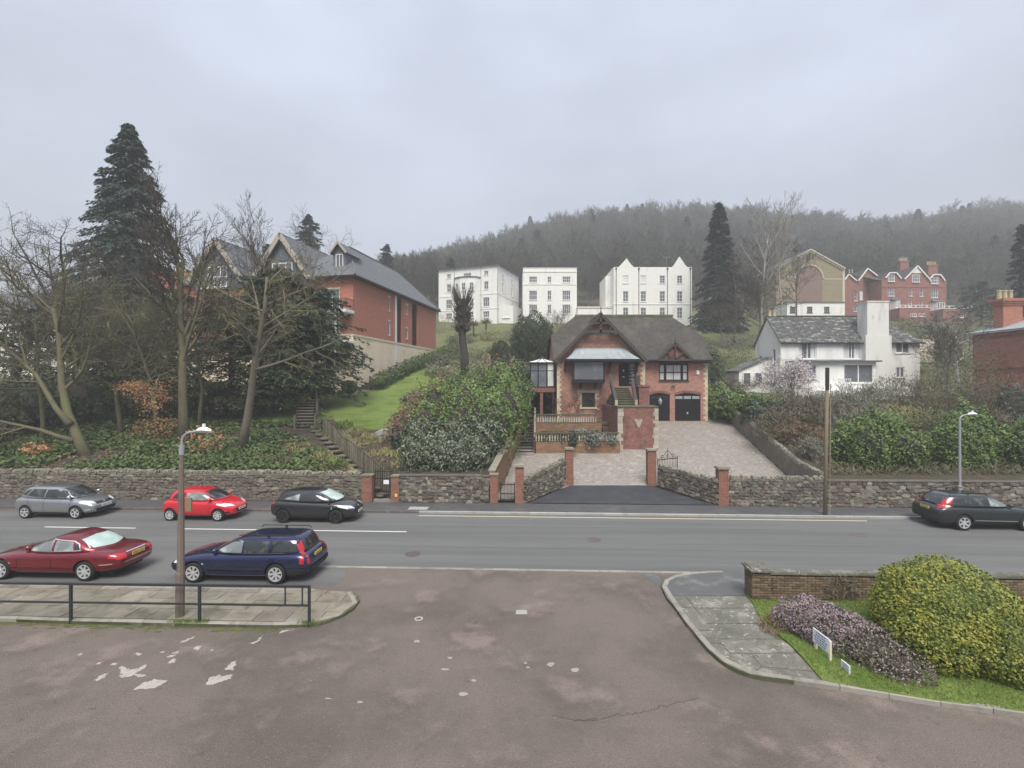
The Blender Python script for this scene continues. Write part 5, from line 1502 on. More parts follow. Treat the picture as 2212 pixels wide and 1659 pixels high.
# roofs
mb = MB(AT); RX, RZ2 = -4.3, 23.2
o_ = 0.55; ze = ZE-0.05
roofslab(mb, [(o_,-o_,ze),(o_,25.3,ze),(RX,20.0,RZ2),(RX,6.5,RZ2)]); roofslab(mb, [(RX,6.5,RZ2),(-9.2,-o_,ze),(o_,-o_,ze)]); roofslab(mb, [(o_,25.3,ze),(-9.2,25.3,ze),(RX,20,RZ2)]); roofslab(mb, [(-9.2,25.3,ze),(-9.2,-o_,ze),(RX,6.5,RZ2),(RX,20,RZ2)])
for a, b in GA:
    m_ = (a+b)/2
    roofslab(mb, [(a-0.35,-1.55,17.6),(m_,-1.55,22.75),(m_,9,22.75),(a-0.35,9,17.6)], 0.16); roofslab(mb, [(m_,-1.55,22.75),(b+0.35,-1.55,17.6),(b+0.35,9,17.6),(m_,9,22.75)], 0.16)
roofslab(mb, [(-22.4,-o_,ze),(-8,-o_,ze),(-8,5,21.9),(-22.4,5,21.9)])
# dormer roof
dx = -2.55; dz0, dz1 = 21.0, 22.25
roofslab(mb, [(dx-1.05,1.2,dz0),(dx,1.2,dz1),(dx,6.5,dz1),(dx-1.05,4.2,dz0)], 0.1); roofslab(mb, [(dx,1.2,dz1),(dx+1.05,1.2,dz0),(dx+1.05,4.2,dz0),(dx,6.5,dz1)], 0.1)
mb.build('roof', X['slate_roof'], apt)
mb = MB(AT); mb.box(dx-0.8,dx+0.8,1.6,4.2,18.9,dz0+0.05); mb.prism([(dx-0.8,1.6,dz0+0.05),(dx+0.8,1.6,dz0+0.05),(dx,1.6,dz1-0.15)], (0,1,0)); dm = mb.build('dormer', X['grey_cladding'], apt)
window(apt, AT @ Matrix.Translation((0,1.55,0)), dx-0.45,dx+0.45,19.35,20.95, X['white_frame'], X['window_glass'], 2, 1, bar=0.09, glaz=0.07, dep=0.0)
mb = MB(AT); mb.bar((dx-1.05,1.15,dz0-0.05),(dx,1.15,dz1-0.05),0.06,0.22); mb.bar((dx+1.05,1.15,dz0-0.05),(dx,1.15,dz1-0.05),0.06,0.22); mb.build('dormer_bargeboard', X['grey_bargeboard'], apt)
mb = MB(AT); mb.box(0.5,0.68,-o_-0.1,25.4,ze-0.22,ze-0.05); mb.box(-4.2,0.5,-0.68,-0.5,ze-0.22,ze-0.05); mb.build('gutter', X['gutter_black'], apt)
mb = MB(AT); mb.box(0,0.5,-0.5,25.2,ze-0.26,ze-0.22); mb.build('soffit', X['dark_timber'], apt)
mb = MB(AT); mb.bar((o_,-o_,ze+0.08),(RX,6.5,RZ2+0.06),0.14,0.1); mb.bar((RX,6.5,RZ2+0.06),(RX,20,RZ2+0.06),0.14,0.1); mb.bar((RX,20,RZ2+0.06),(o_,25.3,ze+0.08),0.14,0.1); mb.build('ridge', X['slate_roof'], apt)
mb = MB(AT); mb.tube([(RX,7,RZ2),(RX,7,RZ2+2.4)],0.025,5); mb.build('mast', X['galvanised'], apt)
# balconies and their doors
window(apt, AF, *dr1, X['white_frame'], X['window_glass'], 2, 1, bar=0.1, glaz=0.12, dep=0.1, hood=0.14, sillm=X['stone_sill'], name='balcony_door')
window(apt, AF, -3.4,-1.6,ZC+0.05,13.5, X['white_frame'], X['window_glass'], 2, 1, bar=0.1, glaz=0.12, dep=0.1, hood=0.14, sillm=X['stone_sill'], name='balcony_door')
window(apt, AF, *w3, X['white_frame'], X['window_glass'], 2, 1, bar=0.1, glaz=0.1, dep=0.1)
for zb in (14.1,):
    mb = MB(AT); mb.box(-4.3,0.15,-1.7,0.0,zb-0.1,zb+0.22); sl = mb.build('balcony_slab', X['white_frame'], apt)
    mb = MB(AT)
    for p, q in (((-4.25,-1.66),(0.1,-1.66)),((0.1,-1.66),(0.1,0))): mb.bar((*p,zb+1.32),(*q,zb+1.32),0.05,0.05)
    for i in range(40): mb.bar((-4.25+i*0.111,-1.66,zb+0.22),(-4.25+i*0.111,-1.66,zb+1.3),0.016,0.016,up=(0,1,0))
    for i in range(15): mb.bar((0.1,-1.66+i*0.11,zb+0.22),(0.1,-1.66+i*0.11,zb+1.3),0.016,0.016,up=(0,1,0))
    mb.build('balcony_rail', X['rail_green'], apt)
mb = MB(AT); mb.box(-1.2,-1.05,-1.6,-1.45,5.0,14.0); mb.build('balcony_post', X['white_frame'], apt)
mb = MB(AT); mb.box(-4.3,0.15,-1.7,0.0,10.85,11.1); mb.build('balcony_slab', X['white_frame'], apt)
for s in sw: window(apt, AS, *s, X['white_frame'], X['window_glass'], 1, 1, bar=0.07, dep=0.08, sill=0.06, sillm=X['stone_sill'], hood=0.14)
mb = MB(AT); mb.box(-0.7,0.02,10.2,10.75,ZC-2.2,ZE-0.3); mb.build('white_pilaster', X['white_frame'], apt)
# side stair with handrail posts against the base wall
stp = thing('side_steps', 'steps with dark handrail posts climbing beside the cream apartment wall', 'steps', tuple(AT @ Vector((1.0,2,5.3))))
for i in range(18):
    y = 0.6+i*0.85; p = AT @ Vector((1.0,y,0)); z = h(p.x,p.y)+0.28
    mb = MB(AT); mb.box(0.15,1.7,y,y+0.85,z-0.5,z); mb.build('step', X['dark_step'], stp)
for i in range(8):
    y = 0.4+i*2.2; p = AT @ Vector((1.7,y,0)); z = h(p.x,p.y)
    mb = MB(AT); mb.box(1.66,1.78,y,y+0.12,z,z+1.55); mb.build('post', X['dark_timber'], stp)
mb = MB(AT)
for i in range(7):
    y = 0.46+i*2.2; p = AT @ Vector((1.7,y,0)); q = AT @ Vector((1.7,y+2.2,0)); mb.bar((1.72,y,h(p.x,p.y)+1.3),(1.72,y+2.2,h(q.x,q.y)+1.3),0.04,0.05)
mb.build('handrail', X['galvanised'], stp)

# ------------------------------------------------------------ generic pieces for the far houses
def blockT(cx, cy, rz): return Matrix.Translation((cx,cy,0)) @ Matrix.Rotation(rz,4,'Z')
def sash(root, W, uc, zc, w, hh, nx=2, nz=2, fm=None, pm=None, sill=True, surround=True):
    return window(root, W, uc-w/2, uc+w/2, zc-hh/2, zc+hh/2, fm or X['white_frame'], pm or X['window_glass'], nx, nz, bar=0.09, glaz=0.06, dep=0.10, sill=0.1 if sill else None, sillm=fm or X['white_render'])
def op(uc, zc, w, hh): return (uc-w/2, uc+w/2, zc-hh/2, zc+hh/2)

# white villa with the bow front (furthest left of the three)
v1c = Vector((-3.1,105.0,0)); VT = Matrix.Translation(v1c) @ Matrix.Rotation(math.atan2(-5.0,13.5),4,'Z')
v1 = thing('white_villa', 'tall white stucco villa with a bow front and low slate hip roof', 'house', (v1c.x,v1c.y,18.6), math.atan2(-5.0,13.5))
zt, zb = 32.3, 17.5; Hh = 13.4
def vz(f): return zt - f*Hh
VS = VT @ Matrix(((0,-1,0,0),(1,0,0,0),(0,0,1,0),(0,0,0,1)))
rowz = [(0.12,0.95),(0.32,1.75),(0.59,2.0),(0.79,1.3)]
ops = []
for u in (-11.8,-2.7):
    for i, (f, hh) in enumerate(rowz): ops.append((u, vz(f), 1.05 if i < 2 else 1.5, hh))
ops.append((-7.25, vz(0.13), 1.9, 0.95))
mb = MB(); wallpanel(mb, VT, -14.4, 0, zb, zt, [op(*o) for o in ops], 0.2)
sops = [(3.2,vz(0.15),0.9,1.0),(3.2,vz(0.33),0.9,2.2),(3.2,vz(0.80),1.3,1.3),(9,vz(0.15),0.9,1.0),(9,vz(0.33),0.9,2.0)]
wallpanel(mb, VS, 0, 13.6, zb, zt, [op(*o) for o in sops], 0.2)
mb.T = VT; mb.poly([(-14.4,0,zb),(-14.4,13.6,zb),(-14.4,13.6,zt),(-14.4,0,zt)]); mb.poly([(-14.4,13.6,zb),(0,13.6,zb),(0,13.6,zt),(-14.4,13.6,zt)]); mb.T = None
bow = []
for k in range(6):
    a = math.pi*k/5; bow.append((-7.25-3.1*math.cos(a), -1.9*math.sin(a)-0.001))
mb.T = VT; mb.prism([(x,y,zb) for x, y in bow], (0,0,vz(0.19)-zb)); mb.T = None
mb.build('wall', X['white_render'], v1)
for o in ops: sash(v1, VT, *o, nx=3 if o[2] > 1.4 else 2)
for o in sops: sash(v1, VS, *o)
mb = MB(VT); mb.prism([(-7.25+(x+7.25)*1.06, y*1.1, vz(0.19)) for x, y in bow], (0,0,0.18)); mb.build('bow_roof', X['slate_roof'], v1)
for k in range(5):
    a0, a1 = bow[k], bow[k+1]; d = Vector((a1[0]-a0[0],a1[1]-a0[1],0)); L = d.length
    Wb = VT @ wframe((a0[0],a0[1]),(d.x,d.y,0),(-d.y,d.x,0) if True else (0,1,0))
    for f, hh in ((0.34,1.75),(0.60,1.9),(0.80,1.3)):
        if k in (1,2,3): sash(v1, Wb @ Matrix.Translation((0,-0.13,0)), L/2, vz(f), 0.95, hh)
mb = MB(VT)
for f in (0.46,0.70): mb.box(-14.45,0.07,-0.07,0.0,vz(f)-0.1,vz(f)+0.08); mb.box(0.0,0.07,0.0,13.6,vz(f)-0.1,vz(f)+0.08)
mb.build('string_course', X['white_render'], v1)
mb = MB(VT); e = 0.45; roofslab(mb, [(e,-e,zt),(e,14,zt),(-5,7,zt+1.6),(-9.4,7,zt+1.6)][:0] or [(-14.9,-e,zt),(e,-e,zt),(-5,6.8,zt+1.5),(-9.4,6.8,zt+1.5)]); roofslab(mb, [(e,-e,zt),(e,14.1,zt),(-5,6.8,zt+1.5)]); roofslab(mb, [(e,14.1,zt),(-14.9,14.1,zt),(-9.4,6.8,zt+1.5),(-5,6.8,zt+1.5)]); roofslab(mb, [(-14.9,14.1,zt),(-14.9,-e,zt),(-9.4,6.8,zt+1.5)]); mb.build('roof', X['slate_roof'], v1)
mb = MB(VT)
for u in (-10.4,-3.9,0.05): mb.tube([(u,-0.12,zb),(u,-0.12,zt-0.1)],0.06,5)
mb.build('downpipe', X['galvanised'], v1)
mb = MB(VT); mb.box(0.0,3.2,1.0,8.0,zb,vz(0.66)); mb.build('side_wing', X['white_render'], v1)
sash(v1, VT @ Matrix.Translation((0,0.9,0)), 1.6, vz(0.80), 1.6, 1.4, nx=3)

# middle white block
D2 = 104.0
v2 = thing('white_block', 'plain white flat-roofed block with paired windows between the two other white villas', 'house', (hx(1188,D2),D2,18.5))
W2 = wframe((0,D2,0),(1,0,0),(0,1,0)); a, b = hx(1130,D2), hx(1246,D2)
wl = []
for py, hh in ((603.7,1.25),(638,2.0),(668,2.0)):
    for px, w in ((1151.6,1.75),(1186.8,0.85),(1223.5,1.75)): wl.append((hx(px,D2), hz(py,D2), w, hh))
mb = MB(); wallpanel(mb, W2, a, b, 17.5, hz(579,D2), [op(*o) for o in wl], 0.2); t2 = hz(579,D2)
mb.poly([(a,D2,17.5),(a,D2+12,17.5),(a,D2+12,t2),(a,D2,t2)]); mb.poly([(b,D2,17.5),(b,D2+12,17.5),(b,D2+12,t2),(b,D2,t2)]); mb.poly([(a,D2+12,17.5),(b,D2+12,17.5),(b,D2+12,t2),(a,D2+12,t2)]); mb.poly([(a,D2,t2),(b,D2,t2),(b,D2+12,t2),(a,D2+12,t2)])
mb.build('wall', X['white_render'], v2)
for o in wl: sash(v2, W2, *o, nx=4 if o[2] > 1.2 else 2, nz=2)
mb = MB(); mb.box(a-0.06,b+0.06,D2-0.08,D2,hz(614.5,D2)-0.08,hz(614.5,D2)+0.06); mb.box(a-0.08,b+0.08,D2-0.1,D2,hz(587,D2)-0.06,hz(587,D2)+0.06); mb.box(a-0.06,b+0.06,D2-0.06,D2+12.06,t2,t2+0.08); mb.build('string_course', X['white_render'], v2)

# right white house with two pointed gablets, and the low link wall
D3 = 101.0
v3 = thing('white_terrace', 'white house with two pointed parapet gablets and black downpipes above the brick house', 'house', (hx(1408,D3),D3,18.5))
W3 = wframe((0,D3,0),(1,0,0),(0,1,0)); a, b = hx(1325.5,D3), hx(1494.5,D3); t3 = hz(577,D3)
wl = []
for px in (1351.6,1389.8,1430.8,1468.3):
    for py, hh in ((603.5,1.6),(640.5,2.2),(676,2.2)): wl.append((hx(px,D3), hz(py,D3), 1.15, hh))
mb = MB(); wallpanel(mb, W3, a, b, 16.5, t3, [op(*o) for o in wl], 0.2)
for ap, l_, r_, zz in ((1353.7,1338,1367,558),(1468,1453.7,1483,554)):
    mb.prism([(hx(l_,D3)-0.25,D3,t3-0.02),(hx(r_,D3)+0.25,D3,t3-0.02),(hx(r_,D3)-0.3,D3,t3+0.5),(hx(ap,D3),D3,hz(zz,D3)),(hx(l_,D3)+0.3,D3,t3+0.5)], (0,0.4,0))
mb.poly([(a,D3,16.5),(a,D3+11,16.5),(a,D3+11,t3),(a,D3,t3)]); mb.poly([(b,D3,16.5),(b,D3+11,16.5),(b,D3+11,t3),(b,D3,t3)]); mb.poly([(a,D3+11,16.5),(b,D3+11,16.5),(b,D3+11,t3),(a,D3+11,t3)])
mb.build('wall', X['white_render'], v3)
blind = (0,1)
for i, o in enumerate(wl): sash(v3, W3, *o, nx=2, nz=3, pm=X['white_frame'] if i in (0,3) else None)
mb = MB(); mb.box(a-0.08,b+0.08,D3-0.08,D3,hz(657,D3)-0.1,hz(657,D3)+0.06); mb.build('string_course', X['white_render'], v3)
mb = MB(); roofslab(mb, [(a,D3+0.5,t3-0.2),(b,D3+0.5,t3-0.2),(b-0.8,D3+5.5,hz(566,D3)),(a+0.4,D3+5.5,hz(568,D3))]); roofslab(mb, [(b,D3+11,t3-0.2),(a,D3+11,t3-0.2),(a+0.4,D3+5.5,hz(568,D3)),(b-0.8,D3+5.5,hz(566,D3))]); rf3 = mb.build('roof', X['slate_roof'], v3)
mb = MB()
for px in (1389,1441): mb.box(hx(px-6,D3),hx(px+6,D3),D3+2.0,D3+3.2,t3+0.25,t3+0.75)
mb.build('rooflight', X['dark_timber'], rf3)
mb = MB()
for px in (1331,1380,1441.6,1491): u = hx(px,D3); mb.tube([(u,D3-0.1,16.5),(u,D3-0.1,t3-0.35)],0.06,5); mb.box(u-0.14,u+0.14,D3-0.22,D3,t3-0.5,t3-0.15)
mb.build('downpipe', X['gutter_black'], v3)
mb = MB(); u = hx(1453,D3); mb.tube([(u,D3+4,t3),(u,D3+4,hz(543,D3))],0.03,4); mb.bar((u-0.9,D3+4,hz(544.5,D3)),(u+0.9,D3+4,hz(544.5,D3)),0.05,0.05); mb.build('aerial', X['galvanised'], v3)
mb = MB(); mb.box(hx(1314,D3),a,D3+3,D3+10,16.5,hz(590,D3)); mb.build('side_wing', X['white_render'], v3)
mb = MB(); mb.box(hx(1246,D3)+0.35,a-0.002,D3+1.2,D3+9,16.5,hz(664,D3)); o = mb.build('link_building', X['white_render'], None); tag(o, 'low white flat-roofed link between the middle and right white houses', 'building')
mb = MB(); mb.box(hx(1246,D3)+0.3,a-0.05,D3+1.1,D3+9,hz(664,D3),hz(660,D3)); l2 = mb.build('parapet', X['cream_trim'], o)

# stone hall with the blind arch and white annexe
D4 = 110.0
hall = thing('stone_hall', 'tall buff stone hall with a big blind arch and stepped gable cornice', 'hall', (hx(1750,D4),D4,20))
a, b = hx(1690,D4), hx(1824,D4); ap = hx(1750,D4); ze4, za4 = hz(580,D4), hz(539,D4)
mb = MB(); mb.prism([(a,D4,18),(b,D4,18),(b,D4,ze4),(ap,D4,za4),(2*ap-b,D4,ze4),(2*ap-b,D4,18)] if 2*ap-b < a else [(a,D4,18),(b,D4,18),(b,D4,ze4),(ap,D4,za4),(a,D4,ze4)], (0,13,0)); mb.build("wall", X["pale_stone_brick"], hall)
mb = MB(); cxa = hx(1748,D4); ro, ri = 3.35, 2.95; zs = hz(602,D4); n = 14
for i in range(n):
    t0, t1 = math.pi*i/n, math.pi*(i+1)/n
    mb.prism([(cxa+ri*math.cos(t0),D4-0.14,zs+ri*math.sin(t0)),(cxa+ro*math.cos(t0),D4-0.14,zs+ro*math.sin(t0)),(cxa+ro*math.cos(t1),D4-0.14,zs+ro*math.sin(t1)),(cxa+ri*math.cos(t1),D4-0.14,zs+ri*math.sin(t1))], (0,0.15,0))
mb.build('arch_ring', X['dressed_stone'], hall)
mb = MB(); mb.prism([(cxa+ri*math.cos(math.pi*i/16),D4-0.03,zs+ri*math.sin(math.pi*i/16)) for i in range(17)] + [(cxa-ri,D4-0.03,18),(cxa+ri,D4-0.03,18)], (0,0.04,0)); mb.build('arch_infill', X['infill_brick'], hall)
for s in (-1,1):
    e = b if s > 0 else 2*ap-b
    mb = MB(); mb.bar((e,D4-0.15,ze4-0.05),(ap,D4-0.15,za4-0.05),0.5,0.25); mb.build('cornice', X['dressed_stone'], hall)
    for i in range(15):
        k = (i+0.5)/15; mb = MB(); mb.obox((lerp(e,ap,k),D4-0.12,lerp(ze4,za4,k)-0.42), (0.26,0.3,0.5)); mb.build('corbel', X['dressed_stone'], hall)
for px, hh in ((1743.5,1.15),(1749.5,1.5),(1755.5,1.15)):
    u = hx(px,D4); z = hz(561,D4); mb = MB(); mb.prism([(u-0.2,D4-0.02,z),(u+0.2,D4-0.02,z),(u+0.2,D4-0.02,z+hh-0.2),(u,D4-0.02,z+hh),(u-0.2,D4-0.02,z+hh-0.2)], (0,0.03,0)); mb.build('lancet', X['dark_glass'], hall)
mb = MB(); roofslab(mb, [(b+0.3,D4-0.3,ze4),(b+0.3,D4+13,ze4),(ap,D4+13,za4+0.2),(ap,D4-0.3,za4+0.2)]); roofslab(mb, [(2*ap-b-0.3,D4+13,ze4),(2*ap-b-0.3,D4-0.3,ze4),(ap,D4-0.3,za4+0.2),(ap,D4+13,za4+0.2)]); mb.build('roof', X['slate_roof'], hall)
mb = MB(); mb.box(b-0.5,b+0.06,D4-0.10,D4,18,ze4); mb.box(cxa+ro,b-0.5,D4-0.06,D4,hz(603,D4)-0.1,hz(603,D4)+0.1); mb.build('pilaster', X['dressed_stone'], hall)
D4b = 104.0
anx = thing('white_annexe', 'low white annexe with dark windows in front of the stone hall', 'building', (hx(1770,D4b),D4b,19))
Wb = wframe((0,D4b,0),(1,0,0),(0,1,0)); wl = [(hx(px,D4b),hz(669,D4b),1.15,1.3) for px in (1712,1749,1786)]
mb = MB(); wallpanel(mb, Wb, hx(1700,D4b), hx(1824.5,D4b), 17, hz(654,D4b), [op(*o) for o in wl], 0.2); mb.box(hx(1700,D4b),hx(1824.5,D4b),D4b+0.25,D4b+5,17,hz(654,D4b)); mb.build('wall', X['white_render'], anx)
for o in wl: sash(anx, Wb, *o, nx=2, nz=2, fm=X['dark_timber'])
mb = MB(); mb.box(hx(1699,D4b),hx(1825,D4b),D4b-0.15,D4b+5.2,hz(654,D4b),hz(652,D4b)); mb.build('roof', X['slate_roof'], anx)

# Victorian brick house
D5 = 113.0
vic = thing('victorian_house', 'red brick Victorian house with white bargeboards and two tall chimney stacks', 'house', (hx(1960,D5),D5,20))
W5 = wframe((0,D5,0),(1,0,0),(0,1,0)); z5 = 17.0
def q5(x): return hx(1814.4+x/8.17, D5)
def r5(y): return hz(530+y/8.17, D5)
secs = [(735,1060,585,'clip'),(1130,1590,600,'gable'),(1590,1870,620,'clip')]
wl = []
for x, y0, y1, w, nx_ in ((905,520,640,1.5,3),(905,760,895,1.5,2),(1338,520,650,1.7,3),(1250,780,895,0.8,1),(1440,780,900,0.8,1),(1668,560,680,1.6,3),(1672,780,925,1.6,2),(1240,975,1085,0.8,1),(1430,985,1180,0.75,1)):
    wl.append((q5(x),(r5(y0)+r5(y1))/2,w,r5(y0)-r5(y1),nx_))
mb = MB(); wallpanel(mb, W5, q5(735), q5(1880), z5, r5(625), [op(*o[:4]) for o in wl if o[1]+o[3]/2 < r5(630)], 0.15)
mb.poly([(q5(735),D5,z5),(q5(735),D5+14,z5),(q5(735),D5+14,r5(600)),(q5(735),D5,r5(600))]); mb.poly([(q5(1880),D5,z5),(q5(1880),D5+14,z5),(q5(1880),D5+14,r5(625)),(q5(1880),D5,r5(625))])
# gable heads
def gh(pts): mb.prism([(q5(x),D5-0.001,r5(y)) for x, y in pts], (0,0.3,0))
gh([(735,626),(1060,626),(1060,590),(985,490),(870,490),(790,580),(735,600)]); gh([(1130,626),(1590,626),(1590,620),(1475,490),(1250,490),(1135,600)]); gh([(1590,626),(1860,626),(1835,615),(1765,525),(1640,525),(1590,585)])
mb.build('wall', X['victorian_brick'], vic)
for o in wl:
    up = 0.0 if o[1]+o[3]/2 < r5(630) else -0.14
    sash(vic, W5 @ Matrix.Translation((0,up,0)), *o[:4], nx=o[4]+1 if o[4] > 1 else 1, nz=2, fm=X['white_frame'])
mb = MB(); mb.prism([(q5(1250),D5-0.06,r5(490)),(q5(1475),D5-0.06,r5(490)),(q5(1360),D5-0.06,r5(370))], (0,0.08,0)); mb.build('gable_panel', X['white_frame'], vic)
mb = MB()
def bb(pts, y=D5-0.25):
    for (x0,y0),(x1,y1) in zip(pts,pts[1:]): mb = MB(); mb.bar((q5(x0),y,r5(y0)),(q5(x1),y,r5(y1)),0.16,0.26); mb.build('bargeboard', X['white_frame'], vic)
bb([(795,580),(868,487),(985,487),(1070,590)]); bb([(1130,600),(1360,365),(1590,628)]); bb([(1580,585),(1640,520),(1762,520),(1838,625)])
# left wing, set back
D6 = D5+4.0
def q6(x): return hx(1814.4+x/8.17, D6)
def r6(y): return hz(530+y/8.17, D6)
for pts in ([(75,610),(145,512),(290,632)],[(315,628),(480,412),(700,578)]):
    for (x0,y0),(x1,y1) in zip(pts,pts[1:]): mb = MB(); mb.bar((q6(x0),D6-0.25,r6(y0)),(q6(x1),D6-0.25,r6(y1)),0.16,0.26); mb.build('bargeboard', X['white_frame'], vic)
W6 = wframe((0,D6,0),(1,0,0),(0,1,0)); wl6 = [(q6(280),(r6(830)+r6(980))/2,0.8,r6(830)-r6(980)),(q6(378),(r6(800)+r6(965))/2,0.75,r6(800)-r6(965)),(q6(275),(r6(1080)+r6(1170))/2,0.8,1.2),(q6(378),(r6(1070)+r6(1170))/2,0.75,1.3)]
mb = MB(); wallpanel(mb, W6, q6(75), q6(735), z5, r6(632), [op(*o) for o in wl6], 0.15)
mb.poly([(q6(75),D6,r6(632)),(q6(290),D6,r6(632)),(q6(145),D6,r6(515))]); mb.poly([(q6(310),D6,r6(632)),(q6(735),D6,r6(632)),(q6(700),D6,r6(580)),(q6(480),D6,r6(415)),(q6(315),D6,r6(628))]); mb.poly([(q6(75),D6,z5),(q6(75),D6+10,z5),(q6(75),D6+10,r6(632)),(q6(75),D6,r6(632))])
mb.build('wing_wall', X['victorian_brick'], vic)
for i, o in enumerate(wl6): sash(vic, W6, *o, nx=1, nz=2, fm=X['white_frame'], pm=X['white_frame'] if i % 2 else X['window_glass'])
mb = MB(); mb.box(q5(735),q5(1880),D5-0.06,D5,r5(740)-0.08,r5(740)+0.08); mb.build('string_course', X['tower_brick'], vic)
mb = MB()
roofslab(mb, [(q5(700),D5+0.2,r5(610)),(q5(1890),D5+0.2,r5(615)),(q5(1780),D5+7,r5(420)),(q5(560),D5+7,r5(395))]); roofslab(mb, [(q5(1890),D5+14,r5(615)),(q5(700),D5+14,r5(610)),(q5(560),D5+7,r5(395)),(q5(1780),D5+7,r5(420))])
roofslab(mb, [(q5(1895),D5+0.2,r5(615)),(q5(1895),D5+14,r5(615)),(q5(1780),D5+7,r5(420))])
for x0, xa, x1, y0, ya in ((1125,1360,1595,605,360),):
    roofslab(mb, [(q5(x0),D5-0.3,r5(y0)),(q5(xa),D5-0.3,r5(ya)),(q5(xa),D5+7,r5(ya)),(q5(x0),D5+4,r5(y0))]); roofslab(mb, [(q5(xa),D5-0.3,r5(ya)),(q5(x1),D5-0.3,r5(y0)),(q5(x1),D5+4,r5(y0)),(q5(xa),D5+7,r5(ya))])
for x0, xl_, xr_, x1, y0, ya in ((785,868,985,1075,590,487),(1575,1640,1762,1842,620,520)):
    roofslab(mb, [(q5(x0),D5-0.3,r5(y0)),(q5(xl_),D5-0.3,r5(ya)),(q5(xl_)+0.6,D5+5,r5(ya)+0.8),(q5(x0),D5+3,r5(y0))]); roofslab(mb, [(q5(xr_),D5-0.3,r5(ya)),(q5(x1),D5-0.3,r5(y0)),(q5(x1),D5+3,r5(y0)),(q5(xr_)-0.6,D5+5,r5(ya)+0.8)]); roofslab(mb, [(q5(xl_),D5-0.3,r5(ya)),(q5(xr_),D5-0.3,r5(ya)),(q5(xr_)-0.6,D5+5,r5(ya)+0.8),(q5(xl_)+0.6,D5+5,r5(ya)+0.8)])
for x0, xa, x1, y0, ya in ((70,145,300,630,510),(305,480,720,628,410)):
    roofslab(mb, [(q6(x0),D6-0.3,r6(y0)),(q6(xa),D6-0.3,r6(ya)),(q6(xa),D6+8,r6(ya)),(q6(x0),D6+8,r6(y0))]); roofslab(mb, [(q6(xa),D6-0.3,r6(ya)),(q6(x1),D6-0.3,r6(y0)),(q6(x1),D6+8,r6(y0)),(q6(xa),D6+8,r6(ya))])
mb.build('roof', X['dark_tile_roof'], vic)
for (x0,x1,yt,yb) in ((1060,1225,270,460),(1555,1735,340,520)):
    mb = MB(); a, b = hx(1814.4+x0/8.17,D5+6), hx(1814.4+x1/8.17,D5+6); zt_ = hz(530+yt/8.17,D5+6); mb.box(a+0.1,b-0.1,D5+6,D5+7,24,zt_-0.3); mb.box(a-0.06,b+0.06,D5+5.9,D5+7.1,zt_-0.3,zt_); ch = mb.build('chimney', X['victorian_brick'], vic)
    chimney_pots(ch, ((a+b)/2,D5+6.5,zt_), 6, (b-a)/6.2, X['buff_pot'], 0.85, 0.13)
mb = MB()
for x in (140,185,470,525): mb.lathe([(0.16,0),(0.12,0.5),(0.16,0.6),(0.03,1.1)], (q6(x),D6+6,r6(470 if x < 300 else 390)), 6)
mb.build('roof_finial', X['buff_pot'], vic)
# ground-floor bays on the terrace
for x0, x1, yt, yb in ((875,1030,985,1080),(1585,1805,1015,1135)):
    mb = MB(); a, b = q5(x0), q5(x1); mb.prism([(a,D5,r5(yb)-1.2),(a+0.5,D5-1.2,r5(yb)-1.2),(b-0.5,D5-1.2,r5(yb)-1.2),(b,D5,r5(yb)-1.2)], (0,0,r5(yt)-r5(yb)+1.2)); by = mb.build('bay', X['white_frame'], vic)
    window(vic, wframe((0,D5-1.3,0),(1,0,0),(0,1,0)), a+0.6,b-0.6,r5(yb),r5(yt)-0.1, X['white_frame'], X['window_glass'], 3, 1, bar=0.1, glaz=0.16, dep=0.0)
    mb = MB(); mb.prism([(a-0.2,D5,r5(yt)),(a+0.4,D5-1.4,r5(yt)),(b-0.4,D5-1.4,r5(yt)),(b+0.2,D5,r5(yt))], (0,0,0.12)); roofslab(mb, [(a-0.1,D5-1.2,r5(yt)+0.12),(b+0.1,D5-1.2,r5(yt)+0.12),(b-0.4,D5,r5(yt)+0.75),(a+0.4,D5,r5(yt)+0.75)]); mb.build('bay_roof', X['slate_roof'], vic)
terr2 = thing('brick_terrace', 'low brick terrace with white railings in front of the Victorian house', 'terrace', (q5(1500),D5-3,19))
mb = MB(); mb.box(q5(860),q5(1380),D5-3.2,D5,z5,r5(1140)); mb.box(q5(1540),q5(2040),D5-4.2,D5,z5,r5(1170)); mb.box(q5(1380),q5(1540),D5-2,D5,z5,r5(1215)); mb.build('wall', X['victorian_brick'], terr2)
mb = MB(); mb.box(q5(860),q5(1375),D5-3.25,D5-3.0,r5(1140),r5(1130)); mb.box(q5(1545),q5(2045),D5-4.25,D5-4.0,r5(1170),r5(1160))
for x in (870,960,1020,1140,1330): mb.box(q5(x)-0.1,q5(x)+0.1,D5-3.2,D5-3.0,r5(1130),r5(1095))
for x in (1560,1650,1740,1960,2030): mb.box(q5(x)-0.1,q5(x)+0.1,D5-4.2,D5-4.0,r5(1160),r5(1120))
mb.box(q5(860),q5(1375),D5-3.15,D5-3.05,r5(1098),r5(1090)); mb.box(q5(1545),q5(2045),D5-4.15,D5-4.05,r5(1124),r5(1116)); mb.build('railing', X['white_frame'], terr2)
W7 = wframe((0,D5-3.2,0),(1,0,0),(0,1,0))
for x, y in ((1095,1265),(1240,1265)): sash(terr2, W7 @ Matrix.Translation((0,-0.12,0)), q5(x), r5(y), 1.4, 0.75, nx=3, nz=1)
sash(terr2, W7 @ Matrix.Translation((0,-1.12,0)), q5(1880), r5(1295), 1.6, 0.7, nx=4, nz=1)

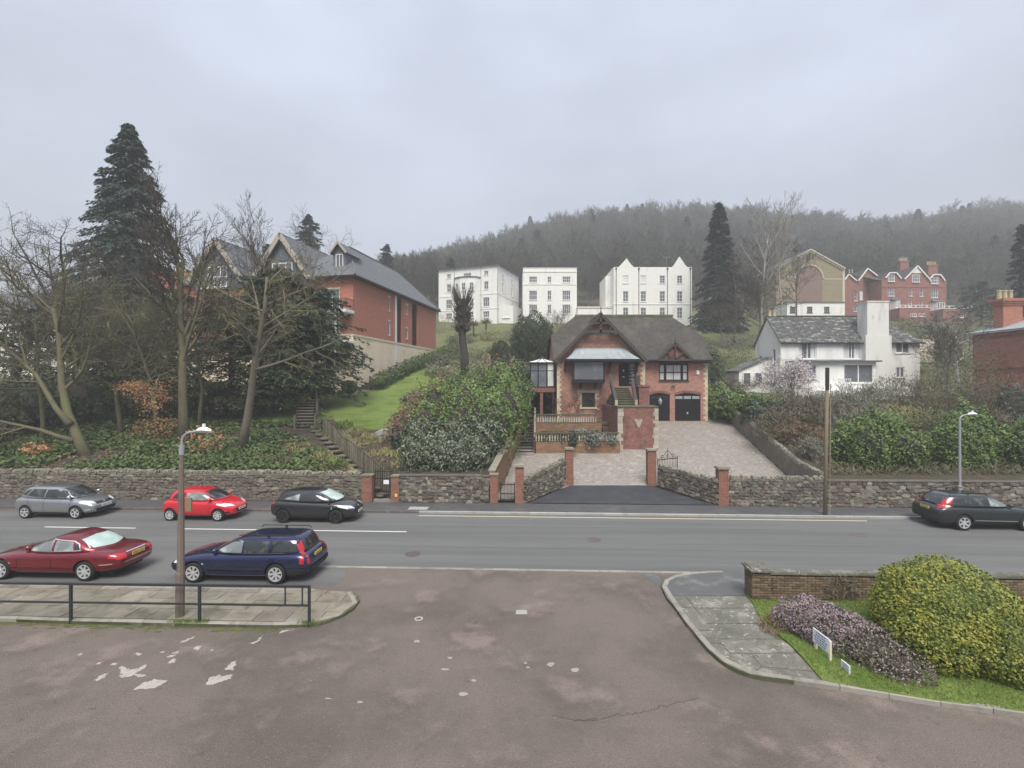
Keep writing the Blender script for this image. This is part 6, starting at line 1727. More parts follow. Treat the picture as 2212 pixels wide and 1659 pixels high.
# white house on the right with the mottled slate roof
D8 = 53.0
wh = thing('white_house', 'white rendered house with mottled old slate roof and broad front chimney', 'house', (36.5,55,5.4))
def q8(x, D=D8): return hx(1555.2+x/3.369, D)
def r8(y, D=D8): return hz(518.4+y/3.369, D)
W8 = wframe((0,D8,0),(1,0,0),(0,1,0)); a, b = 29.27, q8(1455); zb8 = 4.4; zE = 11.1
dp8 = 5.5; zR = 14.25; yR = D8+dp8/2
wu = [(q8(575),q8(700),r8(865),r8(745)),(q8(895),q8(1025),r8(865),r8(745)),(q8(1280),q8(1382),r8(822),r8(735)-0.02),(q8(1282),q8(1345),r8(1000),r8(925))]
mb = MB(); wallpanel(mb, W8, a, b, zb8, zE, wu, 0.16)
S8 = wframe((a,0,0),(0,1,0),(1,0,0)); sw8 = [(D8+1.0,D8+1.6,8.4,10.4),(D8+3.9,D8+4.5,8.2,9.8)]
wallpanel(mb, S8, D8, D8+dp8, zb8, zE, sw8, 0.16); mb.poly([(a,D8,zE),(a,D8+dp8,zE),(a,yR,zR)])
mb.poly([(b,D8,zb8),(b,D8+dp8,zb8),(b,D8+dp8,zE),(b,D8,zE)]); mb.poly([(a,D8+dp8,zb8),(b,D8+dp8,zb8),(b,D8+dp8,zE),(a,D8+dp8,zE)])
mb.build('wall', X['stained_render'], wh)
for i, o in enumerate(wu): window(wh, W8, *o, X['white_frame'], X['window_glass'], 2, 1, bar=0.09, glaz=0.10, dep=0.08, sill=0.08)
mb = MB(W8); mb.box(wu[0][1]-0.55,wu[0][1]-0.12,0.095,0.105,wu[0][2]+0.1,wu[0][3]-0.1); mb.box(wu[0][0]+0.12,wu[0][0]+0.4,0.095,0.105,wu[0][2]+0.1,wu[0][3]-0.1); mb.box(wu[1][0]+0.12,wu[1][0]+0.75,0.095,0.105,wu[1][2]+0.1,wu[1][3]-0.1); mb.box(wu[1][1]-0.7,wu[1][1]-0.12,0.095,0.105,wu[1][2]+0.1,wu[1][3]-0.1); mb.build('curtain', X['curtain'], wh)
for o in sw8: window(wh, S8, *o, X['white_frame'], X['window_glass'], 1, 1, bar=0.08, dep=0.08)
mb = MB(W8)
for x0, x1 in ((440,572),(702,892),(1027,1062)): mb.box(q8(x0),q8(x1),-0.04,0.0,r8(870),zE-0.05)
mb.build('upper_panels', X['white_render'], wh)
mb = MB(); hp = 2.9
roofslab(mb, [(a-0.15,D8-0.3,zE-0.1),(b+0.25,D8-0.3,zE-0.1),(b-hp+0.1,yR,zR),(a-0.15,yR,zR)]); roofslab(mb, [(b+0.25,D8+dp8+0.3,zE-0.1),(a-0.15,D8+dp8+0.3,zE-0.1),(a-0.15,yR,zR),(b-hp+0.1,yR,zR)]); roofslab(mb, [(b+0.25,D8-0.3,zE-0.1),(b+0.25,D8+dp8+0.3,zE-0.1),(b-hp+0.1,yR,zR)])
rf8 = mb.build('roof', X['old_slate'], wh)
# loose courses of slates standing proud
its = []
mbS = MB(); sl = math.atan2(zR-zE+0.1, yR-D8+0.3)
for r_ in range(19):
    k = (r_+0.3)/19; y = lerp(D8-0.3,yR,k); z = lerp(zE-0.1,zR,k)+0.02; x = a+rnd.uniform(0,0.3)
    xe = lerp(b+0.2,b-hp,k)
    while x < xe-0.3:
        w = rnd.uniform(0.24,0.36)
        if rnd.random() < 0.55:
            mbS.obox((x+w/2,y,z), (w-0.02,0.30,0.018), 0, Matrix.Rotation(sl+rnd.uniform(-.05,.03),4,'X') @ Matrix.Rotation(rnd.uniform(-.05,.05),4,'Z'))
        x += w
o = mbS.build('slate_courses', X['old_slate'], rf8, fix=False); o['kind'] = 'stuff'
mb = MB(); mb.bar((a-0.15,yR,zR+0.05),(b-hp,yR,zR+0.05),0.24,0.1); mb.build('ridge', X['slate_roof'], rf8)
mb = MB(); mb.box(a-0.1,b+0.25,D8-0.42,D8-0.3,zE-0.22,zE-0.1); mb.build('gutter', X['gutter_black'], wh)
cx0_, cx1_ = q8(1072,52.4), q8(1230,52.4); czt = r8(452,52.4)
mb = MB(); mb.box(cx0_,cx1_,52.4,53.9,r8(695,52.4),czt); mb.box(cx0_-0.2,cx1_+0.25,52.35,53.0,zb8,r8(695,52.4)); mb.box(cx0_-0.05,cx1_+0.05,52.35,53.95,czt,czt+0.10); ch = mb.build('chimney', X['stained_render'], wh)
mb = MB(); mb.box(cx0_-0.02,cx1_+0.02,52.38,53.92,czt+0.10,czt+0.20); mb.build('cap', X['terracotta'], ch)
chimney_pots(wh, (q8(378,yR),yR,zR), 2, 0.5, X['buff_pot'], 0.65, 0.18)
# ground floor projection with flat roof
Dg = 51.4; W9 = wframe((0,Dg,0),(1,0,0),(0,1,0)); gx0, gx1 = q8(545,Dg), q8(1135,Dg); zg = r8(888,Dg)
wg = [(q8(562,Dg),q8(705,Dg),r8(1010,Dg),r8(905,Dg)),(q8(900,Dg),q8(1118,Dg),r8(1040,Dg),r8(903,Dg))]
mb = MB(); wallpanel(mb, W9, gx0, gx1, zb8, zg, wg, 0.15); mb.poly([(gx0,Dg,zb8),(gx0,D8,zb8),(gx0,D8,zg),(gx0,Dg,zg)]); mb.poly([(gx1,Dg,zb8),(gx1,D8,zb8),(gx1,D8,zg),(gx1,Dg,zg)]); mb.build('ground_floor_wall', X['white_render'], wh)
mb = MB(); mb.box(gx0-0.1,gx1+0.35,Dg-0.45,D8,zg,zg+0.16); mb.build('flat_roof', X['slate_roof'], wh)
for o in wg: window(wh, W9, *o, X['white_frame'], X['window_glass'], 2, 1, bar=0.10, glaz=0.10, dep=0.06, sill=0.12)
mb = MB(W9); mb.box(q8(720,Dg),q8(860,Dg),-0.03,0,r8(1060,Dg),r8(905,Dg)); mb.build('door', X['white_frame'], wh)
mb = MB(); mb.box(q8(700,Dg),gx1,Dg-2.0,Dg,zb8-0.6,r8(1105,49.4)+0.1); mb.build('terrace_plinth', X['white_render'], wh)
mb = MB(); z0 = r8(1100,49.4)
for x in (868,882,896,910,924,938,952): mb.box(q8(x,49.4)-0.03,q8(x,49.4)+0.03,49.4,49.46,z0,z0+1.25)
mb.box(q8(866,49.4),q8(955,49.4),49.38,49.48,z0+1.2,z0+1.28); mb.build('railing', X['white_frame'], wh)
# lean-to on the left
la, lb = 25.7, a-0.01
mb = MB(); mb.box(la,lb,55.0,58.2,5.0,8.1); mb.prism([(la,55.0,8.1),(lb,55.0,8.1),(lb,55.0,9.5)], (0,3.2,0)); lt = mb.build('lean_to', X['white_render'], wh)
mb = MB(); roofslab(mb, [(la-0.3,54.8,8.0),(lb,54.8,9.62),(lb,58.3,9.62),(la-0.3,58.3,8.0)], 0.1); mb.build('lean_to_roof', X['old_slate'], wh)
for u0 in (26.1,27.4): window(wh, wframe((0,54.93,0),(1,0,0),(0,1,0)), u0,u0+0.9,6.4,7.8, X['white_frame'], X['window_glass'], 1, 1, bar=0.08, dep=0.0)
mb = MB(); mb.obox((a-0.3,D8+3.2,8.0), (0.05,0.5,0.5), 0); mb.build('satellite_dish', X['dark_timber'], wh)
# shed
p = at(2002,745,62)
sh = thing('garden_shed', 'small pale green shed on the slope right of the white house', 'shed', (p.x,p.y,p.z-1.3))
mb = MB(); mb.box(p.x-1.0,p.x+1.0,p.y,p.y+2,p.z-2.2,p.z+0.85); mb.build('wall', X['moss'] if False else X['cream_trim'], sh)
mb = MB(); mb.box(p.x-1.1,p.x+1.1,p.y-0.1,p.y+2.1,p.z+0.85,p.z+0.98); mb.build('roof', X['old_slate'], sh)

# brick house at the right edge
bh = thing('brick_villa', 'orange brick house with a big chimney stack, cut by the right picture edge', 'house', (52,43,4.8))
bx, by0, by1 = 47.6, 36.0, 50.2; bz = 11.55
mb = MB(); S9 = wframe((bx,0,0),(0,1,0),(1,0,0)); ow = [(38.5,39.9,8.2,10.2)]
wallpanel(mb, S9, by0, by1, 3.5, bz, ow, 0.15); mb.poly([(bx,by1,3.5),(58,by1,3.5),(58,by1,bz),(bx,by1,bz)]); mb.poly([(bx,by0,3.5),(58,by0,3.5),(58,by0,bz),(bx,by0,bz)]); mb.poly([(58,by0,3.5),(58,by1,3.5),(58,by1,bz),(58,by0,bz)]); mb.build('wall', X['orange_brick'], bh)
window(bh, S9, *ow[0], X['white_frame'], X['window_glass'], 2, 2, dep=0.08, sill=0.1)
mb = MB(); mb.box(bx-0.08,bx,by0,by1,7.9,8.05); mb.box(bx-0.10,bx,by0,by1,bz-0.5,bz-0.32); mb.build('string_course', X['tower_brick'], bh)
mb = MB(); mb.box(bx-0.45,58.4,by0-0.4,by1+0.4,bz,bz+0.15); mb.build('eaves_board', X['white_frame'], bh)
mb = MB(); e = [(bx-0.5,by0-0.5),(58.5,by0-0.5),(58.5,by1+0.5),(bx-0.5,by1+0.5)]; zz = bz+0.16
roofslab(mb, [(*e[0],zz),(*e[3],zz),(51.5,46.2,zz+1.5),(51.5,40,zz+1.5)]); roofslab(mb, [(*e[3],zz),(*e[2],zz),(54.5,46.2,zz+1.5),(51.5,46.2,zz+1.5)]); roofslab(mb, [(*e[1],zz),(*e[0],zz),(51.5,40,zz+1.5),(54.5,40,zz+1.5)]); roofslab(mb, [(*e[2],zz),(*e[1],zz),(54.5,40,zz+1.5),(54.5,46.2,zz+1.5)]); mb.build('roof', X['lead_sheet'], bh)
mb = MB(); c = at(2177,680,48); mb.box(c.x-0.95,c.x+0.95,47.5,48.5,bz,14.2); mb.box(c.x-1.05,c.x+1.05,47.4,48.6,14.2,14.4); mb.box(c.x-1.15,c.x+1.15,47.3,48.7,14.4,14.6); mb.box(c.x-1.25,c.x+1.25,47.2,48.8,14.6,14.85); ch = mb.build('chimney', X['orange_brick'], bh)
chimney_pots(ch, (c.x-0.3,48,14.85), 3, 0.55, X['buff_pot'], 0.9, 0.2)
mb = MB(); mb.prism([(c.x+1.2,47.8,bz+0.2),(c.x+6,47.8,bz+0.2),(c.x+6,47.8,14.6),(c.x+3.4,47.8,14.6)], (0,0.35,0)); mb.build('parapet_gable', X['orange_brick'], bh)

# pale houses glimpsed behind the trees on the far left
def glimpsed(name, label, x0, x1, y, d, z0, ze, zr, wm, rm, cols, rows_):
    r_ = thing(name, label, 'house', ((x0+x1)/2,y,z0)); Wg = wframe((0,y,0),(1,0,0),(0,1,0))
    wl = [(lerp(x0,x1,(i+0.5)/cols),lerp(z0+1.2,ze-1.3,j/max(1,rows_-1)),1.2,1.6) for i in range(cols) for j in range(rows_)]
    mb = MB(); wallpanel(mb, Wg, x0, x1, z0-2, ze, [op(*o) for o in wl], 0.15); mb.box(x0,x1,y+0.3,y+d,z0-2,ze); mb.prism([(x1,y,ze),(x1,y+d,ze),(x1,y+d/2,zr)], (-(x1-x0),0,0)); mb.build('wall', wm, r_)
    for o in wl: sash(r_, Wg, *o)
    mb = MB(); roofslab(mb, [(x0-0.3,y-0.4,ze-0.1),(x1+0.3,y-0.4,ze-0.1),(x1+0.3,y+d/2,zr+0.1),(x0-0.3,y+d/2,zr+0.1)]); roofslab(mb, [(x1+0.3,y+d+0.4,ze-0.1),(x0-0.3,y+d+0.4,ze-0.1),(x0-0.3,y+d/2,zr+0.1),(x1+0.3,y+d/2,zr+0.1)]); mb.build('roof', rm, r_)
defm('red_tile_roof', (0.30,0.105,0.062), 0.85, [((0.22,0.08,0.055),0.8,0.45,0.75,5)], brick=(0.22,0.13,(0.18,0.07,0.045),0.012,0.2))
glimpsed('pale_house', 'white house with a red tiled roof glimpsed left of the apartment gables', -58,-45,72,9,12,20.6,24.2, X['white_render'], X['red_tile_roof'], 4, 3)
glimpsed('pale_house', 'long white house glimpsed through bare branches at the far left', -76,-50,58,9,8,14.5,18.0, X['white_render'], X['slate_roof'], 7, 2)
# ------------------------------------------------------------ foliage helpers
def rand_dirs(rs, n):
    v = rs.normal(size=(n,3)); return v/np.linalg.norm(v, axis=1, keepdims=True)
def leaf_quads(P, A, N, L, W):
    """quads centred at P, long axis A, facing N"""
    A = A/np.maximum(1e-6, np.linalg.norm(A, axis=1, keepdims=True))
    B = np.cross(N, A); B /= np.maximum(1e-6, np.linalg.norm(B, axis=1, keepdims=True))
    L = np.reshape(L, (-1,1)); W = np.reshape(W, (-1,1))
    V = np.stack([P-A*L*0.5, P-B*W*0.5+A*L*0.05, P+A*L*0.5, P+B*W*0.5+A*L*0.05], axis=1).reshape(-1,3)
    F = np.arange(len(V), dtype=np.int32).reshape(-1,4)
    return V, F
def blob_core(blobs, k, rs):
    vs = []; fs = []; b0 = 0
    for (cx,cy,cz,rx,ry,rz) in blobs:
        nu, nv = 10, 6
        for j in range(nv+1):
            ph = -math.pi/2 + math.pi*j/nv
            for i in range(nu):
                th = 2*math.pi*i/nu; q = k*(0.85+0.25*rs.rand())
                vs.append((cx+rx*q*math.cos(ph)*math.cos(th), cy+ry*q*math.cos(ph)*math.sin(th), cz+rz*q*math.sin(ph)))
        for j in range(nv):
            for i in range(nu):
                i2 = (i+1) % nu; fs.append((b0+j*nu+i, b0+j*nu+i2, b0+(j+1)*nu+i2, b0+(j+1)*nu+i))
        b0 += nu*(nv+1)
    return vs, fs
def blob_points(rs, blobs, n, shell=(0.82,1.08), lump=0.18, zmin=None):
    vol = np.array([b[3]*b[4]+b[4]*b[5]+b[3]*b[5] for b in blobs]); pick = rs.choice(len(blobs), size=n, p=vol/vol.sum())
    B = np.array(blobs)[pick]
    D = rand_dirs(rs, n)
    ph = rs.rand(3)*7
    lum = 1 + lump*(np.sin(D[:,0]*5+B[:,0]*3+ph[0])*np.sin(D[:,1]*5+B[:,1]*3+ph[1])+0.6*np.sin(D[:,2]*9+D[:,0]*7+ph[2]))
    rad = (shell[0]+(shell[1]-shell[0])*rs.rand(n)**0.6)*lum
    P = B[:,:3] + D*B[:,3:]*rad[:,None]
    Nn = D/B[:,3:]; Nn /= np.linalg.norm(Nn, axis=1, keepdims=True)
    keep = np.ones(n, bool)
    for b in blobs:
        q = (P-np.array(b[:3]))/np.array(b[3:]); keep &= (q**2).sum(1) > 0.55
    if zmin is not None:
        keep &= P[:,2] > np.array([zmin(p[0],p[1]) for p in P]) + 0.02
    return P[keep], Nn[keep]
_seed = [100]
def bush(name, label, cat, blobs, n, size, m, aspect=0.5, core=True, ground=True, group=None, shell=(0.82,1.08), lump=0.18, upright=0.0, coremat=None, extra=None):
    _seed[0] += 1; rs = np.random.RandomState(_seed[0])
    c = np.mean(np.array(blobs), axis=0)
    root = thing(name, label, cat, (c[0],c[1],min(b[2]-b[5]*0.6 for b in blobs)), 0, group)
    P, Nn = blob_points(rs, blobs, n, shell, lump, h if ground else None)
    k = len(P)
    A = np.cross(Nn, rand_dirs(rs, k)) + Nn*0.35 + np.array([0,0,upright])
    Nf = Nn + rand_dirs(rs, k)*0.75 + np.array([0,0,0.35])
    L = size*(0.6+0.8*rs.rand(k)); V, F = leaf_quads(P, A, Nf, L, L*aspect)
    np_obj('foliage', V, F, m, root)
    if extra:
        m2, n2, s2, asp2, zf = extra
        P, Nn = blob_points(rs, blobs, n2, (1.0,1.1), lump, h if ground else None)
        kp = np.array([rs.rand() < zf(p) for p in P]); P, Nn = P[kp], Nn[kp]; k = len(P)
        L = s2*(0.6+0.8*rs.rand(k)); V, F = leaf_quads(P, np.cross(Nn, rand_dirs(rs,k))+Nn*0.5, Nn+rand_dirs(rs,k)*0.6, L, L*asp2)
        np_obj('blossom', V, F, m2, root)
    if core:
        vs, fs = blob_core(blobs, 0.72, rs); np_obj('bush_core', vs, fs, coremat or X['bark_dark'], root)  # solid core; its default dark bark colour paints shade between leaves
    return root
def mound(px0, px1, D0, D1, top, n, seed, zk=0.45, wob=0.3):
    """blobs filling a patch of slope between picture columns, D0..D1 away, top metres high"""
    r = random.Random(seed); out = []
    for i in range(n):
        D = lerp(D0,D1,(i+0.5)/n) if n > 3 else lerp(D0,D1,r.random())
        px = lerp(px0,px1,r.random()); p = onground(px,D); t = top*r.uniform(0.7,1.05)
        rx = (px1-px0)*D/FOC*r.uniform(0.28,0.4); rx = min(rx, 2.2)
        out.append((p.x,p.y,p.z+t*zk,max(0.5,rx),max(0.5,(D1-D0)*0.35 if n < 4 else 1.2),t*0.6))
    return out

# ------------------------------------------------------------ bare trees
class Tree:
    def __init__(s, seed): s.r = random.Random(seed); s.limb = MB(); s.twig = MB(); s.tips = []
    def grow(s, p, d, L, r0, lev, maxlev, gn, up, nch, ang, ratio, limbl, tw, rmin):
        r = s.r; seg = 6 if lev == 0 else (4 if lev < 3 else 3)
        pts = [Vector(p)]; d = Vector(d).normalized(); ds = [d]
        for i in range(seg):
            d = (d + Vector((r.gauss(0,gn), r.gauss(0,gn), r.gauss(0,gn)*0.7+up*(0.10 if lev else 0.04)))).normalized()
            pts.append(pts[-1]+d*L/seg); ds.append(d)
        re = max(rmin*0.5, r0*(0.40 if lev < maxlev else 0.25))
        rads = [max(rmin*0.5, lerp(r0,re,i/seg)) for i in range(seg+1)]
        if lev == 0: rads[0] *= 1.35
        (s.limb if lev < limbl else s.twig).tube(pts, rads, 8 if lev == 0 else (5 if lev < 2 else 3), cap=(lev == 0))
        if lev >= maxlev:
            s.tips.append((pts[-1], ds[-1])); return
        n = nch[min(lev,len(nch)-1)]
        lo = 0.42 if lev == 0 else 0.22
        for i in range(n):
            k = lo+(1-lo)*((i+r.random())/n); f = k*seg; j = min(seg-1,int(f))
            q = pts[j].lerp(pts[j+1], f-j); dd = ds[j+1]
            side = dd.cross(Vector((r.gauss(0,1),r.gauss(0,1),r.gauss(0,1)))); side.normalize()
            a = R(r.uniform(ang*0.6,ang*1.35)); nd = dd*math.cos(a)+side*math.sin(a)
            rr = lerp(r0,re,k)*r.uniform(0.5,0.72)
            s.grow(q, nd, L*ratio*r.uniform(0.65,1.15)*(1.15-0.45*k if lev == 0 else 1), max(rmin,rr), lev+1, maxlev, gn*1.15, up, nch, ang, ratio, limbl, tw, rmin)
        if lev > 0:
            s.grow(pts[-1], ds[-1], L*ratio*0.8, re, lev+1, maxlev, gn*1.1, up, nch, ang, ratio, limbl, tw, rmin)
def bare_tree(name, label, base, d, L, r0, seed, barkm, twigm, maxlev=4, gn=0.13, up=0.5, nch=(9,6,5,4), ang=45, ratio=0.52, rmin=0.015, group=None, forks=None, leaves=None):
    t = Tree(seed); root = thing(name, label, 'tree', tuple(base), 0, group)
    b = Vector(base)-Vector((0,0,0.3))
    t.grow(b, d, L, r0, 0, maxlev, gn*0.5, up, nch, ang, ratio, 2, None, rmin)
    for (fd, fL, fr, off) in (forks or ()): t.grow(b+Vector(off), fd, fL, fr, 0, maxlev, gn*0.6, up, nch, ang, ratio, 2, None, rmin)
    t.limb.build('trunk', X[barkm], root, smooth=True, fix=False)
    if t.twig.v: t.twig.build('crown', X[twigm], root, fix=False)
    if leaves:
        m, n, sz, fn = leaves; rs = np.random.RandomState(seed); tips = [p for p, _ in t.tips if fn(p)]
        if tips:
            P = np.array([tuple(tips[i]) for i in rs.randint(len(tips), size=n)]) + rs.normal(size=(n,3))*0.18
            Ls = sz*(0.6+0.8*rs.rand(n)); V, F = leaf_quads(P, rand_dirs(rs,n), rand_dirs(rs,n), Ls, Ls*0.5); np_obj('leaves', V, F, X[m], root)
    return root

# ------------------------------------------------------------ evergreens with real branches
def evergreen(name, label, base, height, width, seed, m, barkm='bark_dark', nb=150, per=80, spray=0.34, shape='cone', droop=0.35, low=0.08, asp=0.32, group=None, r0=0.35, skew=(0,0)):
    rs = np.random.RandomState(seed); root = thing(name, label, 'tree', tuple(base), 0, group)
    b = np.array(base); mbt = MB(); tk = [Vector(base)+Vector((skew[0]*k*k,skew[1]*k*k,height*k*0.97-0.3)) for k in (0,0.25,0.5,0.75,1)]
    mbt.tube(tk, [r0*(1-0.93*k) for k in (0,0.25,0.5,0.75,1)], 7)
    PP = []; AA = []; NN = []; LL = []
    for i in range(nb):
        k = low + (1-low)*(i+rs.rand())/nb
        if shape == 'cone': w = width*(1-k)**0.8*(0.75+0.4*rs.rand()) + 0.25
        elif shape == 'fir': w = width*min(1.0,(1-k)*1.9)**0.75*(0.65+0.5*rs.rand())*(1.0 if k < 0.75 else 0.9) + 0.25
        else: w = width*math.sqrt(max(0.02,1-((k-0.38)/0.62)**2))*(0.6+0.55*rs.rand())
        az = rs.rand()*2*math.pi; o = np.array([math.cos(az),math.sin(az),0]); st0 = b+np.array([skew[0]*k*k,skew[1]*k*k,height*k])
        rise = (0.35-0.55*(1-k))*w if shape != 'yew' else rs.uniform(-0.1,0.35)*w
        tt = np.sort(0.12+0.92*rs.rand(per)**0.75); 
        P = st0 + o*(w*tt)[:,None] + np.array([0,0,1])*(rise*tt - droop*w*0.5*tt**2)[:,None]
        lat = np.array([-o[1],o[0],0]); sp = w*0.20*(1.15-tt)+0.10
        sd = rs.normal(size=per)*sp; P = P + lat*sd[:,None] + rs.normal(size=(per,3))*0.07; P[:,2] -= np.abs(sd)*0.35*droop*2
        A = o*1.0 + lat*(np.sign(sd)*0.6)[:,None] + np.array([0,0,-droop]) + rs.normal(size=(per,3))*0.3
        PP.append(P); AA.append(A); NN.append(np.array([0,0,1.0])+rs.normal(size=(per,3))*0.45); LL.append(spray*(0.55+0.8*rs.rand(per)))
        if i % 2 == 0:
            pts = [st0+o*w*t_+np.array([0,0,1])*(rise*t_-droop*w*0.5*t_*t_) for t_ in (0,0.35,0.7,0.95)]
            mbt.tube([Vector(q) for q in pts], [0.02+0.012*w*(1-t_) for t_ in (0,0.35,0.7,0.95)], 4, False)
    mbt.build('trunk', X[barkm], root, smooth=True, fix=False)
    P = np.concatenate(PP); L = np.concatenate(LL); V, F = leaf_quads(P, np.concatenate(AA), np.concatenate(NN), L, L*asp)
    np_obj('crown', V, F, X[m], root); return root

# ---- the wooded bank on the left
G1 = 'bare trees on the wooded bank'
B = onground
bare_tree('bare_tree', 'leaning mossy tree with forked trunk nearest the left picture edge', B(190,30.2), (-0.50,0.02,0.86), 10.5, 0.30, 3, 'bark_moss', 'twig_moss', gn=0.16, nch=(8,6,5,4), ang=48, ratio=0.5, group=G1, forks=[((-0.75,0.1,0.7),9.0,0.17,(-1.1,0,2.2)),((-0.8,-0.1,0.25),6.0,0.14,(-0.9,0,1.2))])
bare_tree('bare_tree', 'tall straight tree with grey ascending branches behind the street lamp', B(398,33), (0.03,0,1), 13.2, 0.33, 12, 'bark_moss', 'twig_brown', gn=0.10, up=0.8, rmin=0.016, nch=(13,7,6,4), ang=42, ratio=0.45, group=G1)
bare_tree('bare_tree', 'pale straight tree with mossy side branches in front of the dark yew', B(520,31.5), (0.10,0,1), 11.5, 0.27, 23, 'bark_grey', 'twig_moss', gn=0.13, up=0.25, nch=(15,6,5,4), ang=58, ratio=0.44, group=G1, leaves=('beech_leaf',300,0.10,lambda p: p.z < 5))
bare_tree('bare_tree', 'spreading gnarled tree against the sky at far left', B(20,40), (0.0,0,1), 13.0, 0.42, 31, 'bark_dark', 'twig_grey', gn=0.24, up=0.3, nch=(12,7,6,4), ang=55, ratio=0.5, group=G1)
bare_tree('bare_tree', 'thin twisted tree with brown beech leaves left of the lamp post', B(345,34.5), (-0.18,0,1), 9.0, 0.16, 41, 'bark_moss', 'twig_moss', gn=0.2, up=0.2, nch=(9,6,5,3), ang=58, ratio=0.52, group=G1, leaves=('beech_leaf',1500,0.13,lambda p: p.z < 6.5))
bare_tree('bare_tree', 'slender mossy tree on the bank between leaning and tall trees', B(262,35), (-0.1,0,1), 8.5, 0.17, 47, 'bark_moss', 'twig_moss', gn=0.18, up=0.3, nch=(11,6,5,4), ang=52, ratio=0.5, group=G1)
bare_tree('bare_tree', 'many-stemmed grey tree in front of the tall fir', B(200,40), (0.1,0,1), 9.5, 0.22, 53, 'bark_grey', 'twig_grey', gn=0.17, up=0.5, nch=(11,6,5,4), ang=45, ratio=0.52, group=G1, forks=[((-0.3,0,1),8.5,0.16,(0.2,0,0)),((0.35,0,1),8.5,0.16,(-0.2,0,0))])
bare_tree('bare_tree', 'upright grey tree in front of the second apartment gable', B(560,42), (-0.05,0,1), 14.5, 0.16, 59, 'bark_grey', 'twig_brown', gn=0.11, up=0.8, nch=(11,6,5,3), ang=36, ratio=0.46, group=G1)
bare_tree('bare_tree', 'low mossy tree between the leaning tree and the pavement wall', B(90,33), (0.2,0,1), 8.5, 0.16, 61, 'bark_moss', 'twig_moss', gn=0.2, up=0.15, nch=(10,6,5,4), ang=60, ratio=0.55, group=G1)
bare_tree('bare_tree', 'low tangled tree on the bank behind the beech leaves', B(430,37), (-0.15,0,1), 9.5, 0.15, 67, 'bark_moss', 'twig_moss', gn=0.2, up=0.15, nch=(11,6,5,4), ang=60, ratio=0.52, group=G1)
evergreen('fir_tree', 'tall dark fir with ragged top rising above the wooded bank', B(278,55), 29.3, 5.2, 5, 'fir_needles', nb=420, per=130, spray=0.5, asp=0.34, shape='fir', droop=0.8, low=0.12, r0=0.5)
G2 = 'dark yews on the wooded bank'
evergreen('yew_tree', 'broad dark yew in front of the apartment block', B(600,42.5), 12.6, 5.6, 15, 'yew_needles', nb=230, per=110, spray=0.42, shape='yew', droop=0.5, low=0.10, group=G2, r0=0.45)
evergreen('yew_tree', 'dark yew with long branch reaching over the lawn toward the cream wall', B(680,44.5), 11.0, 4.6, 16, 'yew_needles', nb=170, per=100, spray=0.40, shape='yew', droop=0.55, low=0.14, group=G2, r0=0.35, skew=(0.6,0))
evergreen('yew_tree', 'olive yew in front of the second apartment gable', B(500,41), 10.0, 4.4, 17, 'yew_olive', nb=120, per=80, spray=0.34, shape='yew', droop=0.5, low=0.12, group=G2)
evergreen('yew_tree', 'dark yew behind the tall straight tree', B(395,44), 10.5, 4.4, 18, 'yew_needles', nb=120, per=75, spray=0.36, shape='yew', droop=0.5, low=0.10, group=G2)
evergreen('yew_tree', 'dark yew at the foot of the tall fir', B(255,43), 11.5, 4.6, 19, 'yew_olive', nb=130, per=75, spray=0.36, shape='yew', droop=0.5, low=0.10, group=G2)
evergreen('yew_tree', 'dark yew behind the leaning tree at left', B(80,42), 9.0, 5.2, 20, 'yew_needles', nb=120, per=75, spray=0.38, shape='yew', droop=0.5, low=0.08, group=G2)
# long drooping branch of the yew reaching right
# ground cover on the bank
def scatter(name, label, n, region, size, m, asp=0.6, lift=0.05, upright=0.3, seed=1, keep=None):
    rs = np.random.RandomState(seed); pts = []
    while len(pts) < n:
        px = rs.uniform(region[0],region[1]); D = region[2]+(region[3]-region[2])*rs.rand()**1.2
        x = (px-1106)*D/FOC
        if to_st(x,D)[1] < 26.45 or (keep and not keep(x,D,px)): continue
        pts.append((x,D,h(x,D)+lift*rs.rand()))
    P = np.array(pts); A = rand_dirs(rs,n)*np.array([1,1,0.3])+np.array([0,0,upright]); N = np.array([0,-0.3,1.0])+rs.normal(size=(n,3))*0.6
    L = size*(0.5+rs.rand(n)); V, F = leaf_quads(P, A, N, L, L*asp); o = np_obj(name, V, F, X[m]); tag(o, label, None, None, 'stuff'); return o
clear = lambda x, D, px: not (px > 610 and D < 37 and abs((px-610)-(37-D)*22) < 34)
scatter('ivy_cover', 'dark ivy leaves covering the bank below the trees', 26000, (-250,800,26.6,39), 0.22, 'ivy_leaf', lift=0.35, seed=3, keep=lambda x,D,px: clear(x,D,px) and mnoise.noise(Vector((x*0.25,D*0.25,1))) > -0.35 and px < 640+80*rnd.random())
scatter('dead_leaves', 'brown fallen leaves over the bank', 9000, (-250,860,26.6,40), 0.16, 'dead_leaf', lift=0.08, seed=4, keep=clear)
scatter('dry_grass_cover', 'yellowed grass tufts over the bank above the wall', 7000, (560,880,26.7,36), 0.30, 'dry_grass', asp=0.12, lift=0.1, upright=0.9, seed=5, keep=lambda x,D,px: clear(x,D,px) and mnoise.noise(Vector((x*0.5,D*0.5,4))) > 0.0)
G3 = 'evergreen shrubs under the trees'
